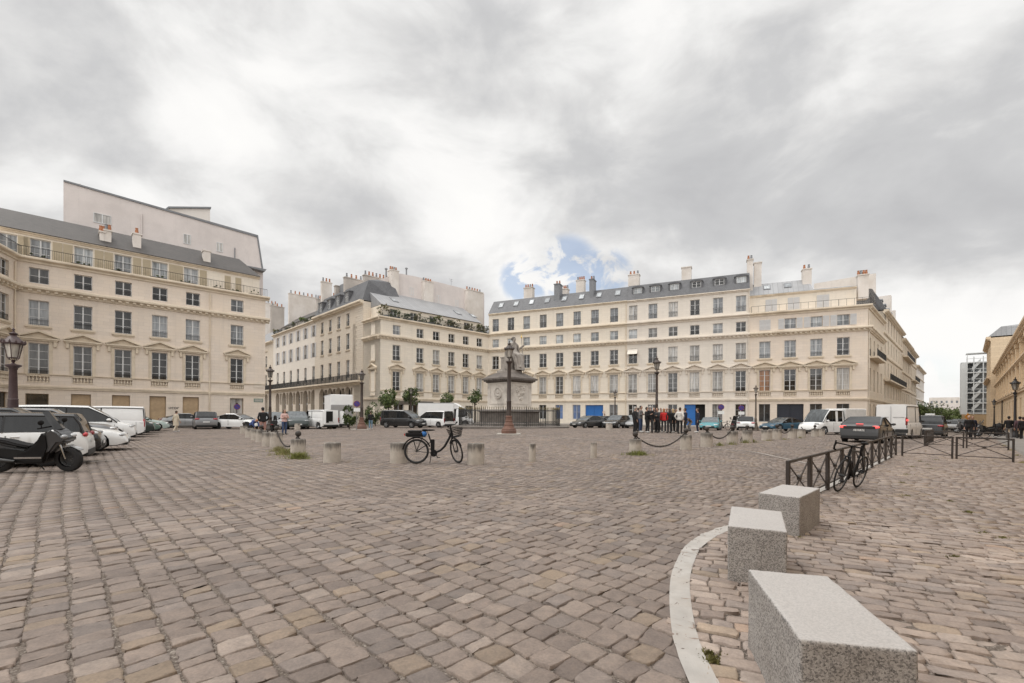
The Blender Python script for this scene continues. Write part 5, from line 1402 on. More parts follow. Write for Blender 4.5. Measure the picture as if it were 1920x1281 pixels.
e = lamp_big(24, 838, 5.1, 'thick brown lamp at the left edge behind the white parked cars', 1.08, mat('lamp_iron_plum', (.060,.034,.034), .5, .2, 4), None, 1.15)
lamp_small(1153, 799, 4.8, 'slender lamp before the stone house left of the people', .66, None, 58)
lamp_small(1417, 812, 4.75, 'slender lamp between the white hatchback and the blue car', .66, mat('lamp_iron_tan', (.10,.075,.055), .6, .2, 4), 47)
lamp_small(770.5, 797, 5.0, 'slender lamp standing in front of a round tree at the planted terrace house', .66, None, 60)
lamp_small(1903, 824, 4.75, 'black lamp on the right pavement beside the palace wall', .80, LBLK)
lamp_small(1864, 803, 4.7, 'distant black lamp before the stair tower and palace', .8, LBLK, 66)
lamp_small(444, 800, 3.2, 'short pole lamp before the right end of the left house', .35, LAMP, 52)

# ---------------------------------------------------------------- signs
def round_sign(px, py, Yd, zc, label, r=.29, plate=True):
    X, Y = atY(px, Yd); e = empty('parking_sign', (X, Y, gz(X, Y)), math.atan2(-X, Y)*1.0, label, 'road sign', 'no parking signs'); P = mat('sign_pole', (.22,.21,.21), .5)
    MB().tube([(0,.05,-.1),(0,.05,zc+r)], .035, 8).build('pole', P, e)
    MB().tube([(0,0,zc),(0,-.02,zc)], r, 24).build('disc', mat('sign_red', (.20,.03,.05), .4), e); MB().tube([(0,-.022,zc),(0,-.026,zc)], r*.84, 24).build('face', mat('sign_blue', (.04,.04,.22), .4), e)
    MB().add([(-r*.62,-.028,zc+r*.5),(-r*.5,-.028,zc+r*.62),(r*.62,-.028,zc-r*.5),(r*.5,-.028,zc-r*.62)], [(0,1,2,3)]).build('stripe', mat('sign_red', (.20,.03,.05), .4), e)
    if plate: MB().box(-r, r, 0, .02, zc-r-.42, zc-r-.1).build('plate', ENW, e)
round_sign(1352, 812, 46, 2.35, 'no parking sign with plate above the bicycle beside the turquoise car'); round_sign(1390, 812, 48, 2.35, 'no parking sign above the white hatchback', .29)
round_sign(669, 806, 41, 2.35, 'no parking sign beside the big reddish lamp', .28); round_sign(444.5, 800, 50, 2.2, 'no parking sign before the doorway at the right end of the left house', .32, False)
X, Y = atY(1815, 96); e = empty('works_sign', (X, Y, gz(X, Y)-.3), 0, 'orange diamond roadworks sign by the hoarding', 'road sign')
MB().tube([(0,.05,0),(0,.05,3.2)], .05, 8).build('pole', mat('sign_pole', (.22,.21,.21), .5), e); MB().add([(0,0,1.9),(.75,0,2.65),(0,0,3.4),(-.75,0,2.65),(0,.03,1.9),(.75,.03,2.65),(0,.03,3.4),(-.75,.03,2.65)], [(0,1,2,3),(7,6,5,4),(0,4,5,1),(1,5,6,2),(2,6,7,3),(3,7,4,0)]).build('board', mat('sign_orange', (.6,.25,.03), .5), e)

# ---------------------------------------------------------------- statue with its railing
XS, YS = atY(955, 44); zs = gz(XS, YS)
GREYST = mat('monument_stone', (.60,.55,.49), .85, .15, 1.6, .3, dirt=(.22,.19,.165)); DKST = mat('monument_dark', (.14,.12,.105), .9, .3, 1.5, .3, dirt=(.2,.18,.155)); MARB = mat('monument_marble', (.33,.295,.26), .8, .22, 3.0, .3, dirt=(.15,.13,.115))
se = empty('monument', (XS, YS, zs), math.atan2(ED.y, ED.x), 'seated stone woman on a tall square pedestal, blackened cornice, centre of the square', 'monument')
MB().lathe([(5.75,-.3),(5.75,.22),(5.6,.26)], 48).build('step', DKST, se, smooth=30)
mb = MB(); mb.lathe([(3.6,.2),(3.5,.5),(3.05,.6),(3.0,1.5),(3.25,1.6),(3.1,1.75)], 8, ph=math.pi/8); mb.build('basin', DKST, se)
w0 = 1.52
MB().box(-w0-.35,w0+.35,-w0-.35,w0+.35,.2,1.8).box(-w0-.12,w0+.12,-w0-.12,w0+.12,1.8,2.0).build('base', GREYST, se)
MB().bbox(-w0,w0,-w0,w0,2.0,4.35,.03).build('die', GREYST, se)
mb = MB()
for (o_, z_, h_) in ((.10,4.351,.10),(.24,4.451,.14),(.40,4.591,.16)): mb.box(-w0-o_,w0+o_,-w0-o_,w0+o_,z_,z_+h_)
for i in range(14):
    q = -w0-.2 + (i+.5)*(2*w0+.4)/14
    for sg in (-1, 1): mb.box(q-.07,q+.07,sg*(w0+.30)-.05,sg*(w0+.30)+.05,4.48,4.59); mb.box(sg*(w0+.30)-.05,sg*(w0+.30)+.05,q-.07,q+.07,4.48,4.59)
n_ = len(mb.v); mb.add([(-w0-.36,-w0-.36,4.751),(w0+.36,-w0-.36,4.751),(w0+.36,w0+.36,4.751),(-w0-.36,w0+.36,4.751),(-1.0,-1.0,5.30),(1.0,-1.0,5.30),(1.0,1.0,5.30),(-1.0,1.0,5.30)], [(0,1,5,4),(1,2,6,5),(2,3,7,6),(3,0,4,7),(4,5,6,7)])
mb.build('cornice', DKST, se)
# carved panels: medallion on the left face, arms on the right face
md = MB(); md.M = Matrix.Rotation(R(-90), 4, 'Z'); md.torus((0,-w0-.02,3.35), .52, .07, 'y', 32, 8); md.tube([(0,-w0-.03,3.35),(0,-w0+.02,3.35)], .46, 28); md.sphere((.02,-w0-.03,3.42), .2, 12, 8, (1,.45,1.25)); md.sphere((0,-w0-.02,3.1), .24, 12, 6, (1.2,.35,.6))
for k in range(20):
    a = k*math.pi/10; md.sphere((.44*math.cos(a),-w0-.06,3.35+.44*math.sin(a)), .055, 6, 4)
md.build('medallion', GREYST, se, smooth=60)
fr_ = MB()
for ax in (0, 1):
    for (a, b, c, d) in ((-1.15,-1.05,2.3,4.3),(1.05,1.15,2.3,4.3),(-1.05,1.05,4.2,4.3),(-1.05,1.05,2.3,2.4)):
        if ax: fr_.box(a,b,-w0-.035,-w0-.002,c,d)
        else: fr_.box(-w0-.035,-w0-.002,a,b,c,d)
fr_.build('panel_frame', GREYST, se)
ar = MB(); r_ = random.Random(4)
ar.M = Matrix.Rotation(R(90), 4, 'Z'); ar.box(-w0-.05,-w0-.002,-.75,.75,4.0,4.15)
for k in range(46):
    v = r_.random(); yy = (r_.random()-.5)*1.5*(1-v*.75); ar.sphere((-w0-.02, yy, 3.95-v*1.25), r_.uniform(.05,.12), 8, 5, (.7,1,1.2))
ar.build('relief', GREYST, se, smooth=60)
# the throne and figure
MB().bbox(-.88,.88,-.88,.88,5.2,5.55,.04).bbox(-.45,.80,-.35,.80,5.55,6.9,.05).box(-.52,.86,-.42,.86,5.551,5.7).box(-.5,.85,-.4,.85,6.78,6.88).build('throne', MARB, se)
def skin(name, V, E, m, parent, sub=2, root=0, loc=None, smooth=True):
    me = bpy.data.meshes.new(name); me.from_pydata([v[:3] for v in V], E, []); o = link(name, me, parent, loc)
    md_ = o.modifiers.new('skin', 'SKIN'); md_.use_smooth_shade = True; md_.branch_smoothing = .3
    for i, v in enumerate(V):
        sv = me.skin_vertices[0].data[i]; r = v[3]; sv.radius = (r, r) if not isinstance(r, tuple) else r; sv.use_root = (i == root)
    if sub: ss = o.modifiers.new('sub', 'SUBSURF'); ss.levels = sub; ss.render_levels = sub
    me.materials.append(m); return o
# figure faces the palace (local -y), sits on the throne, left hand on a tall tablet, right on a staff
k = 1.75; fx, fy, fz = .42, -.12, 6.95
FV = [(0,0,.05,.20),(0,.02,.32,.17),(0,0,.60,.20),(0,0,.80,.075),(0,-.03,.93,.11),(0,-.03,1.05,.085),
      (-.22,0,.70,.085),(-.40,-.08,.45,.07),(-.50,-.34,.42,.05),(-.54,-.44,.42,.045),
      (.22,0,.70,.085),(.38,-.04,.44,.07),(.46,-.28,.60,.05),(.48,-.36,.66,.045),
      (-.13,-.25,.05,.15),(-.17,-.55,.02,.13),(-.16,-.58,-.35,.09),(-.16,-.60,-.62,.07),(-.16,-.76,-.66,.06),
      (.13,-.25,.05,.15),(.20,-.52,.02,.13),(.20,-.50,-.35,.09),(.20,-.48,-.62,.07),(.20,-.64,-.66,.06)]
FE = [(0,1),(1,2),(2,3),(3,4),(4,5),(2,6),(6,7),(7,8),(8,9),(2,10),(10,11),(11,12),(12,13),(0,14),(14,15),(15,16),(16,17),(17,18),(0,19),(19,20),(20,21),(21,22),(22,23)]
skin('figure', [(fx+v[0]*k, fy+v[1]*k, fz+v[2]*k, v[3]*k) for v in FV], FE, MARB, se)
dr = MB(); r_ = random.Random(9)
prof = []
n = 28
for j, (zz_, ra, rb, yo) in enumerate(((-1.1,.36,.34,-.60),(-.6,.34,.34,-.52),(-.05,.36,.38,-.36),(.14,.30,.32,-.18),(.30,.20,.18,.0))):
    for i in range(n):
        a = 2*math.pi*i/n; f = 1 + .10*math.sin(i*2.5+j*.3)*(1-j*.16); prof.append((fx+ra*f*math.cos(a)*k*.8, fy+(yo+rb*f*math.sin(a))*k*.8, fz+zz_*k*.72))
dr.add(prof, [(j*n+i, j*n+(i+1) % n, (j+1)*n+(i+1) % n, (j+1)*n+i) for j in range(4) for i in range(n)]); dr.build('drapery', MARB, se, smooth=70)
mb = MB(); 
for t_ in range(5): mb.tube([(fx+.30+.02*t_, fy+.10-.08*t_, fz+1.12),(fx+.48, fy+.22-.1*t_, fz+.75),(fx+.62, fy+.35-.12*t_, fz+.25),(fx+.78, fy+.5-.12*t_, fz-.35),(fx+.82, fy+.5-.12*t_, fz-.95)], [.05,.08,.09,.10,.06], 7)
mb.build('cloak', MARB, se, smooth=70)
MB().sphere((fx,fy+.04,fz+.985*k), .21, 14, 10, (1,1.05,.95)).sphere((fx,fy+.22,fz+.965*k), .12).build('hair', DKST, se, smooth=60)
MB().bbox(-.86,-.62,-.85,-.15,5.55,7.3,.04).build('tablet', MARB, se)
mb = MB().tube([(fx+.44*k, fy-.36*k, 5.4),(fx+.30*k, fy-.30*k, 8.75)], .03, 8); mb.build('staff', MARB, se); gold = mat('gilded', (.65,.45,.13), .35, .1, 3, metal=.7)
MB().lathe([(.03,8.7),(.09,8.8),(.03,8.95),(.012,9.15)], 8, fx+.30*k, fy-.30*k).build('gilded_tip', gold, se); mb = MB(); mb.lathe([(.05,5.3),(.13,5.5),(.03,6.0),(.08,6.05),(.01,6.3)], 8, -1.0, -.9); mb.build('laurel', MARB, se)
# railing: a countable set of bars on one fence
fe = empty('fence', (XS, YS, zs), 0, 'black iron spearhead fence ringing the monument', 'fence'); RF = 4.85; nb = 150; mb = MB(); tp = MB()
for i in range(nb):
    a = 2*math.pi*i/nb; x, y = RF*math.cos(a), RF*math.sin(a); big = i % 10 == 0
    mb.tube([(x,y,.24),(x,y,1.78 if not big else 1.9)], .034 if big else .017, 5)
    tp.lathe([(.012,1.76+.1*big),(.04,1.84+.1*big),(.004,2.02+.1*big)], 5, x, y)
mb.build('bars', IRON, fe); tp.build('spearheads', mat('spear_gilt', (.16,.125,.055), .5, .2, 4), fe)
for z_ in (.42, .62, 1.68): MB().torus((0,0,z_), RF, .025, 'z', 96, 6).build('rail', IRON, fe)

# ---------------------------------------------------------------- trees
def tree(px, Yd, zc, r, label, sd, py=760, trunk=True, group='small round trees before the planted terrace house', rz=None, n=900, mats=None, z0=None, name='small_tree', leaf=.11):
    X, Y = atY(px, Yd); g0 = gz(X, Y) if z0 is None else z0
    e = empty(name, (X, Y, g0), 0, label, 'tree', group)
    rz = rz or r
    if trunk:
        mb = MB(); mb.tube([(0,0,-.1),(.03,.02,(zc-g0)*.4),(-.02,.05,(zc-g0)*.75),(0,0,zc-g0)], [.09*r,.075*r,.06*r,.03*r], 8)
        for k in range(6):
            a = k*1.05+sd; mb.tube([(0,0,(zc-g0)*(.66+.03*k)),(r*.35*math.cos(a),r*.35*math.sin(a),(zc-g0)*.95),(r*.7*math.cos(a),r*.7*math.sin(a),zc-g0+rz*.35*math.sin(k*2))], [.045*r,.03*r,.012*r], 6)
        mb.build('trunk', BARK, e)
    q = random.Random(sd); bl = [(0,0,zc-g0,r*.86,r*.86,rz*.84)]
    for k in range(7):
        a = q.random()*6.28; bl.append((r*.55*math.cos(a), r*.55*math.sin(a), zc-g0+rz*q.uniform(-.5,.6), r*.42, r*.42, rz*.40))
    foliage('crown', e, bl, None, n, leaf*r, sd, mats or [LEAF1, LEAF2, LEAF2])
tree(728, 59, zat(728, 748, 59), 1.3, 'bright green round tree left of the slender lamp, before the terrace house', 1, n=1300, mats=[LEAF1, LEAF1, LEAF2], rz=1.5)
tree(770, 61, zat(770, 744, 61), 1.25, 'dark round tree behind the slender lamp', 2, n=1200, mats=[LEAF2, LEAF2, LEAF1], rz=1.35)
tree(837, 63, zat(837, 749, 63), 1.05, 'low round tree top just above the white box truck', 3, n=800, mats=[LEAF2, LEAF1])
tree(890, 66, zat(890, 744, 66), 1.15, 'dark dome shaped tree left of the monument', 4, n=900, mats=[LEAF2, LEAF2, LEAF1])
for i, (px_, Yd, zc, r, rz) in enumerate(((704, 57, 1.6, 1.3, 1.6), (746, 58, .9, .9, 1.0), (783, 60, .8, .8, .9), (655, 43, 1.2, .7, 1.3), (686, 56, 1.1, .9, 1.2))):
    X, Y = atY(px_, Yd); o = empty('shrub', (X, Y, gz(X, Y)), 0, ['big leafy shrub below the bright green tree', 'low shrub between the bright tree and the black people carrier', 'low shrub behind the black people carrier', 'dark upright shrub just left of the tall lamp by the box truck', 'shrub behind the man in jeans'][i], 'shrub', 'shrubs before the planted terrace house')
    foliage('foliage', o, [(0,0,zc,r,r*.7,rz),(r*.4,0,zc*.7,r*.6,r*.5,rz*.6)], None, 700, .12, 20+i, [LEAF2, LEAF2, LEAF1]); MB().tube([(0,0,-.1),(0,.05,zc)], .05, 6).build('stem', BARK, o)
tree(1741, 118, 3.0, 4.2, 'dark street tree at the end of the left street houses', 31, group='trees at the end of the street', rz=2.9, n=2600, mats=[LEAF1, LEAF4, LEAF2], name='street_tree', leaf=.055)
tree(1783, 128, 2.0, 4.4, 'green street tree left of the stair tower', 32, group='trees at the end of the street', rz=2.7, n=2800, mats=[LEAF4, LEAF4, LEAF1], name='street_tree', leaf=.055)
tree(1768, 150, 1.2, 3.2, 'small rounded tree between the two street trees', 33, group='trees at the end of the street', rz=2.6, n=1400, mats=[LEAF4, LEAF1], name='street_tree', leaf=.06)
tree(1829, 124, 2.6, 4.0, 'low dark tree under the stair tower', 34, group='trees at the end of the street', rz=3.0, n=800, mats=[LEAF2], name='street_tree', leaf=.06)
# pavements along the fronts
pavement('pavement', SP(140, 1.6), SP(-38, 1.6), 0, 5.0); pavement('pavement', KA - LD*16 - inward(LD)*2.6, KA - LD*.5 - inward(LD)*2.6, 0, 3.2)
pavement('pavement', KA - inward(ED)*2.6, KA + ED*(LA+.5) - inward(ED)*2.6, 0, 3.2); pavement('pavement', KB - inward(ED)*3.2, PL - inward(ED)*3.2, 0, 3.6); pavement('pavement', PL - inward(CD)*2.8, PR - inward(CD)*2.8, 0, 3.2); pavement('pavement', PR - NS*(-1.8), PR + SDV*95 - NS*(-1.8), 0, 2.4)
# ================================================================== vehicles
P_WHITE = paint('car_white', (.80,.80,.785)); P_BLACK = paint('car_black', (.012,.012,.013), .25); P_GREY = paint('car_grey', (.05,.049,.049), .3, .7, .3); P_SILV = paint('car_silver', (.34,.34,.34), .3, .6, .3)
P_DGREEN = paint('car_dark_green', (.018,.030,.027), .3); P_TEAL = paint('car_turquoise', (.04,.23,.26), .35); P_BLUE = paint('car_blue', (.012,.075,.13), .3); P_SAGE = paint('car_sage', (.10,.16,.13), .35); P_MINT = paint('car_mint', (.38,.45,.42), .35)
P_GREYL = paint('car_midgrey', (.20,.20,.205), .3, .6, .3); V_WHITE = paint('van_white', (.79,.785,.77), .5, .12)
CARGL = glass_mat('car_glass', (.012,.013,.014), .03, .5); CARGL2 = glass_mat('windscreen_glass', (.07,.08,.085), .03, .8)
TYRE = mat('tyre_rubber', (.018,.017,.017), .85, .2, 8); RIM = mat('alloy_rim', (.36,.36,.36), .35, .1, 6, metal=.7); RIMD = mat('dark_rim', (.05,.05,.05), .4, .1, 6, metal=.4); TRIMB = mat('black_plastic', (.022,.022,.022), .6, .15, 4)
HEADL = glass_mat('headlamp', (.42,.43,.44), .08, .8); TAILR = glass_mat('tail_lamp', (.30,.015,.02), .12, .8); PLATE = mat('plate_white', (.66,.66,.64), .5)
def lit(name, col, st):
    m, nt, b = nodes_of(name); b.inputs['Base Color'].default_value = (*col, 1); b.inputs['Emission Color'].default_value = (*col, 1); b.inputs['Emission Strength'].default_value = st; return m
BRAKE = lit('lit_brake_lamp', (1, .10, .09), 1.1)
def lerp(prof, x):
    if x <= prof[0][0]: return prof[0][1]
    for (a, b), (c, d) in zip(prof[:-1], prof[1:]):
        if x <= c: return b + (d-b)*((x-a)/(c-a) if c > a else 0)
    return prof[-1][1]
SPEC = {
 'hatch': dict(L=4.1, W=1.76, H=1.47, top=[(0,.58),(.012,.82),(.05,.96),(.3,.97),(.66,.94),(.72,.92),(.88,.80),(.97,.66),(1,.5)], gh=(.035,.15,.50,.72), gi=[(.07,.68)], r=.32, fa=.80, ra=.18),
 'suv': dict(L=4.45, W=1.86, H=1.63, top=[(0,.65),(.012,.92),(.05,1.05),(.3,1.06),(.66,1.04),(.72,1.02),(.90,.92),(.975,.78),(1,.55)], gh=(.03,.12,.52,.72), gi=[(.06,.68)], r=.36, fa=.81, ra=.19),
 'sedan': dict(L=4.7, W=1.86, H=1.45, top=[(0,.62),(.012,.90),(.05,1.0),(.16,1.0),(.3,.96),(.66,.93),(.73,.90),(.9,.76),(.975,.62),(1,.45)], gh=(.10,.34,.52,.74), gi=[(.22,.70)], r=.34, fa=.80, ra=.185),
 'estate': dict(L=4.3, W=1.80, H=1.46, top=[(0,.60),(.012,.82),(.04,.97),(.3,.98),(.66,.96),(.72,.94),(.90,.84),(.975,.70),(1,.5)], gh=(.02,.07,.55,.70), gi=[(.05,.67)], r=.33, fa=.82, ra=.19),
 'coupe': dict(L=4.25, W=1.84, H=1.32, top=[(0,.55),(.015,.75),(.06,.86),(.2,.90),(.66,.84),(.73,.80),(.88,.74),(.97,.58),(1,.42)], gh=(.10,.36,.52,.72), gi=[(.26,.68)], r=.34, fa=.80, ra=.19),
 'mpv': dict(L=4.6, W=1.85, H=1.83, top=[(0,.7),(.012,1.0),(.3,1.05),(.72,1.05),(.80,1.02),(.93,.88),(.98,.72),(1,.5)], gh=(.0,.03,.60,.84), gi=[(.04,.80)], r=.33, fa=.82, ra=.17),
 'van': dict(L=4.6, W=1.88, H=1.86, top=[(0,.7),(.008,1.05),(.3,1.08),(.70,1.08),(.79,1.04),(.93,.9),(.98,.74),(1,.5)], gh=(.0,.015,.60,.82), gi=[(.56,.78)], r=.33, fa=.82, ra=.17, tum=.06),
 'bigvan': dict(L=5.6, W=2.05, H=2.5, top=[(0,.8),(.005,1.2),(.3,1.22),(.74,1.22),(.84,1.15),(.94,1.0),(.985,.8),(1,.5)], gh=(.0,.012,.72,.86), gi=[(.70,.84)], r=.35, fa=.84, ra=.2, tum=.06),
 'cab': dict(L=5.9, W=2.0, H=2.2, top=[(0,.70),(.47,.70),(.475,1.16),(.78,1.18),(.86,1.08),(.95,.98),(.985,.8),(1,.5)], gh=(.47,.48,.74,.88), gi=[(.50,.60),(.64,.82)], r=.36, fa=.86, ra=.2, tum=.07),
 'truck': dict(L=6.6, W=2.1, H=2.35, top=[(0,.70),(.70,.70),(.705,1.2),(.86,1.22),(.92,1.12),(.96,1.0),(.985,.8),(1,.5)], gh=(.70,.71,.87,.96), gi=[(.74,.92)], r=.38, fa=.88, ra=.2, tum=.07),
}
def wheel_meshes(r, w, rim):
    def ty(): return MB().lathe([(r*.62,-w/2),(r*.9,-w/2),(r*.985,-w*.40),(r,-w*.2),(r,w*.2),(r*.985,w*.40),(r*.9,w/2),(r*.62,w/2)], 26, cap=False).mesh('wheel', TYRE, 40)
    def rm():
        mb = MB(); mb.lathe([(r*.66,-w*.46),(r*.62,-w*.50),(r*.58,-w*.40),(r*.56,w*.3)], 24, cap=False); mb.lathe([(.001,-w*.30),(r*.58,-w*.30)], 24, mi=1, cap=False)
        for k in range(5):
            a = k*2*math.pi/5
            for da in (-.14, .14):
                mb.tube([(r*.1*math.cos(a),r*.1*math.sin(a),-w*.42),(r*.60*math.cos(a+da),r*.60*math.sin(a+da),-w*.44)], r*.055, 5)
        mb.lathe([(.001,-w*.47),(r*.13,-w*.47),(r*.15,-w*.36)], 10, cap=False)
        return mb.mesh('rim', [rim, RIMD], 40)
    return mc(('ty', r, w), ty), mc(('rim', r, w, rim.name), rm)
def car(kind, label, pos, hd, pm, cat='car', group='parked cars', roof=None, rim=None, tail=None, z=None, glass=None, scale=1.0, clad=False, name=None, lr=None, rearglass=True, plate_text=None):
    s = SPEC[kind]; L, W, Ht, r = s['L'], s['W'], s['H'], s['r']; tum = s.get('tum', .17); g0, g1, g2, g3 = s['gh']
    e = empty(name or ('parked_car' if cat == 'car' else cat.replace(' ', '_')), (pos[0], pos[1], gz(*pos) if z is None else z), hd, label, cat, group)
    e.scale = (scale,)*3
    X = lambda f: (f-.5)*L
    st = sorted(set([i/44 for i in range(45)] + [t[0] for t in s['top']] + list(s['gh']) + [s[a]+d*r*1.16/L for a in ('fa','ra') for d in (-1,-.97,-.8,-.5,-.2,.2,.5,.8,.97,1)]))
    st = [f for f in st if 0 <= f <= 1]
    def hw(f):
        k = 1 - .15*max(0, (f-.86)/.14)**2 - .10*max(0, (.10-f)/.10)**2
        return W/2*k
    def arch(f):
        z_ = 0
        for a in ('fa', 'ra'):
            d = (f-s[a])*L; R_ = r*1.15
            if abs(d) < R_: z_ = max(z_, r + math.sqrt(R_*R_-d*d)*.98)
        return z_
    V, Fb, Fu = [], [], []
    for f in st:
        zt = lerp(s['top'], f); w_ = hw(f); a = arch(f); zb = .20 + .10*max(0, (f-.93)/.07) + .12*max(0, (.05-f)/.05)
        zl = min(max(zb+.03, a), zt-.04); zm = max(zl+.01, min(zt*.62, zt-.06)); inn = .55 if a else .93
        for (y, z_) in ((0, max(zb, a*.98)), (w_*inn, max(zb, a*.98)), (w_*.965, zl), (w_*1.0, zm), (w_*.985, max(zm+.005, zt-.10)), (w_*.93, max(zm+.01, zt-.02)), (w_*.80, zt+.005), (0, zt+.03)):
            V.append((X(f), y, z_))
    m_ = 8; n = len(st); base = len(V)
    V += [(x, -y, z_) for x, y, z_ in V]
    for i in range(n-1):
        for k in range(m_-1):
            a, b, c, d = i*m_+k, i*m_+k+1, (i+1)*m_+k+1, (i+1)*m_+k
            (Fu if k < 2 else Fb).append((a, b, c, d)); (Fu if k < 2 else Fb).append((a+base, d+base, c+base, b+base))
    for i in (0, n-1):
        idx = list(range(i*m_, i*m_+m_)); ln = idx + [j+base for j in idx[::-1]]; Fb.append(tuple(ln if i == 0 else ln[::-1]))
    mb = MB(); mb.add(V, Fb, 0); 
    if clad:
        pass
    bd = mb.mesh('body', pm); 
    bmx = bmesh.new(); bmx.from_mesh(bd); bmesh.ops.remove_doubles(bmx, verts=bmx.verts, dist=.0005); bmesh.ops.recalc_face_normals(bmx, faces=bmx.faces); bmx.to_mesh(bd); bmx.free()
    bd.polygons.foreach_set('use_smooth', [True]*len(bd.polygons)); bd.set_sharp_from_angle(angle=R(38)); link('body', bd, e)
    MB().add(V, Fu).build('underbody', TRIMB, e)
    # greenhouse
    gl = [f for f in st if g0 <= f <= g3]; zr = []
    for f in gl:
        zbelt = lerp(s['top'], f)
        if f < g1: k = (f-g0)/(g1-g0); k = k**.8
        elif f <= g2: k = 1
        else: k = (g3-f)/(g3-g2); k = k**.92
        crown = -.045*((f-(g1+g2)/2)/max(.05,(g2-g1)/2+.1))**2 if g1 <= f <= g2 else -.045*(((g1 if f < g1 else g2)-(g1+g2)/2)/max(.05,(g2-g1)/2+.1))**2
        zr.append((f, zbelt, zbelt + (Ht+crown-zbelt)*k, k))
    GV = []; 
    for f, zbelt, zt, k in zr:
        wb = hw(f)*.95; wt = wb*(1-tum*(zt-zbelt)/(Ht-.9)*1.0)
        GV += [(X(f), wb, zbelt-.03), (X(f), wb+(wt-wb)*.88, zbelt-.03+(zt-zbelt+.03)*.88), (X(f), wt*.93, zt), (X(f), 0, zt+.025)]
    nb_ = len(GV); GV += [(x, -y, z_) for x, y, z_ in GV]; parts = {'roof': [], 'windscreen': [], 'rear_window': [], 'side_window': [[], []]}
    for i in range(len(zr)-1):
        fm = (zr[i][0]+zr[i+1][0])/2
        for sgn in (0, 1):
            o_ = nb_*sgn; q = lambda a, b, c, d: (a+o_, b+o_, c+o_, d+o_)
            side = q(i*4, i*4+1, (i+1)*4+1, (i+1)*4)
            isg = any(a <= fm <= b for a, b in s['gi']) and min(zr[i][2]-zr[i][1], zr[i+1][2]-zr[i+1][1]) > .04
            (parts['side_window'][sgn] if isg else parts['roof']).append(side)
            parts['roof'].append(q(i*4+1, i*4+2, (i+1)*4+2, (i+1)*4+1))
            tp = q(i*4+2, i*4+3, (i+1)*4+3, (i+1)*4+2)
            parts['windscreen' if fm > g2 else ('rear_window' if fm < g1 and rearglass else 'roof')].append(tp)
    rm_ = roof or pm
    if kind in ('van', 'bigvan', 'cab', 'truck'):  # square rear end of the load space
        i = 0; parts['roof'].append((0, 1, 2, 3, 3+nb_, 2+nb_, 1+nb_, nb_))
    elif kind in ('mpv',): parts['rear_window'].append((0, 1, 2, 3, 3+nb_, 2+nb_, 1+nb_, nb_))
    def sub(fs): return MB().add(GV, fs)
    def clean(mb_, nm, m, sm=40):
        me = mb_.mesh(nm, m); b = bmesh.new(); b.from_mesh(me); bmesh.ops.delete(b, geom=[v for v in b.verts if not v.link_faces], context='VERTS'); bmesh.ops.remove_doubles(b, verts=b.verts, dist=.0005); bmesh.ops.recalc_face_normals(b, faces=b.faces); b.to_mesh(me); b.free()
        me.polygons.foreach_set('use_smooth', [True]*len(me.polygons)); me.set_sharp_from_angle(angle=R(sm)); return link(nm, me, e)
    clean(sub(parts['roof']), 'roof', rm_)
    if parts['windscreen']: clean(sub(parts['windscreen']), 'windscreen', glass or CARGL2)
    if parts['rear_window']: clean(sub(parts['rear_window']), 'rear_window', CARGL)
    for k in (0, 1):
        if parts['side_window'][k]: clean(sub(parts['side_window'][k]), 'side_window', CARGL)
    # pillars and window line
    pl = MB()
    for sg in (1, -1):
        idx = [j for j in range(len(zr))]; 
        pts = [GV[j*4+1] for j in idx]; pts = [(x, sg*(y+.004), z_) for x, y, z_ in pts]; pl.tube(pts, .028, 5)
        for fp in ((g0+g3)*.5+.02,) + (((g1+.06),) if kind not in ('van','bigvan','cab','truck') else ()):
            j = min(range(len(zr)), key=lambda q_: abs(zr[q_][0]-fp)); a, b = GV[j*4], GV[j*4+1]; pl.tube([(a[0], sg*(a[1]+.002), a[2]), (b[0]-.02, sg*(b[1]+.002), b[2])], .03, 4)
    pl.build('pillar', rm_ if roof else TRIMB, e)
    ty, rm2 = wheel_meshes(r, .22, rim or RIM)
    for fa in ('fa', 'ra'):
        for sg in (1, -1):
            wv = link('wheel', ty, e, (X(s[fa]), sg*(W/2-.125), r)); wv.rotation_euler = (R(90) if sg > 0 else R(-90), 0, 0); wv.rotation_euler = (R(90)*sg*1.0, 0, 0)
            link('rim', rm2, wv)
    zt = lerp(s['top'], .95)
    for sg in (1, -1):
        MB().sphere((X(.955), sg*hw(.955)*.76, zt-.05), 1, 12, 8, (.13, .22, .075)).build('headlight', HEADL, e, smooth=60)
        zr_ = lr if lr else lerp(s['top'], .02)-.06
        if kind in ('van', 'bigvan', 'mpv'): MB().bbox(X(0)-.012, X(0)+.06, sg*(hw(0)-.06)-.06, sg*(hw(0)-.06)+.06, zr_-.38 if kind != 'bigvan' else 1.0, zr_+.12 if kind != 'bigvan' else 1.55, .02).build('taillight', tail or TAILR, e)
        else: MB().sphere((X(.016), sg*hw(.02)*.80, zr_), 1, 12, 8, (.07, .19, .075)).build('taillight', tail or TAILR, e, smooth=60)
        fm = g3-.055; MB().sphere((X(fm)-.05, sg*(hw(fm)+.09), lerp(s['top'], fm)+.09), 1, 10, 6, (.10, .11, .075)).build('wing_mirror', rm_ if kind != 'bigvan' else TRIMB, e, smooth=60)
    MB().bbox(X(1)-.10, X(1)+.012, -W*.30, W*.30, .30, .46, .02).build('grille', TRIMB, e); MB().bbox(X(1)-.16, X(1)-.02, -W*.40, W*.40, .22, .30, .02).build('front_bumper', TRIMB, e)
    MB().bbox(X(0)-.015, X(0)+.16, -W*.42, W*.42, .24, .44, .03).build('rear_bumper', TRIMB, e)
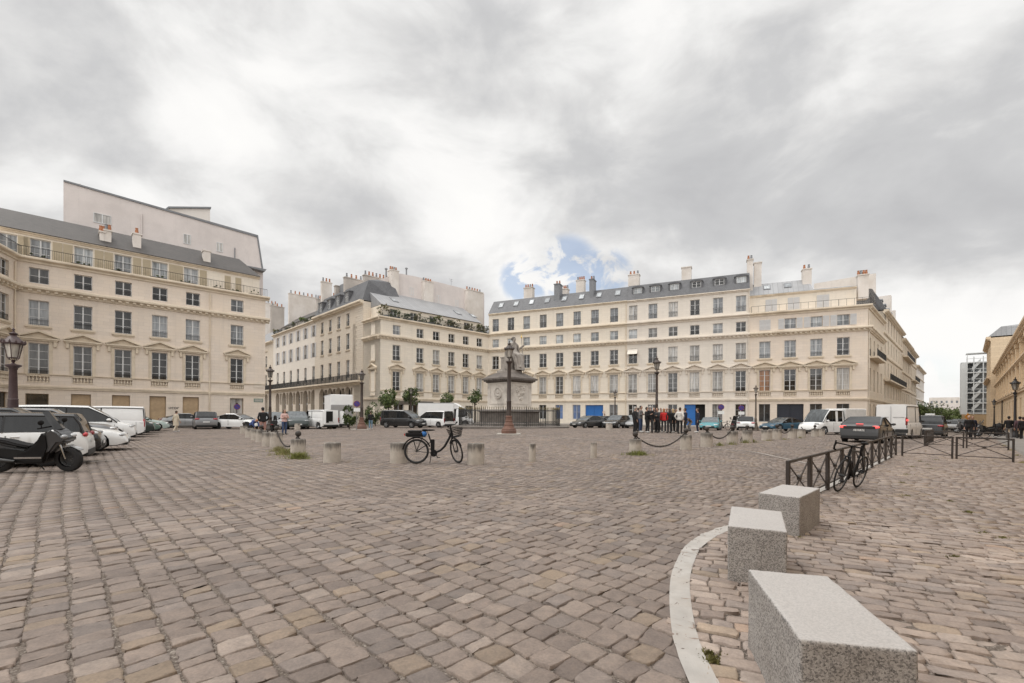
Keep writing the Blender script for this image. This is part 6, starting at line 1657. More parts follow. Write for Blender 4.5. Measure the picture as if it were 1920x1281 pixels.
    p1 = MB().box(X(1)+.012, X(1)+.022, -.26, .26, .40, .51).build('number_plate', PLATE, e); p2 = MB().box(X(0)-.03, X(0)-.018, -.26, .26, .62 if kind not in ('sedan',) else .66, .73 if kind not in ('sedan',) else .77).build('number_plate', PLATE, e)
    hm_ = MB()
    for sg in (1, -1):
        for f in ((g0+g3)*.5-.03, g1+.02): hm_.bbox(X(f)-.09, X(f)+.09, sg*hw(f)*.99-.012, sg*hw(f)*.99+.022, lerp(s['top'], f)-.17, lerp(s['top'], f)-.135, .006)
    hm_.build('door_handle', pm, e)
    # door shut lines
    dl = MB()
    for sg in (1, -1):
        for f in ((g0+g3)*.5+.01, g3-.02, g1+.07):
            if kind in ('truck', 'cab') and f < g0+.01: continue
            zt_ = lerp(s['top'], f); w_ = hw(f)
            dl.box(X(f)-.006, X(f)+.006, sg*w_*.995-.004, sg*w_*.995+.006, max(.36, arch(f)+.05), zt_-.12)
    dl.build('shut_line', TRIMB, e)
    return e
def hdg(v): return math.atan2(v[1], v[0])
OUT_L = Vector((.9157, .4019)); OUT_A = ND; OUT_C = Vector((-.421, -.907))
def near(px, Yd, back=0, d=None):
    x, y = atY(px, Yd); p = Vector((x, y)); return p - Vector(d)*back if d is not None else p
# left row in front of the return wing (numbers = nose or tail position in the picture)
d = Vector((.80,.60))
e = car('estate', 'nearest white estate car with black roof and red tail lamp, at the left edge', near(168, 13.6, 2.1, d), hdg(-d), P_WHITE, roof=P_BLACK, lr=.86)
car('suv', 'black car with chrome grille squeezed between the two nearest white cars', near(193, 16.3, 2.2, d), hdg(d), P_BLACK)
car('sedan', 'low white electric saloon with its nose out in the left row', near(243, 18.6, 2.35, d), hdg(d), P_WHITE, rim=RIMD, roof=P_BLACK)
car('suv', 'grey crossover behind the low white saloon', near(222, 21.3, 2.2, d), hdg(d), P_GREYL)
car('mpv', 'tall white people carrier with big windscreen in the left row', near(256, 24.6, 2.3, d), hdg(d), P_WHITE)
car('van', 'white panel van parked tail out in the left row', near(272, 28.4, 2.3, d), hdg(-d), V_WHITE, 'van', rearglass=False)
car('suv', 'dark green car beyond the white panel van', near(289, 31.6, 2.2, d), hdg(d), P_DGREEN)
car('hatch', 'sage green car, second beyond the white panel van', near(302, 34.8, 2.1, d), hdg(d), P_SAGE)
car('hatch', 'pale mint small car at the far end of the left row', near(318, 38.0, 2.05, d), hdg(d), P_MINT)
car('mpv', 'white people carrier roof behind the nearest estate car, at the left edge', near(18, 19.0, 2.3, d), hdg(-d), P_WHITE, scale=.93)
car('sedan', 'silver car standing close to the left house wall behind the woman in a coat', near(352, 47, 0), hdg(ED), P_SILV)
car('suv', 'grey crossover seen from behind before the left house', near(384, 43.5, 0), hdg(-ND*.95 + ED*.12), P_GREYL, lr=.95)
car('sedan', 'white electric saloon seen from its front corner, right of the grey crossover', near(447, 43.5, 0), hdg(ND*.85 + ED*.8), P_WHITE, rim=RIMD)
car('suv', 'silver car behind the man in pink shorts', near(512, 43.5, 0), hdg((.45,-.9)), P_SILV)
car('suv', 'very dark green SUV with number plate, behind the woman in long jeans', near(556, 44.5, 0), hdg((.50,-.86)), P_DGREEN, scale=1.05)
van = car('van', 'white delivery van with open rear doors, in front of the box truck', near(597, 45.5, 0), hdg((-.80,.60)), V_WHITE, 'van', rearglass=False)
MB().box(-2.32,-2.306,-.15,.80,.62,1.72).build('open_doorway', DARK, van); MB().bbox(-2.95,-2.33,-.94,-.89,.5,1.75,.02).build('rear_door', V_WHITE, van); MB().bbox(-2.9,-2.33,.9,.95,.5,1.75,.02).build('rear_door', V_WHITE, van)
def box_truck(label, pos, hd, blen=4.6, bh=2.35, zb=.95, sc_=1.0, lift=True):
    t_ = car('truck', label, pos, hd, V_WHITE, 'truck', 'box trucks', scale=sc_); L = 6.6
    x1 = -L/2 + blen; MB().bbox(-L/2-.05, x1, -1.12, 1.12, zb, zb+bh, .04).build('cargo_box', V_WHITE, t_)
    mb = MB()
    for sg in (-1, 1): mb.box(-L/2, x1, sg*1.122-.008, sg*1.122+.008, zb, zb+.07).box(-L/2, x1, sg*1.122-.008, sg*1.122+.008, zb+bh-.07, zb+bh)
    mb.build('box_edge', P_SILV, t_)
    if lift:
        MB().bbox(-L/2-.16, -L/2-.07, -1.10, 1.10, zb-.15, zb+1.5, .02).build('tail_lift', P_SILV, t_); MB().box(-L/2-.065, -L/2-.051, -1.0, 1.0, zb+1.55, zb+bh-.1).build('roller_door', P_WHITE, t_)
    MB().box(-L/2, x1, -.5, .5, .5, zb-.01).build('chassis', TRIMB, t_)
    MB().add([(x1-.1,-.95,zb+bh*.62),(x1+1.0,-.85,2.3),(x1+1.0,.85,2.3),(x1-.1,.95,zb+bh*.62),(x1+.001,-1.0,zb+bh),(x1+.001,1.0,zb+bh)], [(4,1,2,5),(0,1,4),(3,5,2),(0,3,2,1)]).build('wind_deflector', V_WHITE, t_)
    return t_
box_truck('big white box truck seen from behind with closed tail lift', near(631, 51.5, 0), hdg((-.50,.866)), bh=2.6, zb=.95)
car('mpv', 'black people carrier in front of the shrubs', near(757, 49, 0), hdg((.94,-.33)), P_BLACK, 'van', scale=1.04)
car('mpv', 'white minibus with side windows left of the monument fence', near(814, 51, 0), hdg((-.82,.57)), V_WHITE, 'van', scale=1.0)
box_truck('white box truck behind the minibus and the monument fence', near(838, 56.5, 0), hdg((.95,-.1)), bh=2.0, zb=.9, lift=False, blen=4.4)
d = OUT_C
car('sedan', 'dark grey saloon with pale windscreen before the blue double gate', near(1103, 51, 0), hdg((-.80,-.60)), P_GREY, scale=.94)
car('sedan', 'black saloon half hidden behind the dark grey saloon', near(1128, 53.5, 0), hdg((-.75,-.66)), P_BLACK, scale=.95)
car('hatch', 'dark small car right of the black saloon, behind a small bollard', near(1156, 51.5, 0), hdg((-.62,-.78)), P_BLACK)
car('hatch', 'silver small car with black grille left of the group of people', near(1183, 53, 0), hdg((-.35,-.93)), P_SILV)
car('coupe', 'turquoise sports car right of the open blue gate', near(1333, 47, 0), hdg((-.50,-.866)), P_TEAL, lr=.7)
car('hatch', 'white hatchback seen from behind below a no parking sign', near(1398, 49, 0), hdg((.45,.89)), P_WHITE)
car('coupe', 'metallic blue coupe with dark roof, before the navy gate', near(1467, 46.5, 0), hdg((-.96,-.28)), P_BLUE, roof=P_BLACK, scale=1.03)
tk = car('cab', 'white crew cab pickup truck with covered load, before the corner house', near(1560, 40.5, 0), hdg((-.955,-.30)), V_WHITE, 'truck')
MB().bbox(-2.95, -.3, -1.0, 1.0, .72, 1.35, .02).build('cargo_bed', V_WHITE, tk); MB().bbox(-2.9, -.35, -.95, .95, 1.36, 2.28, .05).build('load_cover', mat('tarp_white', (.68,.67,.65), .7), tk)
MB().box(1.35,1.355,-1.01,-1.0,.5,.6).build('door_step', TRIMB, tk)
sd_ = car('sedan', 'dark grey saloon with lit brake lamps driving away', near(1628, 26.2, 0), hdg((.74,.67)), P_GREY, tail=BRAKE, name='moving_car', group='traffic in the street', lr=.88)
tx_ = text_mesh('EJ 827 AM', .125, INK); tx_.transform(Matrix.Rotation(R(-90), 4, 'Z')); link('plate_lettering', tx_, sd_, (-2.381, 0, .715))
MB().bbox(-2.2,-2.13,-.16,.16,1.03,1.06,.006).build('brake_lamp', BRAKE, sd_); MB().bbox(-2.37,-2.32,-.70,.70,.80,.93,.01).build('light_band', TRIMB, sd_)
vn = car('bigvan', 'tall white delivery van seen from behind in the street', near(1686, 34.5, 0), hdg((.765,.645)), V_WHITE, 'van', 'traffic in the street', tail=TAILR, rearglass=False)
mb = MB().box(-2.815,-2.80,-.006,.006,.75,2.35).box(-2.81,-2.802,-.75,-.12,1.55,1.57).box(-2.81,-2.802,.12,.75,1.55,1.57); mb.build('door_seam', TRIMB, vn); MB().box(-2.83,-2.8,-.95,.95,.45,.72).build('rear_step', TRIMB, vn)
MB().sphere((-2.81,-.91,1.35), .07, 8, 6).build('brake_lamp', BRAKE, vn); MB().box(-2.82,-2.8,-.2,.2,1.05,1.09).build('door_handle', TRIMB, vn)
tx = car('suv', 'black taxi with white roof lamp, right of the tall white van', near(1744, 37.5, 0), hdg((.725,.69)), P_BLACK, 'car', 'traffic in the street', scale=1.08)
MB().bbox(-.12,.12,-.28,.28,1.64,1.78,.03).build('roof_lamp', P_WHITE, tx)
for i, (px_, Yd, m_, k_, lb_) in enumerate(((1783, 62, P_SILV, 'hatch', 'small silver car far down the street'), (1792, 74, P_WHITE, 'hatch', 'small white car far down the street'), (1800, 66, P_GREY, 'suv', 'grey car parked far down the street on the right'))):
    car(k_, lb_, near(px_, Yd), hdg(SDV), m_, group='cars far down the street')

# ---------------------------------------------------------------- two wheelers
BLK = mat('bike_black', (.010,.010,.010), .4, .2, 6, spec=.3); BLKM = mat('matte_black', (.011,.010,.010), .75, .2, 5, spec=.2); CHR = mat('chrome', (.5,.5,.5), .2, .05, 5, metal=1.0); GREYP = paint('scooter_grey', (.045,.045,.047), .3)
def spokes(mb, c, r, n=18):
    for i in range(n):
        a = 2*math.pi*i/n; mb.tube([(c[0]+.02*math.cos(a+.8), c[1]+(.02 if i % 2 else -.02), c[2]+.02*math.sin(a+.8)), (c[0]+r*math.cos(a), c[1], c[2]+r*math.sin(a))], .0022, 3)
def bwheel(e, c, r, tr=.022, n=18, name='wheel'):
    w_ = MB().torus((0,0,0), r-tr, tr, 'y', 40, 8).build(name, TYRE, e, c, smooth=60); mb = MB().torus((0,0,0), r-tr*2.3, tr*.55, 'y', 36, 6); spokes(mb, (0,0,0), r-tr*2.2, n); mb.tube([(0,-.05,0),(0,.05,0)], .025, 8); mb.build('rim', RIMD, w_); return w_
# the e-bike: hub at x=0 is the bottom bracket
X, Y = gp(812, 871.5); Y += .15
eb = empty('electric_bicycle', (X, Y, gz(X, Y)), R(2), 'black step through electric bicycle with rear battery and front basket, centre', 'bicycle', None); eb.rotation_euler = (R(-5), 0, R(4)); eb.scale = (1.03,)*3
rw_, fw_ = (-.50,0,.355), (.64,0,.355)
bwheel(eb, rw_, .355, .023, 24); 
steer = Matrix.Translation((.47,0,.95)) @ Matrix.Rotation(R(-60), 4, Vector((-.27,0,.96)).normalized()) @ Matrix.Translation((-.47,0,-.95))
fk = empty('front_fork', (0,0,0)); fk.parent = eb
mb = MB(); mb.M = steer
mb.torus(fw_, .332, .023, 'y', 40, 8); mb.build('wheel', TYRE, eb, smooth=60)
mb = MB(); mb.M = steer; mb.torus(fw_, .302, .012, 'y', 36, 6); spokes(mb, fw_, .30, 22); mb.tube([(fw_[0],-.05,fw_[2]),(fw_[0],.05,fw_[2])], .03, 8); mb.build('rim', RIMD, eb)
bpy.data.objects.remove(fk)
mb = MB(); mb.M = steer
for sg in (-1, 1): mb.tube([(.64,sg*.06,.355),(.60,sg*.06,.55),(.545,sg*.05,.74)], .016, 7)
mb.tube([(.55,0,.72),(.46,0,1.02)], .022, 8); mb.tube([(.545,-.06,.74),(.545,.06,.74)], .022, 8); mb.build('fork', BLK, eb, smooth=60)
mb = MB(); mb.M = steer; pts = [(.64+.385*math.cos(a), 0, .355+.385*math.sin(a)) for a in [R(30+8*i) for i in range(16)]]; mb.tube(pts, .016, 5); mb.build('mudguard', BLKM, eb)
mb = MB(); mb.M = steer; mb.tube([(.46,0,1.0),(.50,0,1.10)], .018, 7); mb.tube([(.30,-.31,1.13),(.42,-.28,1.14),(.52,-.1,1.11),(.52,.1,1.11),(.42,.28,1.14),(.30,.31,1.13)], .013, 7)
for sg in (-1, 1): mb.tube([(.27,sg*.31,1.13),(.40,sg*.285,1.14)], .020, 7); mb.tube([(.45,sg*.2,1.10),(.36,sg*.25,1.07)], .008, 5)
mb.build('handlebar', BLKM, eb, smooth=60)
mb = MB(); mb.M = steer
for k in range(6):
    z_ = .80+k*.046; q = .12+.012*k; mb.tube([(.72-q,-q,z_),(.72+q*.8,-q,z_),(.72+q*.8,q,z_),(.72-q,q,z_)], .007, 4, closed=True)
for k in range(9):
    for sg in (-1, 1): x_ = -.12+.24*k/8; mb.tube([(.72+x_*.9, sg*.12, .80),(.72+x_*1.2, sg*.18, 1.03)], .004, 3); mb.tube([(.72+.10, x_, .80),(.72+.15, x_*1.4, 1.03)], .004, 3)
mb.box(.60,.82,-.12,.12,.795,.80); mb.build('basket', BLKM, eb); mb = MB(); mb.M = steer; mb.sphere((.60,0,.77), .045, 10, 8); mb.build('headlight', CHR, eb, smooth=60)
mb = MB(); mb.tube([(.50,0,.90),(.42,0,.72),(.30,0,.50),(.18,0,.38),(.0,0,.30)], [.032,.034,.034,.032,.03], 8); mb.tube([(.515,0,.84),(.47,0,1.0)], .028, 8); mb.tube([(0,0,.30),(-.06,0,.50),(-.17,0,.86)], .020, 8)
for sg in (-1, 1): mb.tube([(0,sg*.03,.30),(-.5,sg*.06,.355)], .011, 6); mb.tube([(-.10,sg*.02,.62),(-.5,sg*.06,.355)], .010, 6)
mb.build('frame', BLK, eb, smooth=60)
MB().bbox(-.10,.01,-.045,.045,.36,.70,.02).build('battery_tube', BLKM, eb); MB().tube([(.0,-.07,.30),(.0,.07,.30)], .085, 18).tube([(.0,-.085,.30),(.0,-.07,.30)], .10, 20).build('motor', BLKM, eb)
mb = MB(); mb.tube([(0,-.09,.30),(.12,-.09,.18)], .010, 5); mb.tube([(0,.09,.30),(-.12,.09,.42)], .010, 5); mb.bbox(.09,.19,-.17,-.09,.165,.19,.008).bbox(-.19,-.09,.09,.17,.41,.435,.008); mb.build('crank', BLK, eb)
mb = MB(); mb.tube([(-.17,0,.84),(-.20,0,.94)], .014, 6); mb.build('seat_post', CHR, eb)
mb = MB(); mb.sphere((-.27,0,.965), 1, 14, 8, (.10,.10,.035)).sphere((-.13,0,.965), 1, 12, 8, (.15,.035,.025)); mb.build('saddle', BLKM, eb, smooth=60)
mb = MB(); pts = [(-.50+.395*math.cos(a), 0, .355+.395*math.sin(a)) for a in [R(20+8.5*i) for i in range(19)]]; mb.tube(pts, .022, 6); mb.build('mudguard', BLKM, eb)
mb = MB()
for sg in (-1, 1): mb.tube([(-.78,sg*.07,.77),(-.24,sg*.07,.77)], .008, 5); mb.tube([(-.62,sg*.07,.77),(-.50,sg*.07,.36)], .007, 5); mb.tube([(-.34,sg*.07,.77),(-.50,sg*.07,.36)], .007, 5)
mb.build('rack', BLK, eb); MB().bbox(-.82,-.32,-.07,.07,.78,.885,.02).build('battery', BLKM, eb); MB().bbox(-.76,-.36,-.06,.06,.89,.96,.02).build('lock_bag', BLK, eb)
mb = MB(); mb.sphere((-.29,0,.86), 1, 10, 8, (.08,.085,.085)); mb.build('saddle_cover', mat('cover_blue', (.03,.16,.45), .5), eb, smooth=60)
MB().tube([(-.08,.02,.30),(-.14,.20,.0)], .011, 6).build('kickstand', BLK, eb); MB().box(-.86,-.84,-.04,.04,.80,.86).build('taillight', TAILR, eb)
# racing bicycle leaning on the barriers, seen end on
def road_bike(loc, rz, lean, label, z=None, sc_=1.0, m=None, group=None):
    e = empty('bicycle', (loc[0], loc[1], gz(*loc) if z is None else z), 0, label, 'bicycle', group); e.rotation_euler = (lean, 0, rz); e.scale = (sc_,)*3; m = m or BLK
    bwheel(e, (-.42,0,.34), .34, .016, 20); bwheel(e, (.58,0,.34), .34, .016, 20)
    mb = MB(); mb.tube([(.46,0,.86),(.50,0,.72)], .024, 8); mb.tube([(.49,0,.74),(0,0,.28)], .026, 8); mb.tube([(.465,0,.84),(-.15,0,.78)], .019, 8); mb.tube([(0,0,.28),(-.17,0,.84)], .018, 8)
    for sg in (-1, 1): mb.tube([(0,sg*.03,.28),(-.42,sg*.06,.34)], .011, 6); mb.tube([(-.14,sg*.015,.75),(-.42,sg*.06,.34)], .009, 6)
    mb.build('frame', m, e, smooth=60); mb = MB()
    for sg in (-1, 1): mb.tube([(.50,sg*.04,.71),(.53,sg*.045,.6),(.58,sg*.045,.34)], [.016,.015,.010], 6)
    mb.tube([(.50,-.05,.715),(.50,.05,.715)], .02, 6); mb.build('fork', m, e); mb = MB(); mb.tube([(.46,0,.86),(.45,0,.92),(.54,0,.94)], .016, 6); mb.tube([(.54,-.21,.94),(.54,.21,.94)], .014, 6)
    for sg in (-1, 1): mb.tube([(.54,sg*.21,.94),(.62,sg*.215,.945),(.66,sg*.22,.89),(.62,sg*.225,.82),(.54,sg*.225,.80)], .017, 7); mb.tube([(.64,sg*.215,.96),(.66,sg*.215,1.0),(.67,sg*.215,.86)], .013, 5)
    mb.build('handlebar', BLKM, e, smooth=60); mb = MB(); mb.sphere((-.22,0,.96), 1, 12, 6, (.09,.07,.028)).sphere((-.12,0,.965), 1, 10, 6, (.12,.03,.02)).tube([(-.17,0,.82),(-.20,0,.95)], .014, 6); mb.build('saddle', BLKM, e, smooth=60)
    mb = MB(); mb.tube([(0,-.05,.28),(0,-.062,.28)], .10, 22); mb.tube([(0,-.08,.28),(.10,-.08,.14)], .010, 5); mb.tube([(0,.08,.28),(-.10,.08,.42)], .010, 5); mb.bbox(.06,.15,-.16,-.08,.125,.15,.008).bbox(-.15,-.06,.08,.16,.41,.435,.008); mb.build('crank', BLKM, e)
    MB().tube([(.17,0,.47),(.30,0,.60)], .034, 8).build('bottle', BLKM, e)
    return e
p = bar0 + bdir*2.62 + Vector((.7,-.71))*.30
road_bike(tuple(p + bdir*.55), hdg(-bdir) - R(9), R(-12), 'black racing bicycle leaning against the barriers')
road_bike(near(1356, 47.5), hdg((.9,.2)), 0, 'bicycle standing between the turquoise car and the white hatchback', m=BLK)
# maxi scooter
def scooter(loc, rz, label, sc_=1.0, dress=True, group=None, lean=R(5), name='motor_scooter'):
    e = empty(name, (loc[0], loc[1], gz(*loc)), rz, label, 'scooter', group); e.rotation_euler = (lean, 0, rz); e.scale = (sc_,)*3
    def slab(nm, pts, w, m, b=.03):
        bm = bmesh.new(); vs = [bm.verts.new((x, -w, z)) for x, z in pts]; f = bm.faces.new(vs); r_ = bmesh.ops.extrude_face_region(bm, geom=[f]); bmesh.ops.translate(bm, vec=(0, 2*w, 0), verts=[v for v in r_['geom'] if isinstance(v, bmesh.types.BMVert)])
        bmesh.ops.recalc_face_normals(bm, faces=bm.faces); bmesh.ops.bevel(bm, geom=bm.edges[:], offset=b, segments=3, affect='EDGES', clamp_overlap=True)
        me = bpy.data.meshes.new(nm); bm.to_mesh(me); bm.free(); me.materials.append(m); me.polygons.foreach_set('use_smooth', [True]*len(me.polygons)); me.set_sharp_from_angle(angle=R(45)); return link(nm, me, e)
    for x_, r_ in ((-.70,.29),(.74,.315)):
        ty, rm_ = wheel_meshes(r_, .13, RIM); w_ = link('wheel', ty, e, (x_, 0, r_)); w_.rotation_euler = (R(90), 0, R(-10) if x_ > 0 else 0); link('rim', rm_, w_)
    slab('body', [(-.62,.40),(-.30,.24),(.34,.22),(.42,.40),(.36,.58),(.05,.54),(-.10,.60),(-.55,.66)], .20, BLK, .05)
    slab('tail', [(-1.08,.74),(-.98,.60),(-.55,.44),(-.25,.50),(-.2,.62),(-.7,.74)], .16, GREYP, .04)
    slab('front_fairing', [(.34,.40),(.52,.50),(.66,.70),(.80,.72),(.84,.80),(.70,.98),(.56,1.06),(.42,1.0),(.36,.7)], .21, GREYP, .06); slab('leg_apron', [(-.22,.34),(.40,.28),(.52,.62),(.50,.95),(.36,1.0),(.20,.72),(.0,.56),(-.20,.50)], .235, BLKM, .06)
    slab('seat', [(-.92,.75),(-.60,.69),(-.28,.64),(.02,.58),(.05,.64),(-.26,.71),(-.42,.77),(-.88,.84)], .15, BLKM, .035); slab('mudguard', [(.48,.46),(.60,.60),(.80,.66),(1.02,.56),(1.04,.50),(.86,.60),(.66,.56)], .075, P_SILV, .02)
    ws = MB(); ws.add([(.60,-.17,1.03),(.60,.17,1.03),(.34,.12,1.44),(.34,-.12,1.44),(.66,0,1.05),(.38,0,1.48)], [(0,4,5,3),(4,1,2,5)]); ws.build('windscreen', glass_mat('clear_screen', (.05,.05,.05), .06, .6), e)
    mb = MB(); mb.tube([(.40,-.36,1.08),(.46,-.15,1.10),(.46,.15,1.10),(.40,.36,1.08)], .018, 6); mb.sphere((.46,.34,1.22), 1, 8, 6, (.03,.09,.06)).sphere((.46,-.34,1.22), 1, 8, 6, (.03,.09,.06)).tube([(.44,.3,1.1),(.46,.34,1.2)], .01, 5).tube([(.44,-.3,1.1),(.46,-.34,1.2)], .01, 5); mb.build('handlebar', BLKM, e, smooth=60)
    for sg in (-1, 1): MB().sphere((.765, sg*.13, .86), 1, 10, 8, (.07,.08,.055)).build('headlight', HEADL, e, smooth=60)
    mb = MB(); mb.tube([(.62,-.09,.72),(.74,-.09,.32)], .024, 8); mb.tube([(.62,.09,.72),(.74,.09,.32)], .024, 8); mb.build('fork', CHR, e)
    MB().tube([(-.20,-.24,.30),(-.55,-.25,.34),(-1.0,-.25,.44)], [.03,.055,.055], 10).build('exhaust', RIMD, e, smooth=60); MB().box(-.2,.36,-.26,-.236,.36,.40).box(-.2,.36,.236,.26,.36,.40).build('footboard', CHR, e)
    MB().tube([(-.12,.16,.30),(-.05,.34,-.02)], .014, 6).build('side_stand', BLK, e); MB().bbox(-1.10,-1.06,-.1,.1,.64,.70,.01).build('taillight', TAILR, e)
    return e
X, Y = gp(128, 884); h_ = R(9)
scooter((X - .74*math.cos(h_), Y - .74*math.sin(h_)), h_, 'black and grey maxi scooter with windscreen and leg apron, left foreground', 1.04)
for i, (px_, Yd, rz, lb_) in enumerate(((1838, 44, 2.4, 'dark scooter parked at the right kerb left of the two lamps'), (1856, 40, 2.5, 'scooter parked at the right kerb nearest to the black lamp'), (1812, 50, 2.4, 'dark scooter farther along the right kerb, behind the two walkers'), (1848, 52, 2.5, 'scooter at the palace kerb, second from the lamp'))):
    scooter(near(px_, Yd), rz, lb_, 1.0, group='scooters parked at the right kerb')
scooter(near(1374, 44), R(60), 'dark covered scooter behind a chained bollard before the white hatchback', 1.0)
scooter(near(512, 37), R(110), 'dark scooter beside the man in pink shorts', .9)
road_bike(near(1866, 36), 2.2, R(4), 'dark bicycle parked at the right kerb beside the scooters')
# ================================================================== people
SKIN = mat('skin', (.42,.25,.18), .6, .08, 8); SKIND = mat('skin_dark', (.13,.075,.05), .6, .08, 8)
def cloth(n, c): return mat('cloth_' + n, c, .9, .15, 6)
C_BLK = cloth('black', (.014,.013,.014)); C_NAVY = cloth('navy', (.018,.022,.045)); C_DEN = cloth('denim', (.045,.07,.14)); C_DEN2 = cloth('light_denim', (.17,.27,.36)); C_GRY = cloth('grey', (.16,.15,.145)); C_RED = cloth('red', (.50,.025,.025)); C_WHT = cloth('white', (.62,.59,.55)); C_CRM = cloth('cream', (.55,.47,.36)); C_PNK = cloth('pink', (.62,.42,.38)); C_PNS = cloth('rose_shorts', (.36,.20,.17)); C_BLU = cloth('blue', (.06,.09,.24)); C_CHA = cloth('charcoal', (.04,.04,.042)); C_PUR = cloth('plum', (.11,.06,.07)); C_BRN = cloth('brown', (.10,.07,.05))
H_BLK = mat('hair_black', (.012,.010,.009), .6, .2, 20); H_BRN = mat('hair_brown', (.06,.035,.02), .6, .2, 20); H_BLD = mat('hair_blond', (.42,.30,.16), .6, .2, 20); H_RED = mat('hair_red', (.35,.14,.06), .6, .2, 20); H_GRY = mat('hair_grey', (.36,.34,.32), .6, .2, 20)
SHOE = mat('shoe_dark', (.015,.014,.013), .5, .1, 8); SHOEW = mat('shoe_white', (.55,.54,.52), .6, .1, 8)
def person(px, base, h, face, label, top, bot, hair, shoe=None, arms='down', long_hair=False, coat=0, skirt=0, stride=.0, pose='stand', bag=None, Yd=None, shorts=False, skinm=None, group=None, hold=None, grp=None):
    X, Y = gp(px, base) if Yd is None else atY(px, Yd)
    e = empty('person', (X, Y, gz(X, Y)), face, label, 'person', group or 'people in the square'); k = h/1.76; e.scale = (k, k, k); sk = skinm or SKIN; r_ = random.Random(int(px))
    sw = r_.uniform(-.03, .03); lean = r_.uniform(-.02, .03)
    if pose == 'stand':
        P = dict(pel=(0,0,.95), wst=(.0,0,1.10), che=(lean,0,1.34), nek=(lean+.01,0,1.49), hed=(lean+.035,sw*.3,1.625), top=(lean+.02,sw*.3,1.705))
        for s_, q in ((1,'l'),(-1,'r')):
            P['hip'+q] = (0, s_*.095, .90); P['kne'+q] = (.03+stride*s_*.20, s_*.105, .50); P['ank'+q] = (-.02+stride*s_*.36-(.08 if stride and s_ < 0 else 0), s_*.11, .085); P['toe'+q] = (.15+stride*s_*.36, s_*.125, .035)
    elif pose == 'bend':
        P = dict(pel=(-.12,0,.86), wst=(-.05,0,.98), che=(.20,0,1.12), nek=(.34,0,1.16), hed=(.46,0,1.16), top=(.54,0,1.14))
        for s_, q in ((1,'l'),(-1,'r')):
            P['hip'+q] = (-.12, s_*.095, .82); P['kne'+q] = (.10, s_*.12, .48); P['ank'+q] = (-.04, s_*.12, .085); P['toe'+q] = (.13, s_*.13, .035)
    elif pose == 'sit':
        P = dict(pel=(-.02,0,.56), wst=(.03,0,.72), che=(.14,0,.94), nek=(.20,0,1.08), hed=(.26,0,1.20), top=(.26,0,1.28))
        for s_, q in ((1,'l'),(-1,'r')):
            P['hip'+q] = (0, s_*.10, .54); P['kne'+q] = (.42, s_*.14, .52); P['ank'+q] = (.40, s_*.14, .085); P['toe'+q] = (.57, s_*.15, .035)
    cx, cy, cz = P['che']; q_ = P['nek']; P['clv'] = (cx + (q_[0]-cx)*.45, 0, cz + (q_[2]-cz)*.5 if pose == 'stand' else cz + (q_[2]-cz)*.4)
    for s_, q in ((1,'l'),(-1,'r')):
        P['sho'+q] = (cx-.005, s_*.180, cz+.052)
        if pose == 'bend': P['elb'+q] = (cx+.12, s_*.24, cz-.22); P['wri'+q] = (cx+.22, s_*.16, cz-.44); P['han'+q] = (cx+.25, s_*.14, cz-.54)
        elif pose == 'sit': P['elb'+q] = (cx+.06, s_*.26, cz-.22); P['wri'+q] = (cx+.27, s_*.17, cz-.33); P['han'+q] = (cx+.34, s_*.14, cz-.35)
        elif arms == 'down' or (arms == 'one' and s_ < 0): P['elb'+q] = (cx-.04-stride*s_*.1, s_*.245, cz-.215); P['wri'+q] = (cx+.03-stride*s_*.22, s_*.255, cz-.46); P['han'+q] = (cx+.055-stride*s_*.24, s_*.25, cz-.56)
        elif arms in ('up', 'one'): P['elb'+q] = (cx+.02, s_*.25, cz-.20); P['wri'+q] = (cx+.26, s_*.14, cz-.12); P['han'+q] = (cx+.34, s_*.10, cz-.08)
        elif arms == 'cross': P['elb'+q] = (cx+.05, s_*.26, cz-.20); P['wri'+q] = (cx+.21, s_*-.02, cz-.16); P['han'+q] = (cx+.20, s_*-.11, cz-.15)
        elif arms == 'pocket': P['elb'+q] = (cx-.10, s_*.29, cz-.21); P['wri'+q] = (cx+.03, s_*.20, cz-.42); P['han'+q] = (cx+.05, s_*.18, cz-.48)
        elif arms == 'hip': P['elb'+q] = (cx-.08, s_*.36, cz-.20); P['wri'+q] = (cx+.02, s_*.20, cz-.34); P['han'+q] = (cx+.05, s_*.15, cz-.36)
    hx, hy, hz_ = P['hed']; Yv = Vector((0, 1, 0))
    def loft(mb, pts, n=14):          # pts: (centre, depth radius, width radius)
        C_ = [Vector(p[0]) for p in pts]; vs = []
        for i, (c, ra, rb) in enumerate(pts):
            t = (C_[min(i+1, len(C_)-1)] - C_[max(i-1, 0)]).normalized(); nn = Yv.cross(t)
            if nn.length < .05: nn = Vector((1, 0, 0))
            nn.normalize(); sd = t.cross(nn).normalized()
            for k_ in range(n):
                an = 2*math.pi*k_/n; vs.append(tuple(C_[i] + nn*ra*math.cos(an) + sd*rb*math.sin(an)))
        fs = [tuple(range(n)), tuple(range(len(pts)*n-1, (len(pts)-1)*n-1, -1))]
        for i in range(len(pts)-1):
            for k_ in range(n): j = (k_+1) % n; fs.append((i*n+k_, (i+1)*n+k_, (i+1)*n+j, i*n+j))
        mb.add(vs, fs)
    def mixp(p, q, f): return tuple(Vector(p)*(1-f) + Vector(q)*f)
    def fuse(mb, name, m, vox):
        bm = bmesh.new(); me0 = mb.mesh(name, m); bm.from_mesh(me0); bmesh.ops.recalc_face_normals(bm, faces=bm.faces); bm.to_mesh(me0); bm.free()
        o = link(name, me0, e); r2 = o.modifiers.new('fuse', 'REMESH'); r2.mode = 'VOXEL'; r2.voxel_size = vox; r2.use_smooth_shade = True
        sm = o.modifiers.new('soft', 'SMOOTH'); sm.factor = .5; sm.iterations = 2; return o
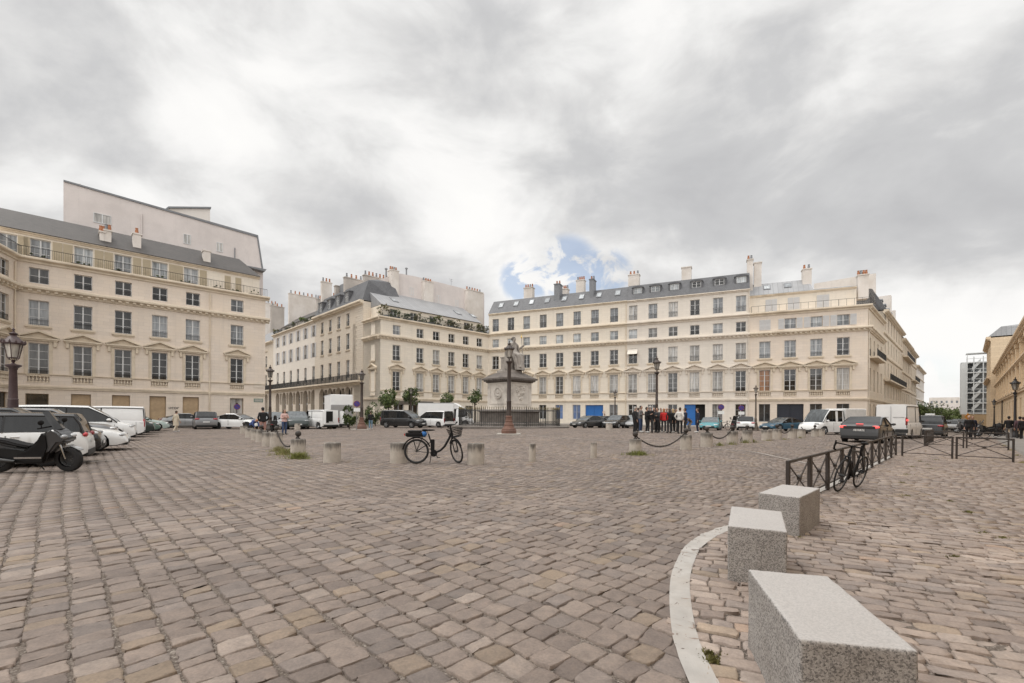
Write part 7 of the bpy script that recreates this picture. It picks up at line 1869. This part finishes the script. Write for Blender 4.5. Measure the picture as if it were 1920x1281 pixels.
    nb, hd, tp = Vector(P['clv']), Vector(P['hed']), Vector(P['top']); up = (tp - Vector(P['nek'])).normalized(); fw = Yv.cross(up).normalized()
    torso = [(mixp(P['pel'], P['wst'], -.55), .10, .155), (P['pel'], .118, .168), (mixp(P['pel'], P['wst'], .6), .112, .155), (P['wst'], .104, .145), (mixp(P['wst'], P['che'], .5), .110, .155), (P['che'], .115, .175), (mixp(P['che'], P['clv'], .75), .100, .185), (mixp(P['clv'], P['nek'], .18), .078, .135), (mixp(P['clv'], P['nek'], .42), .060, .072)]
    # the body: one fused surface
    mb = MB(); loft(mb, torso + [(P['nek'], .052, .053), (tuple(hd - up*.085 + fw*.015), .062, .055), (tuple(hd - up*.045 + fw*.012), .086, .066), (tuple(hd + up*.01), .096, .075), (tuple(hd + up*.055 - fw*.006), .090, .073), (tuple(hd + up*.092 - fw*.010), .062, .052), (tuple(hd + up*.108 - fw*.010), .018, .016)])
    for q in 'lr':
        loft(mb, [(P['hip'+q], .075, .075), (mixp(P['hip'+q], P['kne'+q], .5), .064, .064), (P['kne'+q], .050, .050), (mixp(P['kne'+q], P['ank'+q], .35), .050, .048), (P['ank'+q], .034, .034), (mixp(P['ank'+q], P['toe'+q], .2), .03, .03)], 10)
        loft(mb, [(P['sho'+q], .048, .050), (mixp(P['sho'+q], P['elb'+q], .5), .042, .042), (P['elb'+q], .035, .035), (mixp(P['elb'+q], P['wri'+q], .4), .034, .034), (P['wri'+q], .024, .024), (P['han'+q], .026, .034)], 10)
        mb.sphere(P['han'+q], .038, 8, 6, (.8, .8, .8))
        sg = 1 if q == 'l' else -1; mb.sphere(tuple(hd + Yv*sg*.078 - fw*.01 + up*.0), .022, 6, 5, (.9, .5, 1.3))
    loft(mb, [(tuple(hd + up*.025 + fw*.080), .014, .010), (tuple(hd - up*.012 + fw*.098), .022, .017), (tuple(hd - up*.022 + fw*.090), .014, .014)], 8)
    fuse(mb, 'body', sk, .013)
    for s_ in (1, -1): MB().sphere(tuple(hd + fw*.088 + Yv*s_*.030 + up*.018), .0105, 6, 4).build('eye', H_BLK, e)
    MB().sphere(tuple(hd + fw*.084 - up*.048), 1, 8, 5, (.010, .024, .006)).build('mouth', mat('lips', (.25,.10,.08), .6), e)
    # jacket or shirt
    g_ = 1.13 if not coat else 1.2; mb = MB(); loft(mb, [(c_, a_*g_, b_*g_) for c_, a_, b_ in torso[:-1]] + [(torso[-1][0], .068, .08)], 16)
    for q in 'lr': loft(mb, [(mixp(P['sho'+q], P['clv'], .45), .05, .05), (P['sho'+q], .064, .064), (mixp(P['sho'+q], P['elb'+q], .5), .060, .060), (P['elb'+q], .053, .053), (mixp(P['elb'+q], P['wri'+q], .5), .047, .047), (mixp(P['elb'+q], P['wri'+q], .93), .040, .040)], 12)
    fuse(mb, 'jacket' if not coat else 'coat', top, .016)
    if not skirt:
        mb = MB(); loft(mb, [(mixp(P['pel'], P['wst'], .35), .116, .162), (P['pel'], .124, .174), (mixp(P['pel'], P['wst'], -.45), .112, .165)], 16)
        for q in 'lr':
            lp = [(mixp(P['hip'+q], P['pel'], .2), .098, .098), (mixp(P['hip'+q], P['kne'+q], .25), .092, .088), (P['kne'+q], .068 if not shorts else .085, .066 if not shorts else .085)]
            if not shorts: lp += [(mixp(P['kne'+q], P['ank'+q], .5), .062, .060), (mixp(P['kne'+q], P['ank'+q], .96), .056, .056)]
            loft(mb, lp, 12)
        fuse(mb, 'shorts' if shorts else 'trousers', bot, .016)
    if coat or skirt:
        z1, z0 = (P['wst'][2]+.02, coat or skirt); px0 = P['pel'][0]; mb = MB(); n = 16; prof = []
        for t_ in range(6):
            f = t_/5; z_ = z1+(z0-z1)*f; rx, ry = .135+.07*f, .165+.06*f
            for i in range(n):
                a = 2*math.pi*i/n; w_ = 1+.05*math.sin(i*3.1+f)*f; prof.append((px0+rx*w_*math.cos(a), ry*w_*math.sin(a), z_))
        mb.add(prof, [(j*n+i, j*n+(i+1) % n, (j+1)*n+(i+1) % n, (j+1)*n+i) for j in range(5) for i in range(n)]); mb.build('skirt' if skirt else 'coat_skirt', top if coat else bot, e, smooth=60)
    for q in 'lr':
        a, t_ = P['ank'+q], P['toe'+q]; mb = MB(); mb.sphere(((a[0]+t_[0])/2+.01, (a[1]+t_[1])/2, .045), 1, 10, 6, (.145,.052,.048)); mb.sphere((a[0], a[1], .08), .052, 8, 6); mb.build('shoe', shoe or SHOE, e, smooth=60)
        # fingers and thumb
        hx_, hy_, hz2 = P['han'+q]; w_ = P['wri'+q]; dv = (Vector(P['han'+q])-Vector(w_)).normalized(); sd_ = dv.cross(Vector((1,0,0.2))).normalized(); mb = MB()
        for i_, l_ in enumerate((.055,.066,.062,.045)):
            b_ = Vector(P['han'+q]) + sd_*((i_-1.5)*.017) + dv*.02; mb.tube([tuple(b_), tuple(b_+dv*l_*.6), tuple(b_+dv*l_+Vector((.012,0,0)))], [.0085,.008,.006], 5)
        b_ = Vector(P['han'+q]) + sd_*.03; mb.tube([tuple(b_-dv*.02), tuple(b_+sd_*.025+dv*.02), tuple(b_+sd_*.025+dv*.045)], [.010,.009,.007], 5); mb.build('fingers', sk, e)
    mb = MB(); hc = hd - fw*.024 + up*.030; mb.sphere(tuple(hc), 1, 14, 10, (.094, .086, .094))
    if long_hair: mb.sphere((hx-.060, hy, hz_-.10), 1, 12, 8, (.060,.098,.165))
    if not long_hair: mb.sphere(tuple(hd - fw*.045 - up*.02), 1, 10, 8, (.062,.074,.080))
    mb.build('hair', hair, e, smooth=60)
    if bag: mb = MB(); mb.bbox(-.12+cx, .10+cx, .26, .36, .80, 1.08, .03); mb.tube([(cx,.30,1.05),(cx,.15,cz+.16),(cx,-.1,cz+.12)], .014, 5); mb.build('bag', bag, e)
    return e
TO = lambda px, ax: math.atan2(-1, 0)
cam_dir = lambda px: math.atan2(-1, -(px-CX)/F)
away = lambda px: cam_dir(px) + math.pi
person(330, 810, 1.68, R(70), 'woman in a cream coat walking past the left row of cars', C_CRM, C_CRM, H_BRN, SHOEW, 'down', False, .52, 0, .5, bag=C_BLK)
person(474, 818, 1.5, R(-25), 'red haired person in a blue top crouching over a bollard of the left row', C_BLU, C_BLK, H_RED, pose='bend', shoe=SHOE)
person(493, 819, 1.86, away(493) + .3, 'man in a wide black top and rose shorts seen from behind by the left bollards', C_BLK, C_PNS, H_BLK, shorts=True, arms='pocket')
person(533, 815, 1.76, cam_dir(533) + .5, 'woman in a pink top and long blue jeans with arms folded', C_PNK, C_DEN, H_BRN, arms='cross', long_hair=True)
person(695, 805, 1.74, away(695), 'man in a dark jacket and light blue jeans beside the reddish lamp', C_BLK, C_DEN2, H_BRN, shoe=SHOEW, arms='pocket')
Gq = 'group of people talking before the open blue gate'
def gperson(px, base, h, face, label, *a, **k): return person(px, base, h, face, label, *a, group=Gq, **k)
gperson(1190, 812, 1.74, R(10), 'grey haired person in black at the left end of the group', C_BLK, C_BLK, H_GRY)
gperson(1201, 811, 1.82, R(-40), 'man in a grey jacket and dark blue jeans in the group', C_GRY, C_DEN, H_BLK, SHOEW, 'cross')
gperson(1212, 811.5, 1.74, R(-20), 'dark haired person in black with white shoes, third from the left of the group', C_BLK, C_BLK, H_BLK, SHOEW, 'up')
gperson(1219, 811.5, 1.82, R(60), 'tall person in black seen from behind at the foot of the dark lamp', C_BLK, C_CHA, H_GRY)
gperson(1226, 810.5, 1.72, R(-120), 'person in black facing the camera beside the dark lamp', C_BLK, C_BLK, H_BRN)
gperson(1233, 811.5, 1.70, R(200), 'person in a black coat with cap of brown hair right of the lamp', C_CHA, C_BLK, H_BRN, arms='cross')
gperson(1244.5, 812, 1.66, R(70), 'red haired woman in a red jacket and dark grey trousers', C_RED, C_CHA, H_RED, SHOEW, 'down', True)
gperson(1255, 812, 1.68, R(100), 'dark haired woman in black beside the woman in red', C_BLK, C_CHA, H_BRN, None, 'down', True)
gperson(1261.5, 812, 1.66, R(110), 'blond woman in black in the middle of the group', C_BLK, C_BLK, H_BLD, SHOEW, 'down', True)
gperson(1274.5, 813.5, 1.76, away(1274) - .4, 'man in a white shirt and black trousers seen from behind', C_WHT, C_BLK, H_BRN, arms='pocket')
gperson(1285, 813, 1.74, R(150), 'person in navy behind the man in the white shirt', C_NAVY, C_CHA, H_BLK)
gperson(1293, 808.5, 1.55, R(190), 'person in a beige patterned top bending by the blue gate', C_BRN, C_GRY, H_BRN, pose='bend')
gperson(1308, 811.5, 1.78, R(165), 'bearded man in a navy suit and white shirt standing alone at the open blue gate', C_NAVY, C_NAVY, H_BRN, SHOEW)
gperson(1196, 809, 1.70, R(20), 'person in charcoal half hidden behind the grey haired person in black', C_CHA, C_BLK, H_BRN)
gperson(1239, 809.5, 1.72, R(-90), 'person in black facing the camera left of the woman in red', C_BLK, C_BLK, H_BLK, arms='cross')
gperson(1250, 810, 1.74, R(-110), 'tall person in navy behind the woman in red', C_NAVY, C_BLK, H_GRY)
gperson(1267, 810, 1.70, R(-70), 'brown haired person in black between the blond woman and the man in white', C_BLK, C_CHA, H_BRN)
P2 = 'people in the street on the right'
person(1817, 0, 1.76, R(-130), 'man in a dark coat walking in the street behind the barriers', C_BLK, C_BLK, H_GRY, stride=.4, Yd=33, group=P2)
person(1823.5, 0, 1.74, R(-125), 'second walker in the street, in a dark blue coat', C_NAVY, C_BLK, H_BRN, stride=.5, Yd=34.5, group=P2)
person(1892, 0, 1.76, R(45), 'person in black jacket and pale trousers left of the black lamp', C_BLK, C_GRY, H_BLK, stride=.3, Yd=33.5, group=P2)
person(1912, 0, 1.74, R(45), 'person in a plum jacket right of the black lamp', C_PUR, C_CHA, H_BLK, stride=.3, Yd=33, group=P2)
person(1918.5, 0, 1.70, R(50), 'person in black at the right edge of the photo', C_BLK, C_BLK, H_BRN, stride=.3, Yd=32, group=P2)
person(1133.5, 0, 1.70, R(-60), 'person standing behind the black saloon before the stone house', C_BLK, C_BLK, H_BLK, Yd=56)
person(1873, 0, 1.7, R(40), 'person in black crouching beside the parked scooters', C_BLK, C_CHA, H_BLK, pose='bend', Yd=38, group=P2)
